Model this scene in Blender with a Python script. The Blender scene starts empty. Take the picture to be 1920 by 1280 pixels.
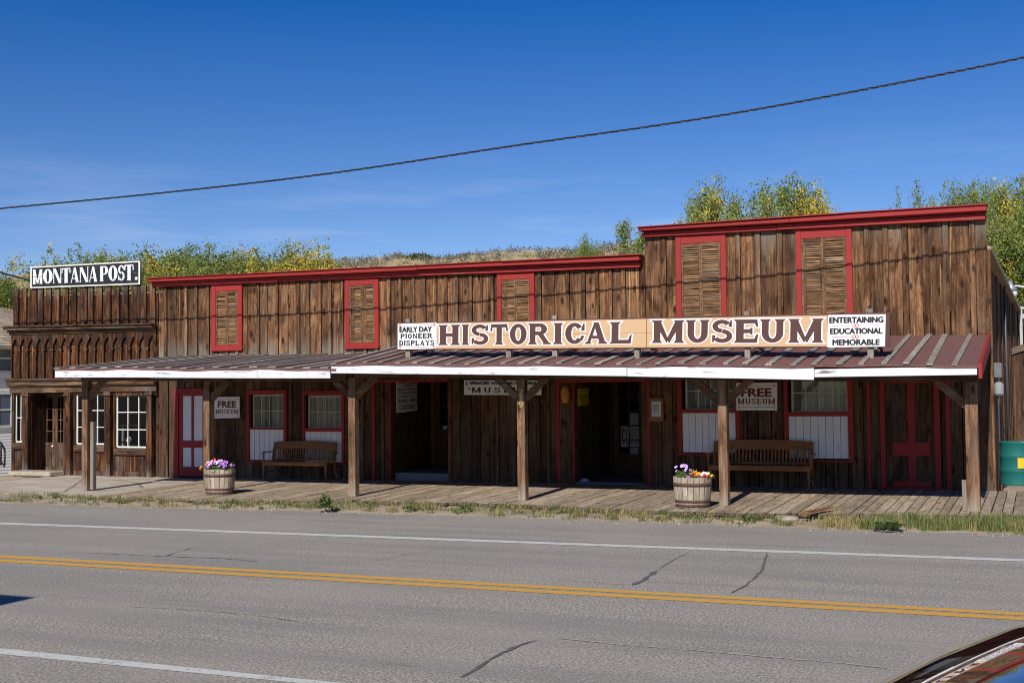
import bpy, math, random
from mathutils import Vector, Matrix
R_ = random.Random(11)
sc = bpy.context.scene
col = sc.collection

# ---------------------------------------------------------------- camera
FPX = 2285.0
CAM = Vector((0.0, -24.0, 2.0))
AX = Vector((0.9169017312, -0.0252758082, -0.3983118737))   # world X in camera axes (right, down, forward)
AY = Vector((0.3989879553, 0.0330655451, 0.9163597990))
AZ = Vector((-0.0099913353, -0.9991335262, 0.0404025986))
cd = bpy.data.cameras.new('camera')
cam = bpy.data.objects.new('camera', cd)
col.objects.link(cam)
cd.sensor_width = 36.0
cd.lens = FPX * 36.0 / 1920.0
cd.clip_start = 0.1
cd.clip_end = 6000
M = Matrix(((AX.x, -AX.y, -AX.z), (AY.x, -AY.y, -AY.z), (AZ.x, -AZ.y, -AZ.z))).to_4x4()
M.translation = CAM
cam.matrix_world = M
sc.camera = cam

# ---------------------------------------------------------------- light
SUN_EL = math.radians(36.0)
SDX = -0.045                                  # sideways drift of the light per metre travelled into the scene
SUN = Vector((SDX, 1.0, -math.tan(SUN_EL))).normalized()     # direction the light travels
w = bpy.data.worlds.new('World')
sc.world = w
w.use_nodes = True
nt = w.node_tree
nt.nodes.clear()
wo = nt.nodes.new('ShaderNodeOutputWorld')
bg = nt.nodes.new('ShaderNodeBackground')
sky = nt.nodes.new('ShaderNodeTexSky')
sky.sky_type = 'NISHITA'
sky.sun_disc = False
sky.sun_elevation = SUN_EL
sky.sun_rotation = math.atan2(-SUN.x, -SUN.y)
sky.altitude = 1800
sky.air_density = 0.9
sky.dust_density = 0.35
sky.ozone_density = 4.0
bg.inputs['Strength'].default_value = 0.095
# thin cirrus: streaked noise over the view direction
geo = nt.nodes.new('ShaderNodeTexCoord')
mp = nt.nodes.new('ShaderNodeMapping')
mp.inputs['Rotation'].default_value = (0.0, 0.10, 0.3)
mp.inputs['Scale'].default_value = (3.0, 3.0, 26.0)
nz = nt.nodes.new('ShaderNodeTexNoise')
nz.inputs['Scale'].default_value = 2.1
nz.inputs['Detail'].default_value = 6
nz.inputs['Roughness'].default_value = 0.55
rp = nt.nodes.new('ShaderNodeMapRange')
rp.inputs['From Min'].default_value = 0.50
rp.inputs['From Max'].default_value = 0.82
rp.inputs['To Max'].default_value = 0.19
sep = nt.nodes.new('ShaderNodeSeparateXYZ')
band = nt.nodes.new('ShaderNodeMapRange')
band.interpolation_type = 'SMOOTHSTEP'
band.inputs['From Min'].default_value = 0.215
band.inputs['From Max'].default_value = 0.13
mul = nt.nodes.new('ShaderNodeMath')
mul.operation = 'MULTIPLY'
mx = nt.nodes.new('ShaderNodeMix')
mx.data_type = 'RGBA'
mx.inputs['B'].default_value = (7.5, 8.3, 9.3, 1)
L = nt.links.new
L(geo.outputs['Generated'], mp.inputs['Vector'])
L(mp.outputs['Vector'], nz.inputs['Vector'])
L(nz.outputs['Fac'], rp.inputs['Value'])
L(geo.outputs['Generated'], sep.inputs['Vector'])
L(sep.outputs['Z'], band.inputs['Value'])
L(rp.outputs['Result'], mul.inputs[0])
L(band.outputs['Result'], mul.inputs[1])
L(mul.outputs[0], mx.inputs['Factor'])
hs = nt.nodes.new('ShaderNodeHueSaturation')
satr = nt.nodes.new('ShaderNodeMapRange')
for k_, v_ in (('From Min', 0.09), ('From Max', 0.33), ('To Min', 1.12), ('To Max', 1.36)):
    satr.inputs[k_].default_value = v_
L(sep.outputs['Z'], satr.inputs['Value'])
L(satr.outputs['Result'], hs.inputs['Saturation'])
hs.inputs['Value'].default_value = 0.94
hs.inputs['Hue'].default_value = 0.511
L(sky.outputs['Color'], hs.inputs['Color'])
L(hs.outputs['Color'], mx.inputs['A'])
L(mx.outputs['Result'], bg.inputs['Color'])
L(bg.outputs['Background'], wo.inputs['Surface'])
sd = bpy.data.lights.new('sun', 'SUN')
sd.energy = 4.3
sd.angle = math.radians(0.53)
sd.color = (1.0, 0.955, 0.88)
so = bpy.data.objects.new('sun', sd)
col.objects.link(so)
so.rotation_euler = SUN.to_track_quat('-Z', 'Y').to_euler()
so.location = (0, -30, 30)
vs = sc.view_settings
vs.view_transform = 'Standard'
vs.look = 'None'
vs.gamma = 1
vs.exposure = 0.20
sc.cycles.filter_width = 1.05

# ---------------------------------------------------------------- measured points of the place
def ray(px, py):
    c = Vector(((px - 960) / FPX, (py - 640) / FPX, 1.0))
    return Vector((AX.dot(c), AY.dot(c), AZ.dot(c)))
def onY(px, py, y=0.0):
    d = ray(px, py)
    return CAM + d * ((y - CAM.y) / d.y)
def onX(px, py, x):
    d = ray(px, py)
    return CAM + d * ((x - CAM.x) / d.x)
def onZ(px, py, z):
    d = ray(px, py)
    return CAM + d * ((z - CAM.z) / d.z)
def onP(px, py, p, n):
    d = ray(px, py)
    return CAM + d * ((p - CAM).dot(n) / d.dot(n))
def lin(a, b):
    """z as a function of x through two points"""
    def f(x):
        return a.z + (b.z - a.z) * (x - a.x) / (b.x - a.x)
    return f
def floor_z(x, y=0.0):
    return 0.05 + 0.0045 * (x + 10) + 0.018 * y
ROAD_Z = -0.13

# ---------------------------------------------------------------- mesh builder
class MB:
    def __init__(s):
        s.v, s.f, s.t, s.m, s.sm = [], [], [], [], []
        s.tone = (0.5, 0.0, 0.0)
        s.mat = 0
        s.smooth = False
    def face(s, pts, tones=None):
        i = len(s.v)
        s.v.extend([tuple(p) for p in pts])
        s.f.append(tuple(range(i, i + len(pts))))
        s.t.append(tones if tones else [s.tone] * len(pts))
        s.m.append(s.mat)
        s.sm.append(s.smooth)
    def mesh(s, vs_, fs_):
        i = len(s.v)
        s.v.extend([tuple(p) for p in vs_])
        for f in fs_:
            s.f.append(tuple(i + k for k in f))
            s.t.append([s.tone] * len(f))
            s.m.append(s.mat)
            s.sm.append(s.smooth)
    def hexa(s, p):
        """8 corners: bottom ring 0-3 (ccw from above), top ring 4-7"""
        s.mesh(p, [(3, 2, 1, 0), (4, 5, 6, 7), (0, 1, 5, 4), (1, 2, 6, 5), (2, 3, 7, 6), (3, 0, 4, 7)])
    def box(s, x0, x1, y0, y1, z0, z1):
        s.hexa([(x0, y0, z0), (x1, y0, z0), (x1, y1, z0), (x0, y1, z0), (x0, y0, z1), (x1, y0, z1), (x1, y1, z1), (x0, y1, z1)])
    def slab(s, quad, y0, y1):
        """quad tl,tr,br,bl in x,z, extruded from y0 (front) to y1"""
        tl, tr, br, bl = quad
        s.hexa([(bl[0], y0, bl[1]), (br[0], y0, br[1]), (br[0], y1, br[1]), (bl[0], y1, bl[1]), (tl[0], y0, tl[1]), (tr[0], y0, tr[1]), (tr[0], y1, tr[1]), (tl[0], y1, tl[1])])
    def beam(s, a, b, wd, ht, up=(0, 0, 1)):
        a, b = Vector(a), Vector(b)
        d = (b - a).normalized()
        u = Vector(up)
        if abs(d.dot(u)) > 0.99:
            u = Vector((0, 1, 0))
        sx = d.cross(u).normalized() * wd / 2
        sz = sx.cross(d).normalized() * ht / 2
        s.mesh([a - sx - sz, a + sx - sz, a + sx + sz, a - sx + sz, b - sx - sz, b + sx - sz, b + sx + sz, b - sx + sz],
               [(0, 1, 2, 3), (7, 6, 5, 4), (0, 4, 5, 1), (1, 5, 6, 2), (2, 6, 7, 3), (3, 7, 4, 0)])
    def tube(s, pts, rad, n=8, cap=True):
        pts = [Vector(p) for p in pts]
        if not hasattr(rad, '__len__'):
            rad = [rad] * len(pts)
        vs_, fs_ = [], []
        up = Vector((0.13, 0.27, 0.95)).normalized()
        for i, p in enumerate(pts):
            d = (pts[min(i + 1, len(pts) - 1)] - pts[max(i - 1, 0)]).normalized()
            u = up if abs(d.dot(up)) < 0.95 else Vector((0.9, 0.4, 0.1))
            a = d.cross(u).normalized()
            b = d.cross(a).normalized()
            for k in range(n):
                t = 2 * math.pi * k / n
                vs_.append(p + (a * math.cos(t) + b * math.sin(t)) * rad[i])
        for i in range(len(pts) - 1):
            for k in range(n):
                fs_.append((i * n + k, i * n + (k + 1) % n, (i + 1) * n + (k + 1) % n, (i + 1) * n + k))
        if cap:
            fs_.append(tuple(range(n - 1, -1, -1)))
            fs_.append(tuple((len(pts) - 1) * n + k for k in range(n)))
        s.mesh(vs_, fs_)
    def lathe(s, prof, n=24, c=(0, 0, 0)):
        vs_, fs_ = [], []
        for r, z in prof:
            for k in range(n):
                t = 2 * math.pi * k / n
                vs_.append((c[0] + r * math.cos(t), c[1] + r * math.sin(t), c[2] + z))
        for i in range(len(prof) - 1):
            for k in range(n):
                fs_.append((i * n + k, i * n + (k + 1) % n, (i + 1) * n + (k + 1) % n, (i + 1) * n + k))
        s.mesh(vs_, fs_)
    def build(s, name, mats, parent=None, bevel=0.0, local=False):
        if not isinstance(mats, (list, tuple)):
            mats = [mats]
        me = bpy.data.meshes.new(name)
        me.from_pydata(s.v, [], s.f)
        for m in mats:
            me.materials.append(m)
        me.polygons.foreach_set('material_index', s.m)
        me.polygons.foreach_set('use_smooth', s.sm)
        at = me.color_attributes.new('tone', 'FLOAT_COLOR', 'CORNER')
        buf = []
        for ts in s.t:
            for t in ts:
                buf.extend((t[0], t[1], t[2], 1.0))
        at.data.foreach_set('color', buf)
        me.update()
        o = bpy.data.objects.new(name, me)
        col.objects.link(o)
        if parent is not None:
            o.parent = parent
            if not local:
                o.matrix_parent_inverse = root_matrix(parent).inverted()
        if bevel:
            b = o.modifiers.new('bevel', 'BEVEL')
            b.width = bevel
            b.segments = 1
            b.limit_method = 'ANGLE'
        return o
def root_matrix(o):
    m = o.matrix_basis.copy()
    if o.parent is not None:
        m = root_matrix(o.parent) @ o.matrix_parent_inverse @ m
    return m
def tone(lo=0.35, hi=0.65, wth=0.0, rg=R_):
    return (rg.uniform(lo, hi), rg.random(), wth)
def tag(o, label=None, cat=None, group=None, kind=None):
    for k, v in (('label', label), ('category', cat), ('group', group), ('kind', kind)):
        if v:
            o[k] = v
    return o
def thing(name, label, cat, loc=(0, 0, 0), group=None, rz=0.0):
    o = bpy.data.objects.new(name, None)
    o.empty_display_size = 0.2
    o.location = loc
    o.rotation_euler = (0, 0, rz)
    col.objects.link(o)
    return tag(o, label, cat, group)
def copy_tree(o, parent=None):
    c = o.copy()
    col.objects.link(c)
    if parent is not None:
        c.parent = parent
    for ch in list(o.children):
        copy_tree(ch, c)
    return c

# ---------------------------------------------------------------- materials
def new_mat(name):
    m = bpy.data.materials.new(name)
    m.use_nodes = True
    n = m.node_tree
    b = n.nodes['Principled BSDF']
    b.inputs['Roughness'].default_value = 0.8
    b.inputs['Specular IOR Level'].default_value = 0.25
    return m, n, b
def N(n, t, **kw):
    o = n.nodes.new('ShaderNode' + t)
    for k, v in kw.items():
        setattr(o, k, v)
    return o
def ramp(n, stops):
    r = N(n, 'ValToRGB')
    e = r.color_ramp.elements
    while len(e) < len(stops):
        e.new(0.5)
    for i, (p, c) in enumerate(stops):
        e[i].position = p
        e[i].color = (*c, 1) if len(c) == 3 else c
    return r
def coords(n, scale, offs=True):
    """object coordinates, shifted per board (tone.g) and per object"""
    tc = N(n, 'TexCoord')
    oi = N(n, 'ObjectInfo')
    at = N(n, 'Attribute', attribute_name='tone')
    sp = N(n, 'SeparateColor')
    n.links.new(at.outputs['Color'], sp.inputs['Color'])
    a = N(n, 'Math', operation='MULTIPLY_ADD')
    n.links.new(sp.outputs['Green'], a.inputs[0])
    a.inputs[1].default_value = 83.0
    b = N(n, 'Math', operation='MULTIPLY')
    n.links.new(oi.outputs['Random'], b.inputs[0])
    b.inputs[1].default_value = 41.0
    n.links.new(b.outputs[0], a.inputs[2])
    add = N(n, 'VectorMath', operation='ADD')
    n.links.new(tc.outputs['Object'], add.inputs[0])
    n.links.new(a.outputs[0], add.inputs[1])
    mp = N(n, 'Mapping')
    mp.inputs['Scale'].default_value = scale
    n.links.new(add.outputs[0], mp.inputs['Vector'])
    return mp, sp, add
def noise(n, vec, scale, detail=6, rough=0.6, dist=0.0):
    z = N(n, 'TexNoise')
    z.inputs['Scale'].default_value = scale
    z.inputs['Detail'].default_value = detail
    z.inputs['Roughness'].default_value = rough
    z.inputs['Distortion'].default_value = dist
    if vec is not None:
        n.links.new(vec, z.inputs['Vector'])
    return z
def mix(n, fac, a, b, blend='MIX'):
    m = N(n, 'Mix', data_type='RGBA', blend_type=blend)
    for s, v in (('Factor', fac), ('A', a), ('B', b)):
        if isinstance(v, (int, float)):
            m.inputs[s].default_value = v
        elif isinstance(v, tuple):
            m.inputs[s].default_value = (*v, 1)
        else:
            n.links.new(v, m.inputs[s])
    return m.outputs['Result']
def mrange(n, val, a, b, c=0.0, d=1.0):
    m = N(n, 'MapRange')
    for k, v in (('From Min', a), ('From Max', b), ('To Min', c), ('To Max', d)):
        m.inputs[k].default_value = v
    n.links.new(val, m.inputs['Value'])
    return m.outputs['Result']
def math2(n, op, a, b):
    m = N(n, 'Math', operation=op)
    for i, v in enumerate((a, b)):
        if isinstance(v, (int, float)):
            m.inputs[i].default_value = v
        else:
            n.links.new(v, m.inputs[i])
    return m.outputs[0]
def bump(n, b, h, strength=0.3, dist=0.01):
    bp = N(n, 'Bump')
    bp.inputs['Strength'].default_value = strength
    bp.inputs['Distance'].default_value = dist
    n.links.new(h, bp.inputs['Height'])
    n.links.new(bp.outputs['Normal'], b.inputs['Normal'])
def tone_mul(n, sp, c, lo=0.5, hi=1.5):
    v = mrange(n, sp.outputs['Red'], 0, 1, lo, hi)
    cc = N(n, 'CombineColor')
    for k in ('Red', 'Green', 'Blue'):
        n.links.new(v, cc.inputs[k])
    return mix(n, 1.0, c, cc.outputs['Color'], 'MULTIPLY')
def wood(name, dark, midc, light, axis='Z', grey=(0.23, 0.20, 0.165), knots=True, greyamt=0.15, rough=0.85, grain=1.0, spark=None):
    m, n, b = new_mat(name)
    sc_ = {'Z': (19, 19, 1.0), 'X': (1.0, 19, 19), 'Y': (19, 1.0, 19)}[axis]
    mp, sp, add = coords(n, tuple(v * grain for v in sc_))
    g1 = noise(n, mp.outputs['Vector'], 1.0, 9, 0.70, 1.1)
    cr = ramp(n, [(0.34, dark), (0.50, midc), (0.66, light)])
    n.links.new(g1.outputs['Fac'], cr.inputs['Fac'])
    c = cr.outputs['Color']
    # broad blotches
    bl = N(n, 'Mapping')
    bl.inputs['Scale'].default_value = {'Z': (3.2, 3.2, 1.1), 'X': (1.1, 3.2, 3.2), 'Y': (3.2, 1.1, 3.2)}[axis]
    n.links.new(add.outputs[0], bl.inputs['Vector'])
    b1 = noise(n, bl.outputs['Vector'], 1.0, 4, 0.6, 0.8)
    c = mix(n, mrange(n, b1.outputs['Fac'], 0.47, 0.62, 0.0, 0.75), c, dark)
    c = mix(n, mrange(n, b1.outputs['Fac'], 0.42, 0.30, 0.0, 0.6), c, light)
    # growth rings: contour lines of a slow stretched noise, flowing round the knots
    rm = N(n, 'Mapping')
    rm.inputs['Scale'].default_value = {'Z': (4.6, 4.6, 0.42), 'X': (0.42, 4.6, 4.6), 'Y': (4.6, 0.42, 4.6)}[axis]
    n.links.new(add.outputs[0], rm.inputs['Vector'])
    r1 = noise(n, rm.outputs['Vector'], 1.0, 2, 0.5, 0.4)
    rv = math2(n, 'MULTIPLY', r1.outputs['Fac'], 150.0)
    if knots:
        kv0 = N(n, 'TexVoronoi')
        kv0.inputs['Scale'].default_value = 1.0
        k0 = N(n, 'Mapping')
        k0.inputs['Scale'].default_value = {'Z': (5.6, 5.6, 2.4), 'X': (2.4, 5.6, 5.6), 'Y': (5.6, 2.4, 5.6)}[axis]
        n.links.new(add.outputs[0], k0.inputs['Vector'])
        n.links.new(k0.outputs['Vector'], kv0.inputs['Vector'])
        rv = math2(n, 'ADD', rv, mrange(n, kv0.outputs['Distance'], 0.42, 0.0, 0.0, 14.0))
    rs = math2(n, 'SINE', rv, 0.0)
    c = mix(n, mrange(n, rs, 0.1, 1.0, 0.0, 0.42), c, tuple(v * 0.8 for v in dark))
    if knots:
        km = N(n, 'Mapping')
        km.inputs['Scale'].default_value = {'Z': (5.6, 5.6, 2.4), 'X': (2.4, 5.6, 5.6), 'Y': (5.6, 2.4, 5.6)}[axis]
        n.links.new(add.outputs[0], km.inputs['Vector'])
        dn = noise(n, km.outputs['Vector'], 2.0, 3, 0.5)
        dv = mix(n, 0.08, km.outputs['Vector'], dn.outputs['Color'])
        vo = N(n, 'TexVoronoi')
        vo.inputs['Scale'].default_value = 1.0
        n.links.new(dv, vo.inputs['Vector'])
        c = mix(n, mrange(n, vo.outputs['Distance'], 0.24, 0.13, 0.0, 0.9), c, tuple(v * 0.42 for v in dark))
    if spark:
        s1 = N(n, 'Mapping')
        s1.inputs['Scale'].default_value = {'Z': (20, 20, 0.7), 'X': (.7, 20, 20), 'Y': (20, .7, 20)}[axis]
        n.links.new(add.outputs[0], s1.inputs['Vector'])
        s2 = noise(n, s1.outputs['Vector'], 1.0, 3, 0.5)
        c = mix(n, mrange(n, s2.outputs['Fac'], 0.645, 0.72, 0.0, 0.8), c, spark)
    # weathered grey: everywhere a little, much where tone.b says so
    gm = noise(n, mp.outputs['Vector'], 0.6, 5, 0.6)
    gm2 = noise(n, bl.outputs['Vector'], 0.9, 3, 0.5)
    wv = math2(n, 'ADD', math2(n, 'MULTIPLY', sp.outputs['Blue'], 1.0), greyamt)
    wv = math2(n, 'ADD', wv, mrange(n, gm.outputs['Fac'], 0.3, 0.7, -0.35, 0.25))
    wv = math2(n, 'ADD', wv, mrange(n, gm2.outputs['Fac'], 0.3, 0.7, -0.2, 0.2))
    cl = N(n, 'Clamp')
    n.links.new(wv, cl.inputs['Value'])
    cl.inputs['Max'].default_value = 0.9
    gc = mix(n, g1.outputs['Fac'], tuple(v * 0.45 for v in grey), tuple(v * 1.5 for v in grey))
    c = mix(n, cl.outputs['Result'], c, gc)
    c = tone_mul(n, sp, c, 0.30, 1.70)
    n.links.new(c, b.inputs['Base Color'])
    b.inputs['Roughness'].default_value = rough
    bump(n, b, g1.outputs['Fac'], 0.55, 0.012)
    return m
def paint(name, c, under=(0.16, 0.12, 0.08), wear=0.18, axis='Z', rough=0.6, var=0.25):
    m, n, b = new_mat(name)
    sc_ = {'Z': (22, 22, 2.0), 'X': (2.0, 22, 22), 'Y': (22, 2.0, 22), '0': (6, 6, 6)}[axis]
    mp, sp, add = coords(n, sc_)
    g = noise(n, mp.outputs['Vector'], 1.0, 7, 0.65)
    g2 = noise(n, add.outputs[0], 3.0, 5, 0.6)
    cc = mix(n, mrange(n, g.outputs['Fac'], 0.3, 0.7, 0.0, var), c, tuple(v * 0.55 for v in c))
    f = math2(n, 'MULTIPLY', mrange(n, g.outputs['Fac'], 0.60, 0.66), mrange(n, g2.outputs['Fac'], 0.66 - wear, 0.74 - wear))
    cc = mix(n, f, cc, under)
    cc = tone_mul(n, sp, cc, 0.7, 1.3)
    n.links.new(cc, b.inputs['Base Color'])
    b.inputs['Roughness'].default_value = rough
    bump(n, b, g.outputs['Fac'], 0.25, 0.006)
    return m
def plain(name, c, rough=0.6, var=0.2, scale=8.0, metal=0.0, spec=0.3):
    m, n, b = new_mat(name)
    mp, sp, add = coords(n, (scale,) * 3)
    g = noise(n, mp.outputs['Vector'], 1.0, 5, 0.6)
    cc = mix(n, mrange(n, g.outputs['Fac'], 0.3, 0.7, 0.0, 1.0), tuple(v * (1 - var) for v in c), tuple(min(v * (1 + var), 0.95) for v in c))
    cc = tone_mul(n, sp, cc, 0.5, 1.5)
    n.links.new(cc, b.inputs['Base Color'])
    b.inputs['Roughness'].default_value = rough
    b.inputs['Metallic'].default_value = metal
    b.inputs['Specular IOR Level'].default_value = spec
    return m
def glass(name, tint=(0.9, 0.93, 0.92), refl=1.0):
    m = bpy.data.materials.new(name)
    m.use_nodes = True
    n = m.node_tree
    n.nodes.clear()
    o = N(n, 'OutputMaterial')
    t = N(n, 'BsdfTransparent')
    t.inputs['Color'].default_value = (*tint, 1)
    g = N(n, 'BsdfGlossy')
    g.inputs['Roughness'].default_value = 0.02
    tc = N(n, 'TexCoord')
    z = noise(n, tc.outputs['Object'], 2.5, 2, 0.5)
    bp = N(n, 'Bump')
    bp.inputs['Strength'].default_value = 0.03
    bp.inputs['Distance'].default_value = 0.02
    n.links.new(z.outputs['Fac'], bp.inputs['Height'])
    n.links.new(bp.outputs['Normal'], g.inputs['Normal'])
    fr = N(n, 'LayerWeight')
    fr.inputs['Blend'].default_value = 0.5
    f = math2(n, 'ADD', math2(n, 'MULTIPLY', math2(n, 'POWER', fr.outputs['Facing'], 4.0), 0.7), 0.05 * refl)
    s = N(n, 'MixShader')
    n.links.new(f, s.inputs['Fac'])
    n.links.new(t.outputs[0], s.inputs[1])
    n.links.new(g.outputs[0], s.inputs[2])
    n.links.new(s.outputs[0], o.inputs['Surface'])
    return m
def leafmat(name, dark, light, autumn):
    m = bpy.data.materials.new(name)
    m.use_nodes = True
    n = m.node_tree
    n.nodes.clear()
    o = N(n, 'OutputMaterial')
    at = N(n, 'Attribute', attribute_name='tone')
    sp = N(n, 'SeparateColor')
    n.links.new(at.outputs['Color'], sp.inputs['Color'])
    c = mix(n, sp.outputs['Red'], dark, light)
    c = mix(n, sp.outputs['Blue'], c, autumn)
    d = N(n, 'BsdfPrincipled')
    d.inputs['Roughness'].default_value = 0.55
    d.inputs['Specular IOR Level'].default_value = 0.3
    t = N(n, 'BsdfTranslucent')
    n.links.new(c, d.inputs['Base Color'])
    n.links.new(c, t.inputs['Color'])
    s = N(n, 'MixShader')
    s.inputs['Fac'].default_value = 0.3
    n.links.new(d.outputs[0], s.inputs[1])
    n.links.new(t.outputs[0], s.inputs[2])
    n.links.new(s.outputs[0], o.inputs['Surface'])
    return m

BR = dict(dark=(0.042, 0.016, 0.0065), midc=(0.162, 0.075, 0.033), light=(0.315, 0.168, 0.079))
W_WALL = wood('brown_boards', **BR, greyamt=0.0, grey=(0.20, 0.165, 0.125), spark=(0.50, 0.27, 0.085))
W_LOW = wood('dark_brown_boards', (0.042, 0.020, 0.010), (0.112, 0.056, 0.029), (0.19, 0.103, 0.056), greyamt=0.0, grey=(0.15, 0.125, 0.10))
W_POST = wood('printing_house_boards', (0.014, 0.007, 0.004), (0.060, 0.022, 0.009), (0.25, 0.095, 0.028), greyamt=-0.05, spark=(0.36, 0.13, 0.03))
W_POSTX = wood('printing_house_trim', (0.035, 0.018, 0.010), (0.11, 0.058, 0.031), (0.26, 0.15, 0.083), axis='X', greyamt=0.08)
W_TIMBER = wood('timber_post_wood', (0.075, 0.035, 0.017), (0.19, 0.098, 0.052), (0.31, 0.175, 0.10), greyamt=0.05, grey=(0.30, 0.25, 0.19))
W_BEAM = wood('timber_beam_wood', (0.08, 0.04, 0.02), (0.16, 0.085, 0.045), (0.25, 0.14, 0.08), axis='X', greyamt=0.05)
W_GREY = wood('grey_weathered_wood', (0.19, 0.16, 0.13), (0.32, 0.28, 0.235), (0.47, 0.42, 0.36), axis='Y', greyamt=0.3, knots=False)
W_GREYZ = wood('grey_weathered_upright', (0.14, 0.115, 0.09), (0.25, 0.215, 0.175), (0.38, 0.335, 0.28), axis='Z', greyamt=0.3, knots=False)
W_DECK = wood('boardwalk_wood', (0.22, 0.155, 0.10), (0.40, 0.305, 0.205), (0.54, 0.43, 0.305), axis='Y', greyamt=0.20, grey=(0.38, 0.325, 0.26))
W_SLAT = wood('louvre_wood', (0.10, 0.048, 0.019), (0.22, 0.115, 0.050), (0.36, 0.205, 0.098), axis='X', knots=False, greyamt=0.12)
W_BENCH = wood('oak_bench_wood', (0.17, 0.066, 0.019), (0.27, 0.108, 0.030), (0.37, 0.16, 0.048), axis='X', knots=False, greyamt=-0.4, rough=0.45)
W_DOOR = wood('brown_door_wood', (0.07, 0.028, 0.012), (0.13, 0.055, 0.024), (0.19, 0.085, 0.04), greyamt=-0.1, rough=0.6)
W_BARREL = wood('barrel_oak', (0.27, 0.20, 0.13), (0.45, 0.365, 0.265), (0.58, 0.50, 0.39), greyamt=0.25, knots=False, grey=(0.36, 0.32, 0.27))
P_RED = paint('red_paint', (0.32, 0.028, 0.024), wear=0.12)
P_REDX = paint('red_paint_level', (0.32, 0.028, 0.024), axis='X', wear=0.16)
P_WHITE = paint('white_paint', (0.68, 0.68, 0.70), under=(0.20, 0.17, 0.14), wear=0.24, axis='X', var=0.10)
P_WHITEZ = paint('white_paint_upright', (0.76, 0.76, 0.76), under=(0.35, 0.32, 0.28), wear=0.12, axis='Z', var=0.16)
P_SASH = paint('white_sash_paint', (0.74, 0.72, 0.66), wear=0.2)
P_CREAM = paint('cream_sash_paint', (0.50, 0.45, 0.33), wear=0.2)
P_TAN = paint('tan_sign_paint', (0.62, 0.405, 0.225), under=(0.45, 0.26, 0.11), wear=0.05, axis='X', var=0.10)
P_BROWN = paint('brown_letter_paint', (0.100, 0.047, 0.041), wear=0.02, axis='X')
P_SIGNW = plain('white_sign_face', (0.80, 0.80, 0.79), 0.5, 0.03)
P_INK = plain('black_letter_paint', (0.018, 0.018, 0.024), 0.5, 0.1)
P_REDINK = plain('red_letter_paint', (0.42, 0.03, 0.03), 0.5, 0.1)
P_DKRED = plain('maroon_letter_paint', (0.16, 0.028, 0.022), 0.5, 0.1)
P_GREYINK = plain('worn_pink_letter_paint', (0.55, 0.25, 0.25), 0.5, 0.2)
P_BLACKS = paint('black_sign_paint', (0.022, 0.024, 0.026), under=(0.30, 0.30, 0.28), wear=0.22, axis='X', var=0.3)
P_WORNW = paint('worn_white_letter_paint', (0.74, 0.75, 0.74), under=(0.10, 0.10, 0.10), wear=0.42, axis='X', var=0.2)
P_YELLOW = plain('yellow_paper', (0.72, 0.46, 0.03), 0.6, 0.08)
P_PAPER = plain('white_paper', (0.66, 0.66, 0.63), 0.7, 0.06)
P_BRASS = plain('brass_number', (0.60, 0.43, 0.13), 0.35, 0.12, metal=0.6)
ROOFING = plain('brown_roll_roofing', (0.165, 0.078, 0.066), 0.9, 0.22, 14)
SHINGLE = plain('tan_roof_shingle', (0.40, 0.32, 0.235), 0.9, 0.3, 10)
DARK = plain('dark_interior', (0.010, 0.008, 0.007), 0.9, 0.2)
CURTAIN = plain('grey_curtain', (0.36, 0.35, 0.31), 0.9, 0.2, 6)
STEEL = plain('galvanised_steel', (0.42, 0.43, 0.45), 0.45, 0.15, metal=0.7)
BLACKM = plain('black_rubber', (0.02, 0.02, 0.022), 0.6, 0.2)
IRON = plain('rusty_hoop_iron', (0.115, 0.062, 0.050), 0.7, 0.3, 12)
SOIL = plain('dark_soil', (0.05, 0.035, 0.025), 0.95, 0.3, 20)
STONE = plain('pale_stone', (0.38, 0.32, 0.24), 0.9, 0.25, 7)
GLASS = glass('window_glass', refl=0.45)
LEAF = leafmat('tree_leaves', (0.085, 0.135, 0.032), (0.285, 0.365, 0.095), (0.78, 0.56, 0.075))
LEAF2 = leafmat('weed_leaves', (0.08, 0.15, 0.035), (0.21, 0.33, 0.10), (0.36, 0.27, 0.12))
SAGE = leafmat('sagebrush_leaves', (0.105, 0.105, 0.075), (0.25, 0.24, 0.175), (0.34, 0.26, 0.13))
BARK = wood('tree_bark', (0.06, 0.045, 0.03), (0.14, 0.11, 0.08), (0.24, 0.20, 0.15), knots=False)

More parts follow.
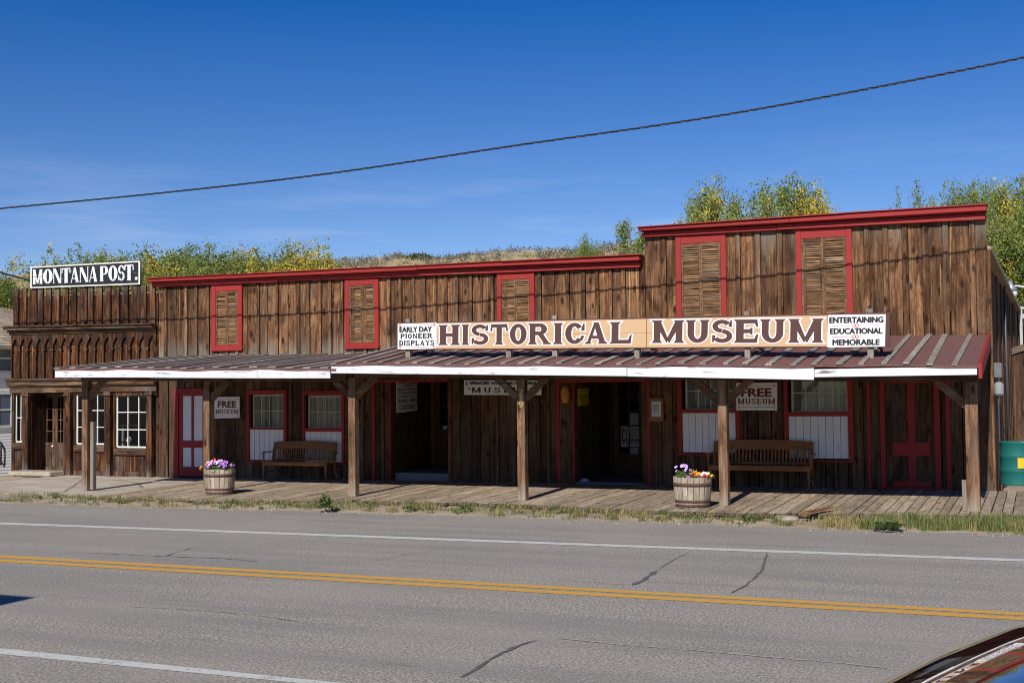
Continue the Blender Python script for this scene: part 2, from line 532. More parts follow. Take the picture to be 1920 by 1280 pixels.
# ---------------------------------------------------------------- lettering
_dg = None
def sans_mesh(body, bold):
    cu = bpy.data.curves.new('txt', 'FONT')
    cu.body = body
    cu.size = 1.0
    cu.offset = bold
    cu.resolution_u = 3
    ob = bpy.data.objects.new('txt', cu)
    col.objects.link(ob)
    dg = bpy.context.evaluated_depsgraph_get()
    me = bpy.data.meshes.new_from_object(ob.evaluated_get(dg))
    vs_ = [v.co.copy() for v in me.vertices]
    fs_ = [tuple(p.vertices) for p in me.polygons]
    bpy.data.objects.remove(ob)
    bpy.data.curves.remove(cu)
    bpy.data.meshes.remove(me)
    x0 = min(v.x for v in vs_); x1 = max(v.x for v in vs_)
    y0 = min(v.y for v in vs_); y1 = max(v.y for v in vs_)
    return [((v.x - x0) / (x1 - x0), (v.y - y0) / (y1 - y0)) for v in vs_], fs_
def offset_poly(p, e):
    if not e:
        return p
    n = len(p)
    a = sum(p[i][0] * p[(i + 1) % n][1] - p[(i + 1) % n][0] * p[i][1] for i in range(n))
    if a < 0:
        p = p[::-1]
    out = []
    for i in range(n):
        x0, y0 = p[i - 1]; x1, y1 = p[i]; x2, y2 = p[(i + 1) % n]
        d1 = Vector((x1 - x0, y1 - y0)).normalized()
        d2 = Vector((x2 - x1, y2 - y1)).normalized()
        n1 = Vector((d1.y, -d1.x)); n2 = Vector((d2.y, -d2.x))
        b = (n1 + n2)
        b = b / max(b.length_squared, 0.35) * 2
        out.append((x1 + b.x * e, y1 + b.y * e))
    return out
def slab_glyph(ch, t=0.27, h=0.17, s=0.07, sh=0.11):
    """stroke list of a western slab letter of height 1: polygons and ring sectors"""
    q = []
    def rect(x0, y0, x1, y1):
        q.append(('p', [(x0, y0), (x1, y0), (x1, y1), (x0, y1)]))
    def poly(*p):
        q.append(('p', list(p)))
    def arc(cx, cy, rx, ry, a0, a1, wx, wy):
        q.append(('a', cx, cy, rx, ry, a0, a1, wx, wy))
    def serif(x0, x1, y, up):
        """flared bracket serif under or over a stem x0..x1"""
        d = sh if up else -sh
        poly((x0 - s, y), (x1 + s, y), (x1, y + d), (x0, y + d))
    def stem(x, top=True, bot=True):
        rect(x, 0, x + t, 1)
        if bot: serif(x, x + t, 0, True)
        if top: serif(x, x + t, 1, False)
    W = 0.8
    if ch == 'H':
        stem(0); stem(W - t + 0.02); rect(0.1, 0.5 - h / 2, W - 0.1, 0.5 + h / 2)
    elif ch == 'I':
        stem(0); W = t
    elif ch == 'T':
        stem(W / 2 - t / 2, top=False); rect(0, 1 - h, W, 1)
        poly((0, 1), (0.07, 1), (0.05, 0.66), (-0.05, 0.66)); poly((W, 1), (W - 0.07, 1), (W - 0.05, 0.66), (W + 0.05, 0.66))
    elif ch == 'O':
        arc(0.42, 0.5, 0.42, 0.5, 0, 360, t, h); W = 0.84
    elif ch in 'CG':
        arc(0.42, 0.5, 0.42, 0.5, 38, 322, t, h); W = 0.84
        poly((0.70, 0.64), (0.86, 0.62), (0.86, 0.96), (0.80, 0.96)); poly((0.70, 0.38), (0.86, 0.38), (0.76, 0.16), (0.66, 0.20))
    elif ch == 'S':
        arc(0.40, 0.72, 0.38, 0.28, 25, 270, t * 0.8, h); arc(0.42, 0.29, 0.40, 0.29, -155, 90, t * 0.8, h)
        poly((0.66, 0.70), (0.80, 0.68), (0.80, 0.97), (0.74, 0.97)); poly((0.02, 0.03), (0.08, 0.03), (0.16, 0.32), (0.02, 0.34)); W = 0.82
    elif ch in 'RPB':
        stem(0, top=False)
        serif(0, t * 0.5, 1, False)
        rect(t * 0.5, 1 - h, 0.48, 1); rect(t * 0.5, 0.44, 0.48, 0.44 + h)
        arc(0.48, 0.72, 0.34, 0.28, -90, 90, t, h)
        if ch == 'R':
            poly((0.36, 0.5), (0.36 + t, 0.5), (0.98, 0.0), (0.98 - t, 0.0)); poly((0.62, 0), (1.02, 0), (1.0, 0.07), (0.66, 0.07)); W = 0.95
        if ch == 'B':
            rect(t * 0.5, 0, 0.5, h); arc(0.5, 0.27, 0.36, 0.27, -90, 90, t, h); W = 0.86
    elif ch == 'D':
        stem(0); rect(t * 0.5, 1 - h, 0.42, 1); rect(t * 0.5, 0, 0.42, h); arc(0.42, 0.5, 0.42, 0.5, -90, 90, t, h); W = 0.84
    elif ch == 'A':
        th = max(h * 0.9, 0.07)
        poly((0.06, 0), (0.06 + th, 0), (0.52, 1), (0.40, 1)); poly((0.92 - t, 0), (0.92, 0), (0.60, 1), (0.36, 1))
        rect(0.26, 0.24, 0.68, 0.24 + h * 0.8); serif(0.06, 0.06 + th, 0, True); serif(0.92 - t, 0.92, 0, True); W = 0.98
    elif ch == 'L':
        stem(0); rect(t * 0.5, 0, 0.74, h); poly((0.60, 0.05), (0.74, 0), (0.78, 0.40), (0.72, 0.40)); W = 0.76
    elif ch == 'E':
        stem(0); rect(t * 0.5, 0, 0.74, h); rect(t * 0.5, 1 - h, 0.74, 1); rect(t * 0.5, 0.5 - h / 2, 0.56, 0.5 + h / 2)
        poly((0.60, 0.05), (0.74, 0), (0.78, 0.36), (0.72, 0.36)); poly((0.60, 0.95), (0.74, 1), (0.78, 0.68), (0.72, 0.68)); poly((0.5, 0.36), (0.58, 0.36), (0.58, 0.64), (0.5, 0.64)); W = 0.76
    elif ch == 'U':
        rect(0, 0.4, t, 1); rect(0.84 - t, 0.4, 0.84, 1); arc(0.42, 0.42, 0.42, 0.42, 180, 360, t, h); serif(0, t, 1, False); serif(0.84 - t, 0.84, 1, False); W = 0.84
    elif ch == 'M':
        W = 1.2
        stem(0.02); stem(W - t - 0.02)
        poly((0.02, 1), (0.02 + t, 1), (0.62, 0.14), (0.54, 0.0)); poly((W - 0.02, 1), (W - 0.02 - t, 1), (0.54, 0.14), (0.66, 0.0))
    elif ch == 'N':
        th = max(h, 0.08)
        rect(0.04, 0, 0.04 + th, 1); rect(0.86 - th, 0, 0.86, 1); poly((0.0, 1), (t, 1), (0.88, 0), (0.88 - t * 0.9, 0))
        serif(0.04, 0.04 + th, 0, True); serif(0.86 - th, 0.86, 1, False); W = 0.9
    elif ch == 'Y':
        poly((0, 1), (t, 1), (0.54, 0.42), (0.36, 0.42)); poly((0.84, 1), (0.84 - h, 1), (0.40, 0.42), (0.54, 0.42)); rect(0.44 - t / 2, 0, 0.44 + t / 2, 0.5)
        serif(0.44 - t / 2, 0.44 + t / 2, 0, True); serif(0, t, 1, False); serif(0.84 - h, 0.84, 1, False); W = 0.84
    elif ch == '.':
        arc(0.1, 0.1, 0.1, 0.1, 0, 360, 0.0999, 0.0999); W = 0.2
    return q, W
def stroke_faces(st, e):
    if st[0] == 'p':
        return [offset_poly(st[1], e)]
    _, cx, cy, rx, ry, a0, a1, wx, wy = st
    n = max(6, int(abs(a1 - a0) / 14))
    fs_ = []
    if a1 - a0 < 360:
        a0 -= math.degrees(e / rx); a1 += math.degrees(e / rx)
    pts = []
    for i in range(n + 1):
        a = math.radians(a0 + (a1 - a0) * i / n)
        c, s = math.cos(a), math.sin(a)
        pts.append(((cx + (rx + e) * c, cy + (ry + e) * s), (cx + max(rx - wx - e, 0.0001) * c, cy + max(ry - wy - e, 0.0001) * s)))
    for i in range(n):
        fs_.append([pts[i][0], pts[i + 1][0], pts[i + 1][1], pts[i][1]])
    return fs_
class Quad:
    """a flat panel given by its four corners (tl, tr, br, bl): maps 0..1 coordinates onto it"""
    def __init__(s, tl, tr, br, bl):
        s.p = [Vector(v) for v in (tl, tr, br, bl)]
        s.n = (s.p[3] - s.p[0]).cross(s.p[1] - s.p[0]).normalized()
        if (CAM - s.p[0]).dot(s.n) < 0:
            s.n = -s.n
    def at(s, u, v, off=0.0):
        tl, tr, br, bl = s.p
        return (bl * (1 - u) + br * u) * (1 - v) + (tl * (1 - u) + tr * u) * v + s.n * off
    def sub(s, u0, v0, u1, v1):
        return Quad(s.at(u0, v1), s.at(u1, v1), s.at(u1, v0), s.at(u0, v0))
def pquad(fn, px, *a):
    return Quad(*[fn(x, y, *a) for x, y in px])
def boxq(fn, x0, y0, x1, y1, *a):
    return pquad(fn, [(x0, y0), (x1, y0), (x1, y1), (x0, y1)], *a)
def put_sans(mb, q, body, off=0.004, bold=0.02):
    vs_, fs_ = sans_mesh(body, 0.0)
    W_ = (q.p[1] - q.p[0]).length; H_ = (q.p[0] - q.p[3]).length
    e = bold * H_ * 1.7
    for i, (dx, dy) in enumerate(((-1, 0), (1, 0), (0, .6), (0, -.6), (-.5, .4), (.5, -.4))):
        mb.mesh([q.at(u + dx * e / W_, v + dy * e / H_, off + .0002 * i) for u, v in vs_], fs_)
def put_slab(mb, q, spans, off=0.004, e=0.0, **kw):
    """spans: (letter, u0, u1)"""
    asp = (q.p[1] - q.p[0]).length / (q.p[0] - q.p[3]).length
    for ch, u0, u1 in spans:
        st, W = slab_glyph(ch, **kw)
        k = (u1 - u0) / W
        ex = e
        for i, s in enumerate(st):
            for f in stroke_faces(s, ex):
                mb.face([q.at(u0 + x * k, y, off + 0.0004 * i) for x, y in f])
def even_spans(text, gap=0.2, space=0.5, **kw):
    adv = []
    x = 0.0
    for ch in text:
        if ch == ' ':
            x += space
            continue
        W = slab_glyph(ch, **kw)[1]
        adv.append((ch, x, x + W))
        x += W + gap
    x -= gap
    return [(c, a / x, b / x) for c, a, b in adv]
def panel(mb, q, thick, front=0.0):
    a = [q.at(0, 0, front), q.at(1, 0, front), q.at(1, 1, front), q.at(0, 1, front)]
    b = [p - q.n * thick for p in a]
    mb.mesh(a + b, [(0, 1, 2, 3), (7, 6, 5, 4), (0, 4, 5, 1), (1, 5, 6, 2), (2, 6, 7, 3), (3, 7, 4, 0)])
def border(mb, q, u, v, wd, off):
    """thin line frame inset by u, v (fractions), wd thick in metres"""
    W = (q.p[1] - q.p[0]).length; H = (q.p[0] - q.p[3]).length
    for r in ((u, v, 1 - u, v + wd / H), (u, 1 - v - wd / H, 1 - u, 1 - v)):
        mb.face([q.at(r[0], r[1], off), q.at(r[2], r[1], off), q.at(r[2], r[3], off), q.at(r[0], r[3], off)])
    d = 0.0004
    for r in ((u, v, u + wd / W, 1 - v), (1 - u - wd / W, v, 1 - u, 1 - v)):
        mb.face([q.at(r[0], r[1], off + d), q.at(r[2], r[1], off + d), q.at(r[2], r[3], off + d), q.at(r[0], r[3], off + d)])
def ring(mb, q, u, v, r, wd, off, n=10):
    """little painted ornament ring, r and wd in metres"""
    W = (q.p[1] - q.p[0]).length; H = (q.p[0] - q.p[3]).length
    for i in range(n):
        a, b = 2 * math.pi * i / n, 2 * math.pi * (i + 1) / n
        mb.face([q.at(u + rr * math.cos(t) / W, v + rr * math.sin(t) / H, off) for rr, t in ((r, a), (r, b), (r - wd, b), (r - wd, a))])

# ---------------------------------------------------------------- setting: ground, road, walks
def gz(x, y):
    """ground height: level in front, falling away to the west, rising behind towards the hill"""
    z = -0.22
    if x < -25:
        z -= 0.95 * min(1, max(0, (-25 - x) / 9)) ** 1.0
    return z
HILL = [onY(px, py, 115) for px, py in ((-200, 478), (200, 500), (480, 500), (600, 491), (640, 488), (690, 485), (760, 481), (860, 480), (940, 476), (1000, 472), (1060, 470), (1110, 470), (1300, 455), (1600, 430), (1900, 405), (2100, 395))]
def crest(x):
    if x <= HILL[0].x: return HILL[0].z
    for a, b in zip(HILL, HILL[1:]):
        if x <= b.x:
            return a.z + (b.z - a.z) * (x - a.x) / (b.x - a.x)
    return HILL[-1].z
from mathutils import noise as mn
def hill_z(x, y):
    k = max(0.0, min(1.0, (y - 26) / 89))
    k = k ** 0.9
    z = gz(x, y) * (1 - k) + crest(x) * k
    z += (mn.noise(Vector((x * .12, y * .12, 3))) * 0.9 + mn.noise(Vector((x * .4, y * .4, 9))) * 0.25) * k
    if y > 115:
        z -= (y - 115) * 0.06
    return z
b = MB()
xs = [-2500, -900, -300, -120, -70, -50, -42, -34, -30, -27, -25, -22, -10, 10, 40, 120, 400, 2500]
ys = [-2500, -600, -200, -60, -30, -10, 0, 10, 26, 60, 150, 600, 2500]
for i in range(len(xs) - 1):
    for j in range(len(ys) - 1):
        b.face([(xs[i], ys[j], gz(xs[i], 0)), (xs[i + 1], ys[j], gz(xs[i + 1], 0)), (xs[i + 1], ys[j + 1], gz(xs[i + 1], 0)), (xs[i], ys[j + 1], gz(xs[i], 0))])
m, n, bs = new_mat('dirt_ground')
mp, sp, add = coords(n, (1, 1, 1))
a1 = noise(n, add.outputs[0], 1.3, 8, 0.65)
a2 = noise(n, add.outputs[0], 30, 4, 0.7)
cc = ramp(n, [(0.3, (0.30, 0.235, 0.16)), (0.55, (0.47, 0.385, 0.275)), (0.75, (0.58, 0.49, 0.37))])
n.links.new(a1.outputs['Fac'], cc.inputs['Fac'])
c = mix(n, mrange(n, a2.outputs['Fac'], 0.35, 0.65, 0, 0.55), cc.outputs['Color'], (0.27, 0.21, 0.145))
n.links.new(c, bs.inputs['Base Color'])
bump(n, bs, a2.outputs['Fac'], 0.7, 0.03)
DIRT = m
tag(b.build('ground', DIRT), kind='structure')

# hillside
b = MB()
b.smooth = True
gx = [-130 + 4 * i for i in range(46)]
gy = [26 + 4.5 * i for i in range(34)]
vs_ = [(x, y, hill_z(x, y)) for y in gy for x in gx]
nx = len(gx)
b.mesh(vs_, [(j * nx + i, j * nx + i + 1, (j + 1) * nx + i + 1, (j + 1) * nx + i) for j in range(len(gy) - 1) for i in range(nx - 1)])
m, n, bs = new_mat('dry_grass_hill')
mp, sp, add = coords(n, (1, 1, 1))
a1 = noise(n, add.outputs[0], 0.35, 8, 0.7)
a2 = noise(n, add.outputs[0], 3.0, 5, 0.7)
cc = ramp(n, [(0.35, (0.27, 0.215, 0.12)), (0.5, (0.40, 0.31, 0.165)), (0.7, (0.50, 0.41, 0.24))])
n.links.new(a2.outputs['Fac'], cc.inputs['Fac'])
c = mix(n, mrange(n, a1.outputs['Fac'], 0.5, 0.62, 0, 0.55), cc.outputs['Color'], (0.21, 0.195, 0.14))
n.links.new(c, bs.inputs['Base Color'])
tag(b.build('hillside', m), kind='structure')

# road sheet: chip-sealed asphalt
yfar = [onZ(px, py, ROAD_Z) for px, py in ((-150, 938), (0, 943), (120, 947), (330, 953), (560, 957), (700, 962), (900, 968), (1100, 974), (1300, 981), (1500, 990), (1700, 996), (1920, 1002), (2100, 1008))]
edge = [(p.x, p.y) for p in yfar]
ex = [(-400, edge[0][1])] + edge + [(300, edge[-1][1])]
# finely jittered far edge
pe = []
for (x0, y0), (x1, y1) in zip(ex, ex[1:]):
    k = max(1, int((x1 - x0) / 0.25)) if abs(x0) < 60 and abs(x1) < 60 else 1
    for i in range(k):
        t = i / k
        pe.append((x0 + (x1 - x0) * t, y0 + (y1 - y0) * t + R_.uniform(-.035, .035) + 0.06 * mn.noise(Vector((x0 + (x1 - x0) * t, 0, 1)))))
pe.append(ex[-1])
b = MB()
for (x0, y0), (x1, y1) in zip(pe, pe[1:]):
    b.face([(x0, -40, ROAD_Z), (x1, -40, ROAD_Z), (x1, y1, ROAD_Z), (x0, y0, ROAD_Z)])
m, n, bs = new_mat('chip_seal_asphalt')
mp, sp, add = coords(n, (1, 1, 1))
f1 = noise(n, add.outputs[0], 42, 4, 0.85)
f2 = noise(n, add.outputs[0], 16, 4, 0.7)
f3 = noise(n, add.outputs[0], 0.45, 6, 0.6)
st = N(n, 'Mapping')
st.inputs['Scale'].default_value = (0.10, 1.3, 1)
n.links.new(add.outputs[0], st.inputs['Vector'])
f4 = noise(n, st.outputs['Vector'], 1.4, 5, 0.6)
f5m = N(n, 'Mapping')
f5m.inputs['Scale'].default_value = (0.7, 9, 1)
n.links.new(add.outputs[0], f5m.inputs['Vector'])
f5 = noise(n, f5m.outputs['Vector'], 1.0, 4, 0.6)
cc = ramp(n, [(0.36, (0.050, 0.044, 0.039)), (0.47, (0.265, 0.237, 0.200)), (0.54, (0.41, 0.365, 0.305)), (0.63, (0.77, 0.685, 0.575))])
n.links.new(f1.outputs['Fac'], cc.inputs['Fac'])
c = mix(n, mrange(n, f2.outputs['Fac'], 0.35, 0.65, 0.0, 0.32), cc.outputs['Color'], (0.17, 0.16, 0.155))
c = mix(n, mrange(n, f4.outputs['Fac'], 0.42, 0.62, 0.0, 0.48), c, (0.205, 0.193, 0.183))
c = mix(n, mrange(n, f3.outputs['Fac'], 0.45, 0.7, 0.0, 0.45), c, (0.36, 0.318, 0.268))
c = mix(n, mrange(n, f5.outputs['Fac'], 0.64, 0.72, 0.0, 0.35), c, (0.12, 0.115, 0.11))
# the shoulder outside the far line is a little browner with grit
sx_ = N(n, 'SeparateXYZ')
n.links.new(add.outputs[0], sx_.inputs['Vector'])
n.links.new(c, bs.inputs['Base Color'])
bs.inputs['Roughness'].default_value = 0.9
bs.inputs['Specular IOR Level'].default_value = 0.15
bump(n, bs, f1.outputs['Fac'], 0.5, 0.01)
ROADM = m
tag(b.build('road', ROADM), kind='structure')

def road_line(name, a0, a1, b0, b1, mat, lift=0.004):
    """painted line between an upper and a lower edge, each given by two pixels of the photograph; continued both ways"""
    P = [onZ(*p, ROAD_Z) for p in (a0, a1, b0, b1)]
    def yy(p, q, x):
        return p.y + (q.y - p.y) * (x - p.x) / (q.x - p.x)
    mb = MB()
    x = -60.0
    while x < 30:
        x2 = x + 0.35
        j = [R_.uniform(-.006, .006) for _ in range(2)]
        mb.face([(x, yy(P[2], P[3], x), ROAD_Z + lift), (x2, yy(P[2], P[3], x2), ROAD_Z + lift), (x2, yy(P[0], P[1], x2), ROAD_Z + lift), (x, yy(P[0], P[1], x), ROAD_Z + lift)])
        x = x2
    return tag(mb.build(name, mat), kind='structure')
def road_paint(name, c, wear):
    m, n, bs = new_mat(name)
    mp, sp, add = coords(n, (1, 1, 1))
    f1 = noise(n, add.outputs[0], 48, 3, 0.7)
    f2 = noise(n, add.outputs[0], 5, 5, 0.7)
    k = math2(n, 'ADD', mrange(n, f1.outputs['Fac'], 0.3, 0.7, -0.5, 0.5), mrange(n, f2.outputs['Fac'], 0.3, 0.7, -0.4, 0.4))
    cc = mix(n, mrange(n, k, wear, wear + 0.25), c, (0.24, 0.22, 0.20))
    cc = mix(n, mrange(n, f1.outputs['Fac'], 0.3, 0.7, 0.0, 0.3), cc, tuple(v * 0.6 for v in c))
    n.links.new(cc, bs.inputs['Base Color'])
    return m
LW = road_paint('white_road_paint', (0.60, 0.59, 0.53), 0.22)
LY = road_paint('yellow_road_paint', (0.64, 0.345, 0.066), 0.30)
road_line('white_edge_line', (0, 979.2), (1920, 1048), (0, 982.6), (1920, 1052.6), LW)
road_line('yellow_centre_line', (0, 1040.5), (1920, 1148.5), (0, 1045.3), (1920, 1154), LY)
road_line('yellow_centre_line', (0, 1048.6), (1920, 1156.8), (0, 1053.2), (1920, 1163), LY)
road_line('white_edge_line', (0, 1215), (620, 1278), (0, 1226), (569, 1281), LW)
TAR = plain('tar_crack_filler', (0.125, 0.118, 0.11), 0.85, 0.4, 30)
GRIT = plain('pale_crack_grit', (0.42, 0.37, 0.31), 0.9, 0.3, 30)
def crack(pts, wd, mat, lift=0.006):
    P = [onZ(x, y, ROAD_Z) for x, y in pts]
    Q = []
    for a, c in zip(P, P[1:]):
        k = max(2, int((c - a).length / 0.10))
        for i in range(k):
            q = a + (c - a) * (i / k)
            Q.append((q.x + R_.uniform(-.009, .009), q.y + R_.uniform(-.012, .012)))
    Q.append((P[-1].x, P[-1].y))
    mb = MB()
    W_ = [wd * R_.uniform(0.1, 0.8) for _ in Q]
    W_[0] = W_[-1] = 0.003
    L_, Rr = [], []
    for i, p in enumerate(Q):
        a = Vector(Q[max(0, i - 1)]); c = Vector(Q[min(len(Q) - 1, i + 1)])
        d = (c - a).normalized()
        nn = Vector((-d.y, d.x)) * W_[i] / 2
        L_.append((p[0] + nn.x, p[1] + nn.y, ROAD_Z + lift)); Rr.append((p[0] - nn.x, p[1] - nn.y, ROAD_Z + lift))
    for i in range(len(Q) - 1):
        mb.face([Rr[i], Rr[i + 1], L_[i + 1], L_[i]])
    tag(mb.build('road_crack', mat), kind='structure')
crack([(120, 1035), (200, 1038), (310, 1043), (420, 1047), (486, 1053)], 0.035, TAR)
crack([(310, 1043), (335, 1034), (365, 1026), (400, 1022)], 0.03, TAR)
crack([(1186, 1097), (1205, 1088), (1222, 1076), (1234, 1068)], 0.10, TAR)
crack([(1045, 1086), (1100, 1091), (1186, 1097)], 0.02, TAR)
crack([(864, 1271), (900, 1248), (940, 1224), (985, 1206), (1014, 1198)], 0.075, TAR)
crack([(1370, 1112), (1400, 1096), (1428, 1070), (1438, 1036)], 0.05, TAR)
crack([(1040, 1195), (1110, 1203), (1180, 1210), (1300, 1219), (1400, 1228), (1500, 1237), (1580, 1243), (1680, 1255)], 0.05, GRIT)
crack([(1236, 1066), (1262, 1050), (1290, 1036)], 0.02, TAR)
crack([(700, 1052), (760, 1040), (830, 1030)], 0.02, TAR)
crack([(240, 1137), (380, 1145), (470, 1152), (560, 1166), (640, 1172)], 0.018, TAR)

# flagstone pavement at the left in front of the printing house
m, n, bs = new_mat('cracked_flagstone')
mp, sp, add = coords(n, (1, 1, 1))
f1 = noise(n, add.outputs[0], 22, 5, 0.7)
f2 = noise(n, add.outputs[0], 1.4, 6, 0.65)
vo = N(n, 'TexVoronoi', feature='DISTANCE_TO_EDGE')
vo.inputs['Scale'].default_value = 0.55
dv = mix(n, 0.12, add.outputs[0], f2.outputs['Color'])
n.links.new(dv, vo.inputs['Vector'])
cc = ramp(n, [(0.3, (0.36, 0.295, 0.225)), (0.5, (0.50, 0.43, 0.34)), (0.7, (0.60, 0.535, 0.44))])
n.links.new(f2.outputs['Fac'], cc.inputs['Fac'])
c = mix(n, mrange(n, f1.outputs['Fac'], 0.35, 0.65, 0, 0.35), cc.outputs['Color'], (0.27, 0.23, 0.18))
c = mix(n, mrange(n, vo.outputs['Distance'], 0.022, 0.006, 0, 0.75), c, (0.12, 0.095, 0.07))
n.links.new(c, bs.inputs['Base Color'])
bump(n, bs, f1.outputs['Fac'], 0.4, 0.01)
FLAG = m
bw_l = [onZ(x, y, -0.03) for x, y in ((128, 931), (300, 893))]     # slanting left end of the boardwalk
b = MB()
front = [onZ(x, y, -0.085) for x, y in ((-160, 920), (0, 924), (60, 926), (100, 930), (150, 934), (220, 934))]
fl = [(p.x, p.y) for p in front]
for (x0, y0), (x1, y1) in zip(fl, fl[1:]):
    k = 6
    for i in range(k):
        xa, xb = x0 + (x1 - x0) * i / k, x0 + (x1 - x0) * (i + 1) / k
        ya, yb = y0 + (y1 - y0) * i / k, y0 + (y1 - y0) * (i + 1) / k
        ja, jb = 0.12 * mn.noise(Vector((xa * 2, 0, 0))), 0.12 * mn.noise(Vector((xb * 2, 0, 0)))
        b.hexa([(xa, ya + ja, -0.3), (xb, yb + jb, -0.3), (xb, 1.0, -0.3), (xa, 1.0, -0.3), (xa, ya + ja, -0.085), (xb, yb + jb, -0.085), (xb, 1.0, -0.012), (xa, 1.0, -0.012)])
tag(b.build('pavement', FLAG), kind='structure')

# boardwalk: planks running from the wall to the street
BWF = [(p.x, p.y) for p in (onZ(x, y, -0.045) for x, y in ((128, 931), (250, 934), (390, 938.5), (560, 939), (700, 941), (860, 944), (1000, 949), (1100, 955), (1180, 959), (1300, 963), (1397, 966), (1574, 969), (1760, 972), (1920, 975), (2100, 978)))]
def bw_front(x):
    if x <= BWF[0][0]: return BWF[0][1]
    for a, c in zip(BWF, BWF[1:]):
        if x <= c[0]:
            return a[1] + (c[1] - a[1]) * (x - a[0]) / (c[0] - a[0])
    return BWF[-1][1]
b = MB()
rg = random.Random(5)
x = bw_l[0].x
while x < 3.2:
    wd = rg.uniform(0.135, 0.185)
    x2 = x + wd
    yb = 0.0 if x > -0.3 else -0.02
    if x < bw_l[1].x:
        t = (x - bw_l[0].x) / (bw_l[1].x - bw_l[0].x)
        yb = bw_l[0].y + (bw_l[1].y - bw_l[0].y) * t
    if x > -0.35:
        yb = 3.5
    yf = bw_front(x + wd / 2) + rg.uniform(-.05, .04)
    if rg.random() < 0.05:
        yf += rg.uniform(0.05, 0.16)
    b.tone = (rg.uniform(0.34, 0.68), rg.random(), rg.uniform(-0.15, 0.25))
    dz = rg.uniform(-.004, .004)
    gp = rg.uniform(0.010, 0.020)
    if yb - yf > 0.3:
        cuts = [yf, yb]
        if rg.random() < 0.3:
            cuts = [yf, yf + (yb - yf) * rg.uniform(0.25, 0.75), yb]
        for ya, yc in zip(cuts, cuts[1:]):
            b.hexa([(x, ya, floor_z(x, ya) - .05 + dz), (x2 - gp, ya, floor_z(x, ya) - .05 + dz), (x2 - gp, yc - .006, floor_z(x, yc) - .05 + dz), (x, yc - .006, floor_z(x, yc) - .05 + dz),
                    (x, ya, floor_z(x, ya) + dz), (x2 - gp, ya, floor_z(x, ya) + dz + rg.uniform(-.003, .003)), (x2 - gp, yc - .006, floor_z(x, yc) + dz), (x, yc - .006, floor_z(x, yc) + dz)])
            tt_ = b.tone
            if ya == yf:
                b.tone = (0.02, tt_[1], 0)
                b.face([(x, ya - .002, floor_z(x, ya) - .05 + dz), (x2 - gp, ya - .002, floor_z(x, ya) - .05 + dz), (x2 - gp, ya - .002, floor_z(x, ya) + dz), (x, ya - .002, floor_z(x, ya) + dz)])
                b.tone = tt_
            b.tone = (min(0.75, max(0.3, b.tone[0] + rg.uniform(-.1, .1))), rg.random(), b.tone[2])
    x = x2
b.tone = (0.3, 0.2, 0.1)
for xa, xb in ((bw_l[0].x + 1.2, -9), (-8.9, 3)):
    b.hexa([(xa, bw_front(xa) + .25, -.22), (xb, bw_front(xb) + .25, -.22), (xb, bw_front(xb) + .37, -.22), (xa, bw_front(xa) + .37, -.22),
            (xa, bw_front(xa) + .25, -.15), (xb, bw_front(xb) + .25, -.10), (xb, bw_front(xb) + .37, -.10), (xa, bw_front(xa) + .37, -.15)])
tag(b.build('boardwalk', W_DECK, bevel=0.004), kind='structure')

# dirt verge between boardwalk and road: a lumpy strip
b = MB()
b.smooth = True
vx = [-26 + 0.12 * i for i in range(246)]
rows = 10
def road_edge(x):
    for a, c in zip(ex, ex[1:]):
        if x <= c[0]:
            return a[1] + (c[1] - a[1]) * (x - a[0]) / (c[0] - a[0])
    return ex[-1][1]
def pave_front(x):
    for a, c in zip(fl, fl[1:]):
        if x <= c[0]:
            return a[1] + (c[1] - a[1]) * (x - a[0]) / (c[0] - a[0])
    return fl[-1][1]
def verge_back(x):
    return (bw_front(x) if x > BWF[0][0] + 0.3 else pave_front(x)) + 0.25
def verge_z(x, t):
    y = road_edge(x) + (verge_back(x) - road_edge(x)) * t
    h = 0.045 * mn.noise(Vector((x * 2.3, y * 2.3, 0))) + 0.03 * mn.noise(Vector((x * 7, y * 7, 5)))
    return y, ROAD_Z - 0.012 + (0.035 + h) * min(1, t * 3.0) * (1 if t < .99 else .8)
for i in range(len(vx)):
    for j in range(rows):
        t = j / (rows - 1)
        y, z = verge_z(vx[i], t)
        if j == 0:
            y -= 0.05 + 0.05 * mn.noise(Vector((vx[i] * 3, 0, 2)))
        b.v.append((vx[i], y, z + (0.006 if j == 0 else 0.012)))
for i in range(len(vx) - 1):
    for j in range(rows - 1):
        b.f.append((i * rows + j, (i + 1) * rows + j, (i + 1) * rows + j + 1, i * rows + j + 1))
        b.t.append([(0.5, 0, 0)] * 4); b.m.append(0); b.sm.append(True)
tag(b.build('verge', DIRT), kind='structure')

# ---------------------------------------------------------------- board walls
def vstrip(mb, xa, xb, za0, zb0, za1, zb1, y, yb, wfun, t):
    """one upright board: front cut into short lengths so that weathering can vary along it, plus its two edges"""
    n = max(1, min(10, int((za1 - za0) / 0.25) + 1))
    def tn(x, z):
        return (t[0], t[1], t[2] + wfun(x, z, t[1]))
    for i in range(n):
        k0, k1 = i / n, (i + 1) / n
        p = [(xa, za0 + (za1 - za0) * k0), (xb, zb0 + (zb1 - zb0) * k0), (xb, zb0 + (zb1 - zb0) * k1), (xa, za0 + (za1 - za0) * k1)]
        mb.face([(x, y, z) for x, z in p], [tn(x, z) for x, z in p])
    tt = [t] * 4
    mb.face([(xa, yb, za0), (xa, y, za0), (xa, y, za1), (xa, yb, za1)], tt)
    mb.face([(xb, y, zb0), (xb, yb, zb0), (xb, yb, zb1), (xb, y, zb1)], tt)
    mb.face([(xa, y, za1), (xb, y, zb1), (xb, yb, zb1), (xa, yb, za1)], tt)
    mb.face([(xa, yb, za0), (xb, yb, zb0), (xb, y, zb0), (xa, y, za0)], tt)
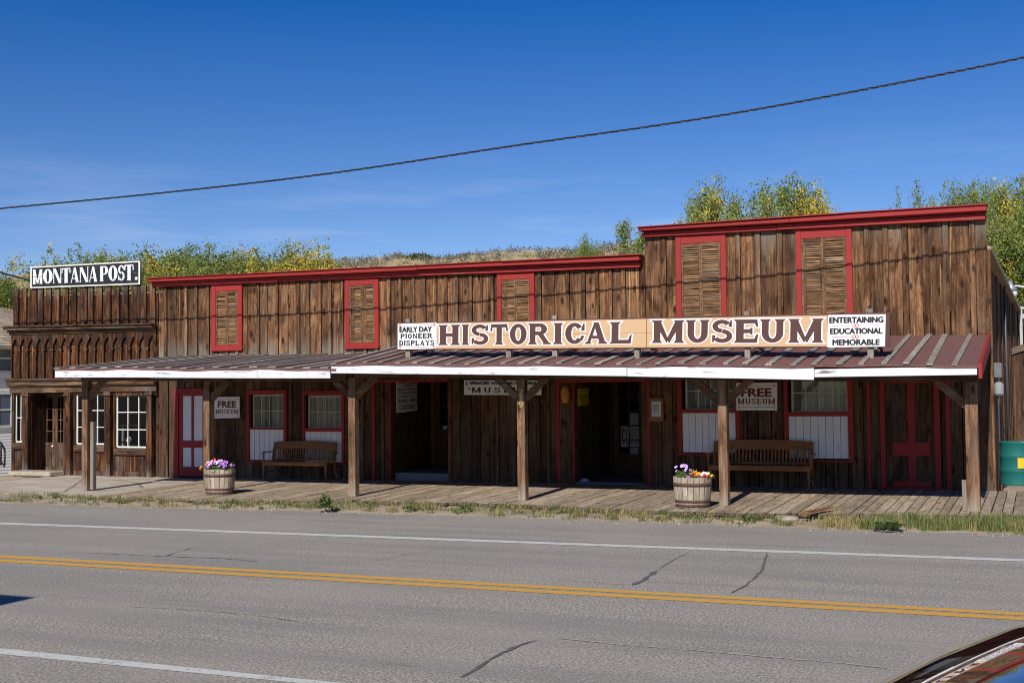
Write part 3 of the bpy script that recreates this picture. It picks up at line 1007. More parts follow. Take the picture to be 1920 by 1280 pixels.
def intervals(x, z0, z1, ops):
    iv = [(z0, z1)]
    for (a, c, lo, hi) in ops:
        if a < x < c:
            out = []
            for p, q in iv:
                if hi <= p or lo >= q:
                    out.append((p, q)); continue
                if lo > p: out.append((p, lo))
                if hi < q: out.append((hi, q))
            iv = out
    return [v for v in iv if v[1] - v[0] > 0.01]
def board_wall(mb, x0, x1, zb, zt, y, ops=(), wd=0.27, bat=0.085, rg=None, wfun=None, batp=0.75, lo=0.22, hi=0.78, thick=0.03, split_z=None):
    rg = rg or random.Random(3)
    wfun = wfun or (lambda x, z, r: 0.0)
    def column(xa, xb, yf, t):
        ed = sorted({xa, xb} | {e for o in ops for e in (o[0], o[1]) if xa < e < xb})
        for a, c in zip(ed, ed[1:]):
            if c - a < 0.004: continue
            xm = (a + c) / 2
            for p, q in intervals(xm, zb(xm), zt(xm), ops):
                pa = zb(a) if abs(p - zb(xm)) < 1e-6 else p
                pc = zb(c) if abs(p - zb(xm)) < 1e-6 else p
                qa = zt(a) if abs(q - zt(xm)) < 1e-6 else q
                qc = zt(c) if abs(q - zt(xm)) < 1e-6 else q
                vstrip(mb, a, c, pa, pc, qa, qc, yf, y + thick, wfun, t)
    x = x0
    while x < x1 - 0.02:
        w_ = wd * rg.uniform(0.78, 1.22)
        xb = min(x + w_, x1)
        if x1 - xb < 0.08: xb = x1
        hb = bat / 2 * rg.uniform(0.8, 1.15)
        bt = xb < x1 - 0.05 and rg.random() < batp
        g_ = rg.uniform(.005, .012)
        column(x + g_, xb - (hb + .012 if bt else g_), y - rg.uniform(0, .009), (rg.uniform(lo, hi), rg.random(), rg.uniform(-.1, .1)))
        if bt:
            column(xb - hb + .004, xb + hb + .002, y - 0.032 - rg.uniform(0, .006), (rg.uniform(lo, hi), rg.random(), rg.uniform(-.05, .15)))
        x = xb + (hb + .006 if bt else 0)
def rect_of(px, y=0.0):
    """x0,z0,x1,z1 on the plane Y=y of a pixel box (x0,y0,x1,y1)"""
    a = onY(px[0], (px[1] + px[3]) / 2, y); c = onY(px[2], (px[1] + px[3]) / 2, y)
    t = onY((px[0] + px[2]) / 2, px[1], y); d = onY((px[0] + px[2]) / 2, px[3], y)
    return a.x, d.z, c.x, t.z

# ---------------------------------------------------------------- porch geometry (needed by the walls)
PY, EY = -3.35, -4.10
LE0, LE1 = onY(102, 690, EY), onY(619.5, 690, EY)
LW0, LW1 = onY(335, 668, 0), onY(654, 664, 0)
RE0, RE1 = onY(620.5, 681.5, EY), onY(1837, 684.5, EY)
RW0, RW1 = onY(803, 634.5, 0), onY(1858, 628, 0)
lw_z, rw_z = lin(LW0, LW1), lin(RW0, RW1)

# ---------------------------------------------------------------- the two museum fronts
XL = onY(297, 780, 0).x
XM = onY(1211, 600, 0).x
XR = onY(1858, 700, 0).x
low_top = lin(onY(284, 527, 0), onY(1212, 481, 0))
tall_top = lin(onY(1206, 432, 0), onY(1855, 390, 0))
WIN = []        # lower windows: frame, glass, rail, white panel, sill (all pixel boxes)
WIN.append(dict(f=(464, 731, 539, 864), g=(474, 741, 533, 801), r=(474, 801, 533, 805), w=(469, 805, 533, 862)))
WIN.append(dict(f=(569, 732, 647, 867), g=(578, 743, 641, 802), r=(576, 802, 642, 808), w=(573, 809, 642, 866)))
WIN.append(dict(f=(1271, 690, 1388, 850), g=(1286, 698, 1378, 767), r=(1280, 767, 1380, 774), w=(1280, 774, 1380, 848)))
WIN.append(dict(f=(1471, 690, 1600, 862), g=(1485, 700, 1587, 772), r=(1479, 772, 1591, 780), w=(1479, 780, 1591, 859)))
E1 = rect_of((731, 716, 841, 896))
E2 = rect_of((1075, 716, 1214, 907))
D0 = rect_of((336, 737, 386, 893))
D3 = rect_of((1660, 708, 1752, 914))
ops_low, ops_tall = [], []
def add_op(r, grow=0.0):
    o = (r[0] - grow, r[2] + grow, r[1] - grow, r[3] + grow)
    (ops_low if r[0] < XM - 0.1 and r[2] < XM else ops_tall).append(o)
    if r[0] < XM < r[2]:
        ops_low.append(o)
for wv in WIN:
    r = rect_of((wv['f'][0] + 4, wv['f'][1] + 4, wv['f'][2] - 4, wv['f'][3] - 2))
    add_op(r)
add_op((E1[0], -0.5, E1[2], E1[3])); add_op((E2[0], -0.5, E2[2], E2[3]))
add_op((D0[0], -0.5, D0[2], D0[3])); add_op((D3[0], -0.5, D3[2], D3[3]))

def w_low(x, z, r):
    v = 0.0
    zr = lw_z(x) if x < LE1.x else rw_z(x)
    if z > zr - .03 and z < zr + 0.5: v = 0.85 * (1 - max(0, z - zr) / 0.5) * (0.4 + r)
    if z < 0.45: v = max(v, 0.35 * (1 - z / 0.45) * (0.3 + r))
    return v
def w_tall(x, z, r):
    v = 0.0
    zt_ = tall_top(x)
    if z > zt_ - 0.75: v = max(0, (r - 0.25)) * 1.7 * (1 - (zt_ - z) / 0.75)
    if z < 0.45: v = max(v, 0.35 * (1 - z / 0.45) * (0.3 + r))
    zr = rw_z(x)
    if zr < z < zr + 0.3: v = 0.4 * (1 - (z - zr) / 0.3) * (0.4 + r)
    return v
low = thing('wooden_storefront', 'long low brown board museum front with red cornice and three narrow shuttered windows', 'building', ((XL + XM) / 2, 0, 0))
tall = thing('wooden_storefront', 'taller brown board false front at the right with two large shuttered windows above the sign', 'building', ((XM + XR) / 2, 0, 0))
def fl_(x): return floor_z(x) - 0.03
zs_low = lambda x: (lw_z(x) if x < LE1.x else rw_z(x)) - 0.02
b = MB()
board_wall(b, XL, XM, zs_low, lambda x: low_top(x), 0, [], 0.262, 0.082, random.Random(21), w_low, 0.75, 0.24, 0.74)
b.build('upper_wall', W_WALL, low)
b = MB()
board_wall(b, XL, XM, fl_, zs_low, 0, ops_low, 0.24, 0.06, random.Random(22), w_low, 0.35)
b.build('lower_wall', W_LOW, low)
b = MB()
board_wall(b, XM, XR, lambda x: rw_z(x) - 0.02, lambda x: tall_top(x), 0, [], 0.335, 0.092, random.Random(23), w_tall, 0.92, 0.26, 0.74)
b.build('upper_wall', W_WALL, tall)
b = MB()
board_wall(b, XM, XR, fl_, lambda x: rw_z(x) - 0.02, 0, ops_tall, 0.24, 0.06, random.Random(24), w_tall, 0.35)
b.build('lower_wall', W_LOW, tall)

# bodies behind the fronts: closed dark shells with a low roof
def shell(parent, x0, x1, y1, zf, zr, roof_mat, back_hole=None):
    mb = MB()
    t = 0.08
    mb.tone = tone(0.2, 0.4)
    mb.hexa([(x0, 0.04, -.1), (x0 + t, 0.04, -.1), (x0 + t, y1, -.1), (x0, y1, -.1), (x0, 0.04, zf), (x0 + t, 0.04, zf), (x0 + t, y1, zr), (x0, y1, zr)])
    mb.hexa([(x1 - t, 0.04, -.1), (x1, 0.04, -.1), (x1, y1, -.1), (x1 - t, y1, -.1), (x1 - t, 0.04, zf), (x1, 0.04, zf), (x1, y1, zr), (x1 - t, y1, zr)])
    if back_hole:
        hx0, hx1, hz0, hz1 = back_hole
        for q in ((x0 + t, hx0, -.1, zr), (hx1, x1 - t, -.1, zr), (hx0, hx1, -.1, hz0), (hx0, hx1, hz1, zr)):
            mb.box(q[0], q[1], y1 - t, y1, q[2], q[3])
    else:
        mb.box(x0 + t, x1 - t, y1 - t, y1, -.1, zr)
    mb.build('body_wall', W_LOW, parent)
    mb = MB()
    mb.hexa([(x0 - .0, .05, zf + .005), (x1, .05, zf + .005), (x1, y1 + .3, zr + .005), (x0, y1 + .3, zr + .005), (x0, .05, zf + .06), (x1, .05, zf + .06), (x1, y1 + .3, zr + .06), (x0, y1 + .3, zr + .06)])
    mb.build('roof', roof_mat, parent)
    mb = MB()
    mb.box(x0 + t, x1 - t, 0.2, y1 - t, -.12, 0.0)
    mb.build('interior_floor', DARK, parent)
shell(low, XL + .01, XM - .005, 12, low_top(XL) - 0.5, 3.6, ROOFING)

# side of the tall building (splays slightly, rake falling to the back)
side0 = onY(1859.5, 470, 0.03); sideb = onY(1919, 606, 14)
zf_, zb_ = side0.z, sideb.z
mb = MB()
ns = 46
rg = random.Random(8)
for i in range(ns):
    a, c = i / ns, (i + 1) / ns
    pa = Vector((XR - .14 * (1 - a) + (sideb.x - XR) * a, 0.035 + (sideb.y - 0.035) * a, 0)); pc = Vector((XR - .14 * (1 - c) + (sideb.x - XR) * c, 0.035 + (sideb.y - .035) * c, 0))
    za, zc = zf_ + (zb_ - zf_) * a, zf_ + (zb_ - zf_) * c
    o = 0.03 * (rg.random() < 0.3) + rg.uniform(0, .006)
    mb.tone = tone(0.3, 0.65, 0, rg)
    mb.hexa([(pa.x - .05, pa.y, -.2), (pa.x + o, pa.y, -.2), (pc.x + o, pc.y, -.2), (pc.x - .05, pc.y, -.2), (pa.x - .05, pa.y, za), (pa.x + o, pa.y, za), (pc.x + o, pc.y, zc), (pc.x - .05, pc.y, zc)])
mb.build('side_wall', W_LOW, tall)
mb = MB()
mb.tone = (0.4, .2, .2)
mb.hexa([(XM, 0.05, zf_ + .01), (XR + .06, .05, zf_ + .01), (sideb.x + .08, 14.2, zb_ + .01), (XM, 14.2, zb_ + .01), (XM, .05, zf_ + .09), (XR + .06, .05, zf_ + .09), (sideb.x + .08, 14.2, zb_ + .09), (XM, 14.2, zb_ + .09)])
mb.build('roof', SHINGLE, tall)
mb = MB()
mb.tone = (0.3, .4, 0)
mb.box(XM + .01, XM + .09, .04, 14, -.1, zb_); mb.hexa([(XM + .01, .04, zb_), (XM + .09, .04, zb_), (XM + .09, 14, zb_), (XM + .01, 14, zb_), (XM + .01, .04, zf_), (XM + .09, .04, zf_), (XM + .09, 14, zb_ + .001), (XM + .01, 14, zb_ + .001)])
mb.box(XM + .09, sideb.x - .1, 13.9, 14, -.1, zb_)
mb.build('body_wall', W_LOW, tall)
mb = MB(); mb.box(XM + .1, XR - .1, 0.2, 13.8, -.12, 0.0); mb.build('interior_floor', DARK, tall)
# back of the tall false front above the roof of its neighbour, and corner board at the right
mb = MB()
mb.tone = (0.45, .7, .1)
mb.box(XR - .005, XR + .045, -.035, .06, 0.0, zf_ + 0.02)
mb.build('corner_board', W_WALL, tall)
mb = MB(); mb.tone = (.4, .3, .1)
mb.slab([(XM + .01, tall_top(XM) - .02), (XR - .01, tall_top(XR) - .02), (XR - .01, 3.4), (XM + .01, 3.4)], 0.032, 0.06)
mb.build('false_front_backing', W_LOW, tall)
mb = MB(); mb.tone = (.1, .3, 0)
mb.slab([(XL + .01, low_top(XL) - .02), (XM - .01, low_top(XM) - .02), (XM - .01, 2.6), (XL + .01, 2.6)], 0.032, 0.038)
mb.build('false_front_backing', W_LOW, low)

# red stepped cornices
def cornice(parent, l, r, h0, h1, lx=0.0, rx=0.0):
    """l, r: top corners on the wall plane; h0, h1: height at the left and right in metres"""
    mb = MB()
    def q(a, c, xl, xr):
        return [(l.x - xl, l.z - h0 * a), (r.x + xr, r.z - h1 * a), (r.x + xr, r.z - h1 * c), (l.x - xl, l.z - h0 * c)]
    rg = random.Random(int(abs(l.x * 7)))
    for a, c, inset, y0, y1, ln in ((0.0, 0.10, 0, -.30, .06, 3.1), (0.11, 0.46, .02, -.255, .05, 4.3), (0.47, 0.56, .07, -.17, .05, 4.3), (0.57, 1.0, .05, -.125, .04, 3.6)):
        Q_ = q(a, c, lx - inset, rx - inset)
        x0, x1 = Q_[0][0], Q_[1][0]
        k = max(2, int((x1 - x0) / ln))
        cuts = [0] + sorted(min(.97, max(.03, (i + rg.uniform(-.25, .25)) / k)) for i in range(1, k)) + [1]
        for t0, t1 in zip(cuts, cuts[1:]):
            d0, d1, yo = rg.uniform(-.010, .006), rg.uniform(-.010, .006), rg.uniform(-.008, .008)
            L_ = lambda p, s, t: (p[0] + (s[0] - p[0]) * t, p[1] + (s[1] - p[1]) * t)
            tl_, tr_, br_, bl_ = L_(Q_[0], Q_[1], t0), L_(Q_[0], Q_[1], t1), L_(Q_[3], Q_[2], t1), L_(Q_[3], Q_[2], t0)
            mb.tone = (rg.uniform(.36, .62), rg.random(), 0)
            mb.slab([(tl_[0], tl_[1] + d0), (tr_[0] - .004, tr_[1] + d1), (br_[0] - .004, br_[1] + d1), (bl_[0], bl_[1] + d0)], y0 + yo, y1)
    return mb.build('cornice', P_REDX, parent, bevel=.006)
def ch(px, a, c):
    return onY(px, a, 0).z - onY(px, c, 0).z
fl0, fr0 = onY(284, 521, -.28), onY(1213, 475, -.28)
fl0.y = fr0.y = 0
cornice(low, Vector((XL - .0, 0, fl0.z)), Vector((XM, 0, fr0.z)), ch(284, 521, 536), ch(1212, 475, 497.5), 0.16, -0.02)
tl0, tr0 = onY(1206, 423.5, -.28), onY(1856, 380.5, -.28)
cornice(tall, Vector((XM, 0, tl0.z)), Vector((XR, 0, tr0.z)), ch(1206, 423, 441), ch(1856, 380, 407), 0.08, 0.03)
# red peg boards showing between cornice and upper windows are part of the frames below

# upper shuttered windows
def shutter_window(parent, fo, fi, pegs=3, zbot=None):
    x0, z0, x1, z1 = rect_of(fo); a0, b0, a1, b1 = rect_of(fi)
    if zbot is not None: z0, b0 = zbot, zbot + (b0 - z0 if b0 - z0 > 0.02 else 0.05)
    mb = MB()
    mb.tone = tone(.42, .6)
    mb.box(x0, a0, -.062, -.002, z0, z1); mb.tone = tone(.42, .6); mb.box(a1, x1, -.062, -.002, z0, z1)
    mb.tone = tone(.42, .6); mb.box(x0 - .02, x1 + .02, -.070, -.004, z1, z1 + .075)
    mb.tone = tone(.42, .6); mb.box(a0, a1, -.056, -.002, b1, z1); mb.tone = tone(.4, .6); mb.box(x0 - .015, x1 + .015, -.085, -.003, z0 - .06, z0)
    if b0 - z0 > .01:
        mb.box(a0, a1, -.054, -.002, z0, b0)
    for i in range(pegs):
        px = x0 + (x1 - x0) * (0.15 + 0.35 * i)
        mb.box(px - .03, px + .03, -.05, -.004, z1 + .075, z1 + .15)
    fr = mb.build('window_frame', P_RED, parent, bevel=.004)
    xm = (a0 + a1) / 2
    for l, r in ((a0 + .006, xm - .003), (xm + .003, a1 - .006)):
        mb = MB()
        st = 0.030
        for (p, q) in ((l, l + st), (r - st, r)):
            mb.tone = tone(.28, .5); mb.box(p, q, -.050, -.006, b0 + .004, b1 - .004)
        mb.tone = tone(.3, .5); mb.box(l + st, r - st, -.046, -.006, b0 + .004, b0 + .06); mb.box(l + st, r - st, -.046, -.006, b1 - .06, b1 - .004)
        z = b0 + .07
        ph = 0.042
        while z < b1 - .075:
            tl_ = R_.uniform(-.006, .006)
            dz = R_.uniform(-.003, .003)
            mb.tone = (R_.uniform(.30, .95), R_.random(), R_.uniform(-.2, .2))
            yo = -.036 + R_.uniform(-.007, .004)
            # tilted slat: top edge further back
            mb.hexa([(l + st, yo, z + dz), (r - st, yo, z + tl_ + dz), (r - st, yo + .012, z + tl_ + .004 + dz), (l + st, yo + .012, z + .004 + dz),
                     (l + st, yo + .018, z + dz + ph * .70), (r - st, yo + .018, z + tl_ + dz + ph * .70), (r - st, yo + .026, z + tl_ + dz + ph * .70), (l + st, yo + .026, z + dz + ph * .70)])
            z += ph * R_.uniform(.93, 1.07)
        mb.build('shutter', W_SLAT, fr)
shutter_window(low, (399, 535.5, 456, 653), (407, 546, 448, 647))
shutter_window(low, (649, 523, 712, 649), (657, 535, 704, 642))
z3 = rect_of((649, 523, 712, 649))[1]
shutter_window(low, (934, 511.5, 1004, 630), (942, 524, 995, 640), zbot=z3 - 0.02)
zt4 = rect_of((649, 523, 712, 652))[1] + 0.02
shutter_window(tall, (1269, 441, 1363, 620), (1279, 456, 1353, 612), 3, zt4)
shutter_window(tall, (1494, 428, 1599, 620), (1504, 446, 1588, 612), 1, zt4)

# lower windows with white board aprons
def lower_window(parent, wv, cols=4, rows=2, label=None):
    x0, z0, x1, z1 = rect_of(wv['f']); gx0, gz0, gx1, gz1 = rect_of(wv['g']); rx0, rz0, rx1, rz1 = rect_of(wv['r']); wx0, wz0, wx1, wz1 = rect_of(wv['w'])
    ix0, ix1 = min(gx0, wx0) , max(gx1, wx1)
    mb = MB()
    mb.tone = tone(.35, .6); mb.box(x0, ix0 - .004, -.05, .05, z0, z1)
    mb.tone = tone(.35, .6); mb.box(ix1 + .004, x1, -.05, .05, z0, z1)
    mb.tone = tone(.35, .6); mb.box(ix0 - .004, ix1 + .004, -.047, .05, gz1 + .03, z1)
    mb.tone = tone(.35, .6); mb.box(ix0 - .004, ix1 + .004, -.044, .05, wz1 + .002, rz1)
    mb.tone = tone(.4, .6); mb.box(x0 - .04, x1 + .04, -.085, .02, z0 - .035, z0)
    fr = mb.build('window', P_RED, parent, bevel=.004)
    mb = MB()
    k = int((wx1 - wx0) / 0.145) + 1
    for i in range(k):
        a = wx0 + (wx1 - wx0) * i / k; c = wx0 + (wx1 - wx0) * (i + 1) / k
        mb.tone = tone(.4, .58); mb.box(a + .004, c - .004, -.012 - R_.uniform(0, .004), .03, wz0 + .001, wz1)
    mb.build('white_apron', P_WHITEZ, fr, bevel=.002)
    mb = MB()
    mb.tone = tone()
    for i in range(cols + 1):
        xx = gx0 + (gx1 - gx0) * i / cols; h_ = .010 if 0 < i < cols else .02
        mb.box(xx - h_, xx + h_, .035, .06, gz0, gz1 + .02)
    for j in range(rows + 1):
        zz = gz0 + (gz1 - gz0) * j / rows; h_ = .010 if 0 < j < rows else .018
        mb.box(gx0 - .01, gx1 + .01, .032, .058, zz - h_, zz + h_)
    mb.build('sash', P_CREAM, fr)
    mb = MB(); mb.box(gx0 - .02, gx1 + .02, .045, .049, gz0 - .02, gz1 + .03); mb.build('glass_pane', GLASS, fr)
    mb = MB()       # gathered curtain: a folded sheet
    nn = 60
    pts = [(gx0 - .05 + (gx1 - gx0 + .1) * i / nn, .16 + .018 * math.sin(i * 1.9 + math.sin(i * .7) * 2)) for i in range(nn + 1)]
    for i in range(nn):
        mb.tone = (.38 + .22 * math.sin(i * .37) ** 2, .1, 0)
        (xa, ya), (xb, yb) = pts[i], pts[i + 1]
        mb.face([(xa, ya, gz0 - .05), (xb, yb, gz0 - .05), (xb, yb, gz1 + .05), (xa, ya, gz1 + .05)])
        mb.face([(xa, ya + .004, gz1 + .05), (xb, yb + .004, gz1 + .05), (xb, yb + .004, gz0 - .05), (xa, ya + .004, gz0 - .05)])
    mb.build('curtain', CURTAIN, fr)
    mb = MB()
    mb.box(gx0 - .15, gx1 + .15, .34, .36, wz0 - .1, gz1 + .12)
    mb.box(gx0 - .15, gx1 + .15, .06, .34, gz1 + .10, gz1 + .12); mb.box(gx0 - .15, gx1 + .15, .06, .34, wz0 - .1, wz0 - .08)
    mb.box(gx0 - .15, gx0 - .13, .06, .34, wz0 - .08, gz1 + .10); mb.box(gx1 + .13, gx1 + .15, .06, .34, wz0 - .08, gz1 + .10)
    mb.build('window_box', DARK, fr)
for wv in WIN[:2]: lower_window(low, wv, 4, 2)
for wv in WIN[2:]: lower_window(tall, wv, 4, 2)

def red_strip(mb, x0, x1, z0, z1, y=-.03):
    mb.tone = tone(.3, .6)
    mb.box(x0, x1, y, -.0015 if y < -.002 else .02, z0, z1)
def px_x(px, py=800): return onY(px, py, 0).x
def px_z(px, py): return onY(px, py, 0).z

# left red screen door with white panels
dx0, dz0, dx1, dz1 = D0
mb = MB()
red_strip(mb, px_x(329), dx0, fl_(dx0) + .03, px_z(360, 728), -.045); red_strip(mb, dx1, px_x(393), fl_(dx0) + .03, px_z(360, 728), -.045)
red_strip(mb, dx0, dx1, dz1, px_z(360, 728), -.042)
fr = mb.build('door_frame', P_RED, low, bevel=.004)
mb = MB()
xa, xb, xc, xd = px_x(342.5), px_x(359.5), px_x(363), px_x(380.5)
zu1, zu0, zl1, zl0 = px_z(360, 742), px_z(360, 826), px_z(360, 839), px_z(360, 875)
mb.tone = tone(.4, .55)
mb.box(dx0, xa, -.02, .03, dz0, dz1); mb.box(xd, dx1, -.02, .03, dz0, dz1); mb.box(xb, xc, -.02, .03, zl0, zu1)
mb.box(xa, xd, -.022, .03, zu1, dz1); mb.box(xa, xb, -.021, .03, zl1, zu0); mb.box(xc, xd, -.021, .03, zl1, zu0); mb.box(xa, xd, -.022, .03, dz0, zl0)
mb.mat = 1
for (p, q) in ((xa, xb), (xc, xd)):
    mb.box(p, q, .005, .02, zu0, zu1); mb.box(p, q, .005, .02, zl0, zl1)
dr = mb.build('door', [P_RED, P_WHITEZ], low, bevel=.002)

# right closed board door with red cross battens
dx0, dz0, dx1, dz1 = D3
mb = MB()
fz = fl_(dx0) + .03
red_strip(mb, px_x(1623), px_x(1632), fz, px_z(1640, 700)); red_strip(mb, px_x(1773), px_x(1782), fz, px_z(1640, 700))
red_strip(mb, px_x(1651), dx0, fz, px_z(1700, 700), -.05); red_strip(mb, dx1, px_x(1763), fz, px_z(1700, 700), -.05)
red_strip(mb, px_x(1632), px_x(1651), px_z(1640, 712), px_z(1640, 705), -.028); red_strip(mb, px_x(1763), px_x(1773), px_z(1640, 714), px_z(1640, 707), -.028)
mb.tone = tone(.2, .3); mb.box(px_x(1645), px_x(1766), -.12, .02, fz + .002, fz + .05)
mb.build('door_frame', P_RED, tall, bevel=.004)
mb = MB()
k = 7
for i in range(k):
    a, c = dx0 + (dx1 - dx0) * i / k, dx0 + (dx1 - dx0) * (i + 1) / k
    mb.tone = tone(.3, .6); mb.box(a + .002, c - .002, .02, .05, dz0, dz1)
mb.mat = 1
mb.tone = tone(.4, .6); mb.box(px_x(1702), px_x(1716), -.010, .02, px_z(1700, 902), px_z(1700, 718))
mb.tone = tone(.4, .6); mb.box(px_x(1673), px_x(1743), -.016, .019, px_z(1708, 854), px_z(1708, 828.5))
mb.tone = tone(.35, .5); mb.box(px_x(1673), px_x(1743), -.014, .019, px_z(1708, 914), px_z(1708, 902))
mb.tone = tone(.35, .5); mb.box(px_x(1673), px_x(1743), -.014, .019, px_z(1708, 718), px_z(1708, 705))
mb.build('door', [W_LOW, P_RED], tall)

# recessed entrances
def entrance(parent, r, back_px, trims, beam, step=None):
    x0, z0, x1, z1 = r
    D = onX(back_px, 800, x0).y
    mb = MB()
    rg = random.Random(int(back_px))
    k = 5
    for i in range(k):      # board side walls
        a, c = D * i / k, D * (i + 1) / k
        for xx in (x0 - .05, x1 + .05):
            mb.tone = tone(.3, .6, 0, rg)
            mb.box(xx - .05, xx + .05 - rg.uniform(0, .006), .03 + a, .03 + c - .004, -.1, z1 + .1)
    mb.tone = tone(.3, .5); mb.box(x0 - .1, x1 + .1, .03, D + .1, z1 + .1, z1 + .14)
    mb.tone = (.3, .3, 0); mb.box(x0 - .1, x1 + .1, D + .02, D + .1, -.1, z1 + .1)
    en = mb.build('entrance', W_LOW, parent)
    mb = MB()
    for (p, q) in trims:
        mb.tone = tone(.35, .6); mb.box(p, q, -.032, -.0015, floor_z(p), z1 + .12)
    mb.tone = tone(.35, .6); mb.box(trims[0][1], trims[-1][0], -.030, -.0012, z1, z1 + .07)
    # jambs
    mb.tone = tone(.2, .45); mb.box(x0, x0 + .03, -.028, .06, floor_z(x0), z1)
    mb.build('entrance_trim', P_RED, en, bevel=.003)
    return en, D
E1a = (px_x(698), px_x(704)); E1b = (px_x(841), px_x(847))
en1, D1 = entrance(low, E1, 808, [E1a, E1b], None)
en2, D2 = entrance(low, E2, 1144, [(px_x(1044), px_x(1050)), (px_x(1214), px_x(1220))], None)
mb = MB(); mb.tone = tone(.45, .55)
mb.box(E1[0] + .06, E1[2] - .005, .12, D1 + .02, -.1, onY(780, 886.5, .12).z)
mb.build('step', plain('grey_concrete', (0.22, 0.21, 0.205), .9, .15), en1, bevel=.006)
def glazed_door(parent, D, x0, x1, z0, z1, gx0, gx1, gz0, gz1, cols, rows, handle_left=True):
    mb = MB()
    y0, y1 = D - .05, D
    mb.tone = tone(.4, .6)
    mb.box(x0, gx0, y0, y1, z0, z1); mb.box(gx1, x1, y0, y1, z0, z1); mb.box(gx0, gx1, y0 + .001, y1, z0, gz0); mb.box(gx0, gx1, y0 + .001, y1, gz1, z1)
    for i in range(1, cols):
        xx = gx0 + (gx1 - gx0) * i / cols; mb.box(xx - .012, xx + .012, y0 + .006, y1, gz0, gz1)
    for j in range(1, rows):
        zz = gz0 + (gz1 - gz0) * j / rows; mb.box(gx0, gx1, y0 + .008, y1, zz - .012, zz + .012)
    mb.mat = 1; mb.box(gx0, gx1, D - .028, D - .022, gz0, gz1)
    mb.mat = 2; mb.tone = (.3, 0, 0); mb.box(gx0, gx1, D - .001, D + .018, gz0, gz1)
    mb.mat = 3; mb.tone = (.5, 0, 0)
    hx = x0 + .07 if handle_left else x1 - .07
    mb.lathe([(.012, 0), (.03, .012), (.03, .03), (.001, .04)], 10, (hx, y0 - .03, z0 + .95))
    return mb.build('door', [W_DOOR, GLASS, DARK, P_BRASS], parent)
def bx(px, D, py=800): return onY(px, py, D).x
def bz(px, py, D): return onY(px, py, D).z
zf1 = bz(820, 871, D1); zf2 = bz(1170, 889, D2)
gd1 = glazed_door(en1, D1 - .02, bx(816, D1), bx(816, D1) + .92, zf1, E1[3] + .05, bx(827.5, D1), bx(827.5, D1) + .6, zf1 + .85, E1[3], 2, 4)
gd2 = glazed_door(en2, D2 - .02, bx(1151, D2), bx(1151, D2) + .92, zf2, E2[3] + .05, bx(1162, D2), bx(1196.5, D2) + .04, bz(1180, 851, D2), E2[3], 2, 5, True)
mb = MB(); mb.tone = (.5, .2, 0)
mb.box(bx(811, D1), bx(815.5, D1), D1 - .07, D1 + .02, zf1, E1[3] + .08)
mb.build('door_jamb', W_BENCH, en1)
mb = MB(); mb.tone = (.4, .2, 0)
mb.box(bx(1145, D2), bx(1149, D2), D2 - .07, D2 + .02, zf2, E2[3] + .08)
mb.build('door_jamb', W_LOW, en2)
mb = MB(); mb.tone = (.5, .6, 0)
mb.box(E2[2] - .12, E2[2] - .001, -.01, .05, floor_z(E2[2]), E2[3])
mb.build('door_jamb', W_LOW, en2)
mb = MB(); mb.tone = (.45, .1, 0)
mb.box(px_x(1050) + .002, E2[0] - .001, -.016, .0, floor_z(E2[2]), E2[3])
mb.build('door_jamb', W_LOW, en2)
mb = MB(); mb.box(E2[0] + .01, E2[2] - .01, .04, D2, -.1, zf2 - .004); mb.build('entrance_floor', plain('dark_grey_concrete', (0.17, 0.165, 0.17), .9, .15), en2)

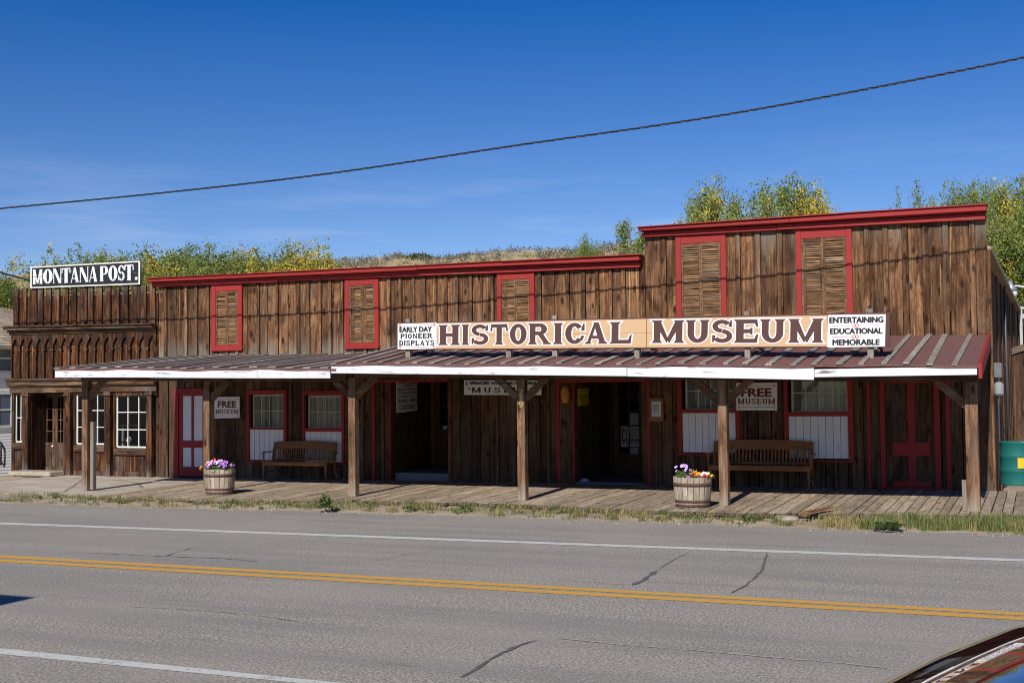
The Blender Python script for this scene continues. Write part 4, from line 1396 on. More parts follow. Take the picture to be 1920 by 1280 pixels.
# ---------------------------------------------------------------- porches
PW = 0.152
def make_porch(name, label, E0, E1_, wz, posts, pitch, fas, roof_mat, batw, end_trim=False):
    root = thing(name, label, 'porch', ((E0.x + E1_.x) / 2, PY, floor_z(E0.x)))
    ez = lin(E0, E1_)
    mb = MB()
    x0, x1 = E0.x, E1_.x
    k = 24
    xe = x1 + (.12 if x1 < -5 else 0)
    for i in range(k):
        a, c = x0 + (xe - x0) * i / k, x0 + (xe - x0) * (i + 1) / k
        sag = lambda x: 0.012 * math.sin(x * 2.1) + 0.008 * math.sin(x * 5.3)
        za, zc = ez(a) + sag(a), ez(c) + sag(c)
        mb.hexa([(a, EY, za - .035), (c, EY, zc - .035), (c, -.034, wz(c) - .035), (a, -.034, wz(a) - .035), (a, EY, za), (c, EY, zc), (c, -.034, wz(c)), (a, -.034, wz(a))])
    rf = mb.build('roof', roof_mat, root)
    mb = MB()
    x = x0 + .06
    rg = random.Random(int(abs(x0) * 10))
    while x < x1 - .05:
        wdt = batw * rg.uniform(.85, 1.15)
        mb.tone = (rg.uniform(.35, .65), rg.random(), rg.uniform(-.1, .25))
        dx = rg.uniform(-.05, .05)
        za = ez(x) + 0.012 * math.sin(x * 2.1) + 0.008 * math.sin(x * 5.3)
        y0 = EY - rg.uniform(-.02, .03)
        mb.hexa([(x - wdt / 2, y0, za + .001), (x + wdt / 2, y0, za + .001), (x + dx + wdt / 2, -.036, wz(x) + .001), (x + dx - wdt / 2, -.036, wz(x) + .001),
                 (x - wdt / 2, y0, za + .026), (x + wdt / 2, y0, za + .026), (x + dx + wdt / 2, -.036, wz(x) + .026), (x + dx - wdt / 2, -.036, wz(x) + .026)])
        x += pitch * rg.uniform(.9, 1.1)
    mb.build('roof_batten', W_GREY, rf)
    for i, q in enumerate(fas):
        P = [onY(px, py, EY + .02) for px, py in q]
        mb = MB(); mb.tone = tone(.46, .56)
        mb.slab([(p.x, p.z) for p in P], EY + .018 + .004 * (i % 2), EY + .05)
        mb.build('fascia_board', P_WHITE, root, bevel=.003)
    mb = MB(); mb.tone = tone(.3, .5)
    mb.hexa([(x0 + .1, PY - .07, ez(x0) - .27), (x1 - .08, PY - .07, ez(x1) - .25), (x1 - .08, PY + .07, ez(x1) - .25), (x0 + .1, PY + .07, ez(x0) - .27),
             (x0 + .1, PY - .07, ez(x0) - .05), (x1 - .08, PY - .07, ez(x1) - .05), (x1 - .08, PY + .07, ez(x1) - .03), (x0 + .1, PY + .07, ez(x0) - .03)])
    mb.build('beam', W_BEAM, root)
    mb = MB()       # rafters under the roof
    x = x0 + .15
    while x < x1:
        mb.tone = tone(.3, .5)
        mb.hexa([(x - .025, EY + .06, ez(x) - .14), (x + .025, EY + .06, ez(x) - .14), (x + .025, -.05, wz(x) - .16), (x - .025, -.05, wz(x) - .16),
                 (x - .025, EY + .06, ez(x) - .04), (x + .025, EY + .06, ez(x) - .04), (x + .025, -.05, wz(x) - .04), (x - .025, -.05, wz(x) - .04)])
        x += .62
    mb.build('rafter', W_BEAM, root)
    for (px, py, left, right, wdt) in posts:
        X = onZ(px, py, floor_z(onY(px, py, PY).x, PY)).x
        X = onY(px, py - 5, PY - wdt / 2).x
        zb = floor_z(X, PY) + .001
        zt = ez(X) - .26
        mb = MB(); mb.tone = (R_.uniform(.45, .6), R_.random(), -.1)
        w2 = wdt / 2
        n_ = 6
        for i in range(n_):
            a, c = zb + (zt - zb) * i / n_, zb + (zt - zb) * (i + 1) / n_
            ba = 0.75 if i == 0 else 0.05
            bc = 0.05 
            ta, tc = (mb.tone[0], mb.tone[1], ba), (mb.tone[0], mb.tone[1], bc)
            for (xa, ya, xb, yb) in ((-w2, -w2, w2, -w2), (w2, -w2, w2, w2), (w2, w2, -w2, w2), (-w2, w2, -w2, -w2)):
                mb.face([(X + xa, PY + ya, a), (X + xb, PY + yb, a), (X + xb, PY + yb, c), (X + xa, PY + ya, c)], [ta, ta, tc, tc])
        mb.face([(X - w2, PY - w2, zt), (X + w2, PY - w2, zt), (X + w2, PY + w2, zt), (X - w2, PY + w2, zt)])
        po = mb.build('post', W_TIMBER, root)
        for sgn, on in ((-1, left), (1, right)):
            if on:
                mb = MB(); mb.tone = tone(.45, .65)
                mb.beam((X + sgn * w2 * .9, PY, zt - .36), (X + sgn * (w2 + .42), PY, zt + .02), .10, .12)
                mb.build('brace', W_BEAM, po)
        PX.append((X, zb, zt))
    return root
PX = []
porch_l = make_porch('porch', 'lower porch at the left with weathered grey batten roof and white fascia', LE0, LE1, lw_z,
                     [(158, 915, 0, 1, PW), (387, 921, 0, 1, PW)], .42,
                     [[(103, 693), (290, 692), (290, 707.5), (103, 707.5)], [(281, 694), (482, 693), (482, 709), (281, 708)], [(482.5, 692.5), (619, 692.5), (619, 709), (482.5, 709)]], ROOFING, .17)
porch_r = make_porch('porch', 'higher porch at the right with brown roof and widely spaced battens below the big sign', RE0, RE1, rw_z,
                     [(660, 928, 1, 1, PW), (978, 935, 1, 1, PW), (1357, 948, 1, 1, PW), (1826, 962, 1, 0, .19)], .366,
                     [[(621, 684), (1175, 687), (1175, 705), (621, 699.5)], [(1176, 686.5), (1526, 689), (1526, 712), (1176, 705.5)], [(1527, 692), (1832, 686.5), (1832, 702.5), (1527, 707)]], ROOFING, .10)
# the right end of the big porch: red rake board
mb = MB(); mb.tone = (.45, .3, 0)
mb.hexa([(RE1.x - .02, EY - .005, RE1.z - .20), (RE1.x + .03, EY - .005, RE1.z - .20), (RE1.x + .03, -.04, RW1.z - .20), (RE1.x - .02, -.04, RW1.z - .20),
         (RE1.x - .02, EY - .005, RE1.z + .03), (RE1.x + .03, EY - .005, RE1.z + .03), (RE1.x + .03, -.04, RW1.z + .03), (RE1.x - .02, -.04, RW1.z + .03)])
mb.build('rake_board', paint('red_rake_paint', (0.32, 0.028, 0.024), axis='Y', wear=.08), porch_r)
# brass house numbers on the post with the number
X2 = PX[3][0]
mb = MB()
for chn, (ya, yb) in (('2', (729, 739.5)), ('1', (740.5, 751)), ('9', (752.5, 764.5))):
    q = boxq(onY, 972.5 if chn != '1' else 974.5, ya, 981 if chn != '1' else 979.5, yb, PY - PW / 2 - .004)
    put_sans(mb, q, chn, .003, .03)
pn = [o for o in porch_r.children if o.name.startswith('post')][1]
mb.build('house_number', P_BRASS, pn)
# short stubs beside the end posts
for (px, py, pt, wdt, dx, label) in ((163.5, 913, 791, .09, .13, 'short weathered stub board nailed behind the leftmost porch post'), (1815.5, 960, 899, .07, -.135, 'short pale stub board standing against the rightmost porch post')):
    X = (PX[0][0] if dx > 0 else PX[5][0]) + dx
    zt = onY(px, pt, PY).z
    mb = MB(); mb.tone = (.5, .3, .4)
    y_ = PY + (.05 if dx > 0 else -.04)
    mb.box(X - wdt / 2, X + wdt / 2, y_ - .05, y_ + .05, floor_z(X, PY) + .002, zt)
    tag(mb.build('stub_post', W_GREYZ, bevel=.004), label, 'post')

# ---------------------------------------------------------------- printing house at the left
PXL, PXR = onY(24, 700, 0).x, onY(296, 700, 0).x
post_b = thing('wooden_shopfront', 'narrow dark timber printing house at the left with picket parapet and arched frieze', 'building', ((PXL + PXR) / 2, 0, 0))
pz = lambda py, px=160: onY(px, py, 0).z
def pline(a, c):      # level of a slanting line at the left (px 24) and right (px 296)
    return lin(onY(24, a, 0), onY(296, c, 0))
par_top, par_rail, corn_t, corn_b = pline(553, 546), pline(557, 550), pline(612, 607), pline(628, 622)
fr_b = pline(708, 706)
rg = random.Random(31)
NP = 17
pitch = (PXR - PXL) / NP
mb = MB()
x = PXL
for i in range(NP * 2):
    xa, xb = PXL + pitch * i / 2, PXL + pitch * (i + 1) / 2
    mb.tone = (rg.uniform(.2, .5), rg.random(), 0)
    vstrip(mb, xa, xb, corn_b(xa) - .3, corn_b(xb) - .3, par_rail(xa), par_rail(xb), 0, .04, lambda x, z, r: 0, mb.tone)
    mb.tone = (rg.uniform(.35, .75), rg.random(), 0)
    vstrip(mb, xa, xb, fr_b(xa) - .02, fr_b(xb) - .02, corn_b(xa) - .3, corn_b(xb) - .3, 0, .04, lambda x, z, r: 0, mb.tone)
mb.build('front_wall', W_POST, post_b)
mb = MB()
for i in range(NP):          # picket battens rising over the parapet
    xc = PXL + pitch * (i + .5)
    hw = pitch * .30
    mb.tone = (rg.uniform(.25, .7), rg.random(), 0)
    zt = (onY(24, 541, 0).z + (onY(296, 533, 0).z - onY(24, 541, 0).z) * (i + .5) / NP) + rg.uniform(-.03, .03)
    wf = lambda x, z, r, zt=zt: max(0, .5 * (1 - (zt - z) / .3)) if zt - z < .3 else 0
    vstrip(mb, xc - hw, xc + hw, corn_t(xc) - .03, corn_t(xc) - .03, zt, zt, -.05, -.004, wf, mb.tone)
mb.build('parapet_picket', W_POST, post_b)
mb = MB(); mb.tone = (.6, .3, .35)
mb.slab([(PXL, par_rail(PXL) + .035), (PXR, par_rail(PXR) + .035), (PXR, par_rail(PXR) + .001), (PXL, par_rail(PXL) + .001)], -.003, .05)
mb.build('parapet_rail', W_POSTX, post_b)
def shop_cornice(zt, zb, steps, name):
    mb = MB()
    for (a, c, dep) in steps:
        mb.tone = tone(.3, .6)
        f = lambda x, k: zt(x) + (zb(x) - zt(x)) * k
        mb.slab([(PXL - dep * .6, f(PXL, a)), (PXR - .005, f(PXR, a)), (PXR - .005, f(PXR, c)), (PXL - dep * .6, f(PXL, c))], -dep, -.052 if name == 'parapet_cornice' else -.003)
    return mb.build(name, W_POSTX, post_b, bevel=.006)
shop_cornice(corn_t, corn_b, [(0, .14, .27), (.15, .50, .22), (.51, .68, .14), (.69, 1, .09)], 'parapet_cornice')
shop_cornice(pline(710, 707), pline(737, 733), [(0, .16, .20), (.17, .5, .15), (.51, .60, .11), (.61, 1, .07)], 'shop_cornice')
# gothic arch frieze
mb = MB()
zA = corn_b
for i in range(NP):
    xa, xb = PXL + pitch * i, PXL + pitch * (i + 1)
    xm = (xa + xb) / 2
    bw = .024
    mb.tone = (rg.uniform(.35, .75), rg.random(), 0)
    mb.box(xa - bw if i else xa, xa + bw, -.066, -.002, fr_b(xa) - .01, zA(xa) - .42)
    zs = zA(xa) - .42         # springing of the arch
    mb.tone = (.6, .2, .2); mb.box(xa - .05 if i else xa, xa + .05, -.080, -.003, zs - .001, zs + .035)
    mb.tone = (rg.uniform(.25, .45), rg.random(), .05)
    zt_ = zA(xm) + .0
    n_ = 6
    za = zs + .035; apex = zt_ - .10
    for side in (0, 1):
        for k in range(n_):
            t0, t1 = k / n_, (k + 1) / n_
            e = lambda t: math.sin(t * math.pi / 2)     # pointed arch: height as the edge moves to the middle
            ex0, ex1 = bw + (pitch / 2 - bw) * (1 - math.cos(t0 * math.pi / 2)) , bw + (pitch / 2 - bw) * (1 - math.cos(t1 * math.pi / 2))
            z0_, z1_ = za + (apex - za) * (t0 ** .75), za + (apex - za) * (t1 ** .75)
            X0, X1 = (xa + ex0, xa + ex1) if side == 0 else (xb - ex0, xb - ex1)
            q = [(X0, z0_), (X1, z1_), (X1, zt_), (X0, zt_)]
            mb.hexa([(q[0][0], -.060, q[0][1]), (q[1][0], -.060, q[1][1]), (q[1][0], -.003, q[1][1]), (q[0][0], -.003, q[0][1]), (q[3][0], -.060, q[3][1]), (q[2][0], -.060, q[2][1]), (q[2][0], -.003, q[2][1]), (q[3][0], -.003, q[3][1])] if side == 0 else
                    [(q[1][0], -.060, q[1][1]), (q[0][0], -.060, q[0][1]), (q[0][0], -.003, q[0][1]), (q[1][0], -.003, q[1][1]), (q[2][0], -.060, q[2][1]), (q[3][0], -.060, q[3][1]), (q[3][0], -.003, q[3][1]), (q[2][0], -.003, q[2][1])])
    mb.box(xa + .0 if i == 0 else xa - bw, xa + bw, -.063, -.003, zs + .036, zt_)
mb.build('arched_frieze', W_POST, post_b)
# ground floor: pilasters, windows, double door in a recess
zg = lambda x: floor_z(x) - .06
def pilaster(x0, x1, ztop, zbot, y=-.10):
    mb = MB(); mb.tone = tone(.35, .6, -.05)
    n_ = 4
    for i in range(n_):
        a, c = zbot + (ztop - zbot) * i / n_, zbot + (ztop - zbot) * (i + 1) / n_
        tb = .55 if i == 0 else 0
        t1, t2 = (mb.tone[0], mb.tone[1], tb), (mb.tone[0], mb.tone[1], 0)
        for p, q in (((x0, y), (x1, y)), ((x1, y), (x1, .14)), ((x1, .14), (x0, .14)), ((x0, .14), (x0, y))):
            mb.face([(p[0], p[1], a), (q[0], q[1], a), (q[0], q[1], c), (p[0], p[1], c)], [t1, t1, t2, t2])
    mb.tone = (.5, .4, .25)
    mb.box(x0 - .03, x1 + .03, y - .035, .13, ztop - .10, ztop - .05); mb.box(x0 - .015, x1 + .015, y - .02, .13, ztop - .05, ztop)
    mb.build('pilaster', W_POST, post_b, bevel=.004)
zh = pline(737, 733)
for a, c in ((47, 57.5), (126.5, 136.5), (200.5, 211), (279, 289)):
    xa, xb = px_x(a), px_x(c)
    pilaster(xa, xb, zh(xa) + .01, zg(xa))
def shop_window(parent, px, rowz, cols, rows, mat, aprons, y=0.03, sill=True):
    x0, z0, x1, z1 = rect_of(px)
    mb = MB(); mb.tone = tone(.4, .6)
    for i in range(cols + 1):
        xx = x0 + (x1 - x0) * i / cols; h_ = .010 if 0 < i < cols else .017
        mb.box(xx - h_, xx + h_, y, y + .04, z0, z1)
    for j in range(rows + 1):
        zz = z0 + (z1 - z0) * j / rows; h_ = .010 if 0 < j < rows else .019
        mb.box(x0, x1, y + .003, y + .037, zz - h_, zz + h_)
    fr = mb.build('window', mat, parent)
    mb = MB(); mb.box(x0, x1, y + .018, y + .022, z0, z1); mb.build('glass_pane', GLASS, fr)
    if sill:
        mb = MB(); mb.tone = tone(.3, .5); mb.box(x0 - .05, x1 + .05, -.05, .12, z0 - .20, z0 - .03); mb.build('sill', W_POSTX, fr, bevel=.008)
        mb = MB()
        for i in range(aprons):
            a, c = x0 - .03 + (x1 - x0 + .06) * i / aprons, x0 - .03 + (x1 - x0 + .06) * (i + 1) / aprons
            mb.tone = tone(.3, .6, .15); mb.box(a + .006, c - .006, .0, .05, zg(a), z0 - .20)
        mb.tone = tone(.35, .5, .3); mb.box(x0 - .04, x1 + .04, -.04, -.002, zg(x0), zg(x0) + .16)
        mb.build('apron_boards', W_POST, fr)
    return fr
shop_window(post_b, (143, 738, 200, 832), None, 3, 3, P_SASH, 4)
shop_window(post_b, (218, 740, 279, 838), None, 3, 3, P_SASH, 4)
shop_window(post_b, (28.5, 738, 46.5, 828), None, 2, 2, P_SASH, 1)
# header boards over windows
mb = MB(); mb.tone = (.35, .6, .1)
mb.build('wall_trim', W_POST, post_b) if 0 else None
for a, c, y_ in ((24.5, 58, 739), (137, 200, 738), (211, 296, 741)):
    mb = MB(); mb.tone = tone(.25, .45)
    xa, xb = px_x(a), px_x(c)
    mb.box(xa, xb, -.02, .06, onY((a + c) / 2, y_, 0).z - .01, zh(xa) + .02)
    mb.build('window_header', W_POST, post_b)
for a, c in ((20, 28),):
    mb = MB(); mb.tone = tone(.25, .45)
    mb.box(PXL, px_x(28), -.03, .06, zg(PXL), zh(PXL))
mb.build('wall_trim', W_POST, post_b)
mb = MB(); mb.tone = tone(.25, .45)
mb.box(px_x(137.5), px_x(142), -.005, .06, zg(PXL), zh(PXL)); mb.build('wall_trim', W_POST, post_b)
mb = MB(); mb.tone = tone(.25, .45)
mb.box(px_x(212), px_x(217), -.004, .06, zg(PXL), zh(PXL))
mb.build('wall_trim', W_POST, post_b)
# recess with glazed double door
rx0, rx1 = px_x(58), px_x(126.3)
DY = .55
mb = MB(); mb.tone = (.25, .6, 0)
mb.box(rx0 - .06, rx0, .02, DY + .05, zg(rx0), zh(rx0)); mb.box(rx1 + .0, rx1 + .06, .142, DY + .05, zg(rx0), zh(rx0))
mb.box(rx0, rx1, .02, DY + .05, zh(rx0) - .02, zh(rx0) + .03)
zdt = onY(100, 738, DY).z
mb.box(rx0 + .001, rx1 - .001, DY - .04, DY + .05, zdt, zh(rx0) - .021)
dl0, dl1 = onY(74.5, 800, DY).x, onY(125, 800, DY).x
mb.box(rx0 + .002, dl0, DY - .02, DY + .05, zg(rx0) + .1, zdt)
mb.tone = (.4, .2, .3); mb.box(rx0, rx1, -.12, DY - .041, zg(rx0), zg(rx0) + .10)
rc = mb.build('door_recess', W_POST, post_b)
zdb = zg(rx0) + .10
def leaf_door(x0, x1, cols):
    gz0_, gz1_ = onY(90, 829, DY).z, onY(90, 745, DY).z
    mb = MB(); mb.tone = tone(.35, .6)
    st = .085
    y0, y1 = DY - .04, DY + .01
    mb.box(x0, x0 + st, y0, y1, zdb, zdt); mb.box(x1 - st, x1, y0, y1, zdb, zdt)
    mb.box(x0 + st, x1 - st, y0, y1, gz1_, zdt); mb.box(x0 + st, x1 - st, y0, y1, gz0_ - .06, gz0_)
    mb.box(x0 + st, x1 - st, y0, y1, zdb, zdb + .1)
    mb.tone = tone(.3, .5); mb.box(x0 + st, x1 - st, y0 + .012, y1, zdb + .1, gz0_ - .42)
    mb.tone = tone(.4, .55); mb.box(x0 + st, x1 - st, y0 + .004, y1, gz0_ - .42, gz0_ - .06)
    for i in range(1, cols):
        xx = x0 + st + (x1 - x0 - 2 * st) * i / cols; mb.box(xx - .011, xx + .011, y0 + .01, y1, gz0_, gz1_)
    for j in range(1, 4):
        zz = gz0_ + (gz1_ - gz0_) * j / 4; mb.box(x0 + st, x1 - st, y0 + .013, y1, zz - .011, zz + .011)
    d = mb.build('door_leaf', wood('worn_door_wood', (0.05, .025, .014), (.11, .058, .032), (.20, .115, .065), greyamt=.1), rc)
    mb = MB(); mb.box(x0 + st, x1 - st, DY - .015, DY - .011, gz0_, gz1_)
    return d, mb
xm_ = onY(105, 800, DY).x
d1, g1 = leaf_door(dl0, xm_, 2)
d2, g2 = leaf_door(xm_ + .004, dl1, 2)
for g in (g1, g2): g.build('door_glass', GLASS, rc)
mb = MB(); mb.tone = (.8, 0, 0)
mb.smooth = True
mb.lathe([(.001, -.03), (.022, -.02), (.03, 0), (.022, .02), (.001, .03)], 10, (xm_ - .045, DY - .07, onY(101, 836, DY).z))
mb.build('door_knob', plain('white_porcelain', (.8, .8, .78), .2, .02), rc)
# side and back walls, roof, floor; rear window through which the trees show
hx0, hx1 = onY(262, 800, 7).x, onY(300, 800, 7).x
shell(post_b, PXL + .0, PXR - .01, 7, corn_b(PXL) + .2, 3.1, SHINGLE, (hx0, hx1, onY(270, 806, 7).z, onY(270, 736, 7).z))
mb = MB(); mb.tone = (.5, 0, 0)
for i in range(3):
    xx = hx0 + (hx1 - hx0) * i / 2
    mb.box(xx - .03, xx + .03, 6.93, 6.97, onY(270, 806, 7).z, onY(270, 736, 7).z)
mb.box(hx0, hx1, 6.94, 6.96, onY(270, 772, 7).z - .03, onY(270, 772, 7).z + .03)
mb.build('rear_window', P_SASH, post_b)
mb = MB(); mb.tone = (.4, 0, 0)
ta, tb = onY(226, 800, 1.2).x, onY(262, 800, 1.2).x
zt_ = onY(240, 799, 1.2).z
mb.box(ta, tb, 1.2, 1.9, zt_, zt_ + .05)
for xx in (ta + .05, tb - .05):
    for yy in (1.25, 1.85): mb.box(xx - .03, xx + .03, yy - .03, yy + .03, -.01, zt_)
tag(mb.build('work_table', W_GREY), 'pale work table seen through the right window of the dark printing house', 'table')
mb = MB(); mb.tone = (.6, 0, 0); mb.smooth = True
tx, tz = onY(241, 835, .45).x, onY(241, 845, .45).z
mb.lathe([(.001, 0), (.09, 0), (.10, .03), (.04, .08), (.035, .20), (.09, .26), (.085, .30), (.03, .36), (.001, .37)], 14, (tx, .45, tz))
tag(mb.build('lamp_base', plain('white_enamel', (.62, .62, .60), .35, .05)), 'small white ornament standing inside the right window of the printing house', 'ornament')
mb = MB(); mb.tone = (.4, 0, 0); mb.box(tx - .5, tx + .6, .25, .75, tz - .05, tz - .002)
mb.box(tx - .48, tx - .42, .3, .7, -.01, tz - .05); mb.box(tx + .52, tx + .58, .3, .7, -.01, tz - .05)
tag(mb.build('display_shelf', DARK), 'dark low display shelf just inside the right window of the printing house', 'shelf')
# doorstep stone
p0, p1 = onY(31, 890, -.30), onY(108, 891, -.30)
mb = MB(); mb.tone = (.5, 0, 0)
mb.hexa([(p0.x, -.62, -.03), (p1.x, -.58, -.03), (p1.x + .05, -.10, -.03), (p0.x + .05, -.10, -.03), (p0.x + .02, -.60, .085), (p1.x, -.57, .09), (p1.x + .04, -.11, .10), (p0.x + .05, -.11, .095)])
tag(mb.build('doorstep', STONE, bevel=.025), 'pale worn stone doorstep lying before the printing house double door', 'step')
# sign board on the parapet
def flat_sign(name, label, q, thick, face_mat, cat='sign'):
    c = q.at(.5, 0)
    root = thing(name, label, cat, c)
    mb = MB(); mb.tone = (.5, .3, 0); panel(mb, q, thick)
    mb.build('board', face_mat, root, bevel=.003)
    return root
MQ = pquad(onY, [(57.5, 500.5), (263, 489), (263, 533), (57.5, 540.5)], -.10)
ms = flat_sign('shop_sign', 'worn black board reading MONTANA POST in white, raised on the picket parapet', MQ, .05, P_BLACKS)
MQ_n = [P_WORNW]
mb = MB(); mb.tone = (.55, .2, 0)
for (u0, v0, u1, v1) in ((0, 0, 1, .055), (0, .945, 1, 1), (0, .056, .013, .944), (.987, .056, 1, .944)):
    panel(mb, MQ.sub(u0, v0, u1, v1), .055, .012)
mb.build('sign_frame', P_SASH, ms)
mb = MB(); mb.tone = (.55, .4, 0)
U = lambda xx: (xx / 3 - 57.5) / 205.5
sp = [(c, U(a), U(z)) for c, a, z in (('M', 186, 242), ('O', 246, 301), ('N', 303, 353), ('T', 355, 402), ('A', 403, 453), ('N', 455, 506), ('A', 507, 556), ('P', 571, 613), ('O', 616, 666), ('S', 669, 705), ('T', 706, 752), ('.', 760, 775))]
put_slab(mb, MQ.sub(0, .19, 1, .86), sp, .004, 0, t=.30, h=.075, s=.05, sh=.07)
mb.build('lettering', P_WORNW, ms)
for u in (.03, .5, .97):
    mb = MB(); mb.tone = (.3, u, .1)
    p = MQ.at(u, 0); mb.box(p.x - .05, p.x + .05, -.048, .0, p.z - .9, p.z + .35)
    mb.build('sign_post', W_POST, ms)

# ---------------------------------------------------------------- the long museum sign standing on the porch roof
rn = (RE1 - RE0).cross(Vector((RW1.x, 0, RW1.z)) - RE1).normalized()
feet = [onP(px, py, RE0, rn) for px, py in ((758, 673), (951, 672), (1038, 672), (1195, 671), (1404, 670), (1635, 669))]
SY = sum(p.y for p in feet) / len(feet)
LQ = pquad(onY, [(743, 605), (1668.5, 585.5), (1668.5, 650.5), (743, 656)], SY - .05)
ls = flat_sign('museum_sign', 'long tan board reading HISTORICAL MUSEUM in outlined brown letters, standing on the porch roof', LQ, .04, P_BROWN)
def lq(x, y):      # pixel of the photograph to panel fractions
    p = onY(x, y, SY - .05)
    u = (p.x - LQ.p[0].x) / (LQ.p[1].x - LQ.p[0].x)
    zt_ = LQ.p[0].z + (LQ.p[1].z - LQ.p[0].z) * u; zb_ = LQ.p[3].z + (LQ.p[2].z - LQ.p[3].z) * u
    return u, (p.z - zb_) / (zt_ - zb_)
def lsub(x0, y0a, x1, y1a, y0b, y1b):
    """sub panel: left edge from y0a(top) to y1a, right edge y0b to y1b"""
    P = [lq(x0, y0a), lq(x1, y0b), lq(x1, y1b), lq(x0, y1a)]
    return Quad(*[LQ.at(*p) for p in P])
uT0, uT1 = lq(820, 620)[0], lq(1552, 620)[0]
mid = lq(1213, 620)[0]
for (u0, u1) in ((uT0, mid - .0006), (mid + .0006, uT1)):
    for (v0, v1) in ((.035, .497), (.503, .955)):
        mb = MB(); mb.tone = tone(.47, .55); panel(mb, LQ.sub(u0, v0, u1, v1), .006, .006); mb.build('sign_plank', P_TAN, ls)
for nm, (x0, x1, ya, yb, yc, yd) in (('left', (746.5, 819.5, 607, 655, 605, 653.5)), ('right', (1552.5, 1661, 590.5, 651, 589, 649.5))):
    q = lsub(x0, ya, x1, yb, yc, yd)
    mb = MB(); mb.tone = (.5, 0, 0); panel(mb, q, .012, .014)
    pn = mb.build('side_panel', P_SIGNW, ls)
    mb = MB()
    if nm == 'left':
        f = lambda xx: 720 + xx / 3.6923
        g = lambda yy: 570 + yy / 3.6923
        put_sans(mb, lsub(f(112), g(160), f(333), g(194), g(156), g(190)), 'EARLY DAY', .018, .05)
        mb.build('lettering', P_INK, pn); mb = MB()
        put_slab(mb, lsub(f(119), g(206), f(338), g(240), g(201), g(236)), even_spans('PIONEER', .2, t=.27, h=.17), .018, 0, t=.27, h=.17, s=.09, sh=.13)
        mb.build('lettering', P_INK, pn); mb = MB()
        put_slab(mb, lsub(f(110), g(253), f(352), g(288), g(248), g(285)), even_spans('DISPLAYS', .18, t=.27, h=.17), .018, 0, t=.27, h=.17, s=.09, sh=.13)
        mb.build('lettering', P_INK, pn)
        mb = MB()
        for v in (.08, .92): mb.face([q.at(.10, v - .006, .0155), q.at(.9, v - .006, .0155), q.at(.9, v + .006, .0155), q.at(.10, v + .006, .0155)])
        for u in (.06, .94):
            for v in (.08, .92): ring(mb, q, u, v, .028, .012, .0165)
        mb.build('painted_border', P_REDINK, pn)
    else:
        f = lambda xx: 1200 + xx / 3.6923
        g = lambda yy: 570 + yy / 3.6923
        for tx_, (xa, xb, ya_, yb_, yc_, yd_) in (('ENTERTAINING', (1315, 1685, 92, 131, 88, 126)), ('EDUCATIONAL', (1322, 1680, 169, 207, 165, 203)), ('MEMORABLE', (1340, 1662, 246, 284, 243, 281))):
            mb = MB(); put_sans(mb, lsub(f(xa), g(ya_), f(xb), g(yb_), g(yc_), g(yd_)), tx_, .018, .05)
            mb.build('lettering', P_INK, pn)
        mb = MB()
        for v in (.665, .32):
            for u0, u1 in ((.08, .43), (.55, .90)):
                mb.face([q.at(u0, v - .006, .0155), q.at(u1, v - .006, .0155), q.at(u1, v + .006, .0155), q.at(u0, v + .006, .0155)])
            ring(mb, q, .465, v, .030, .010, .0165); ring(mb, q, .515, v, .030, .010, .0172)
        mb.build('painted_rule', P_REDINK, pn)
for word, xs_, box in (('HISTORICAL', [('H', 390, 515), ('I', 549, 583), ('S', 607, 725), ('T', 745, 855), ('O', 874, 990), ('R', 1012, 1150), ('I', 1186, 1229), ('C', 1257, 1388), ('A', 1396, 1548), ('L', 1578, 1715)], (390, 145, 1715, 283, 122, 272)),
                       ('MUSEUM', [('M', 95, 300), ('U', 332, 472), ('S', 500, 642), ('E', 668, 818), ('U', 846, 995), ('M', 1040, 1262)], (95, 113, 1262, 268, 100, 266))):
    ox = 720 if word == 'HISTORICAL' else 1200
    f = lambda xx: ox + xx / 3.6923
    g = lambda yy: 570 + yy / 3.6923
    x0, ya, x1, yb, yc, yd = box
    q = lsub(f(x0), g(ya), f(x1), g(yb), g(yc), g(yd))
    X0, X1 = onY(f(x0), 630, SY).x, onY(f(x1), 630, SY).x
    spans = [(c, (onY(f(a), 630, SY).x - X0) / (X1 - X0), (onY(f(z), 630, SY).x - X0) / (X1 - X0)) for c, a, z in xs_]
    H_ = (q.p[0] - q.p[3]).length
    mb = MB(); put_slab(mb, q, spans, .0085, .055, t=.27, h=.17, s=.09, sh=.11); mb.build('letter_outline', P_SIGNW, ls)
    mb = MB(); mb.tone = (.5, .3, 0); put_slab(mb, q, spans, .0135, 0.0, t=.27, h=.17, s=.09, sh=.11); mb.build('lettering', P_BROWN, ls)
for i, p in enumerate(feet):
    hi = i in (0, 2, 4, 5)
    u, _ = lq((758, 951, 1038, 1195, 1404, 1635)[i], 620)
    zt_ = LQ.at(u, 1).z + (.075 if hi else -.05)
    mb = MB(); mb.tone = tone(.45, .65, .2)
    mb.box(p.x - .048, p.x + .048, SY - .009, SY + .08, p.z - .03 + (SY - p.y) * .15, zt_)
    po = mb.build('sign_post', W_GREYZ, ls)
    mb = MB(); mb.tone = tone(.4, .6)
    zr = lambda y: RE0.z + (RW0.z - RE0.z) * (y - EY) / -EY + (p.x - RE0.x) * (RE1.z - RE0.z) / (RE1.x - RE0.x)
    mb.beam((p.x + .07, SY + .06, LQ.at(u, 0).z + .10), (p.x + .07, SY + .95, zr(SY + .95) + .05), .045, .09)
    mb.build('brace', W_BENCH, po)

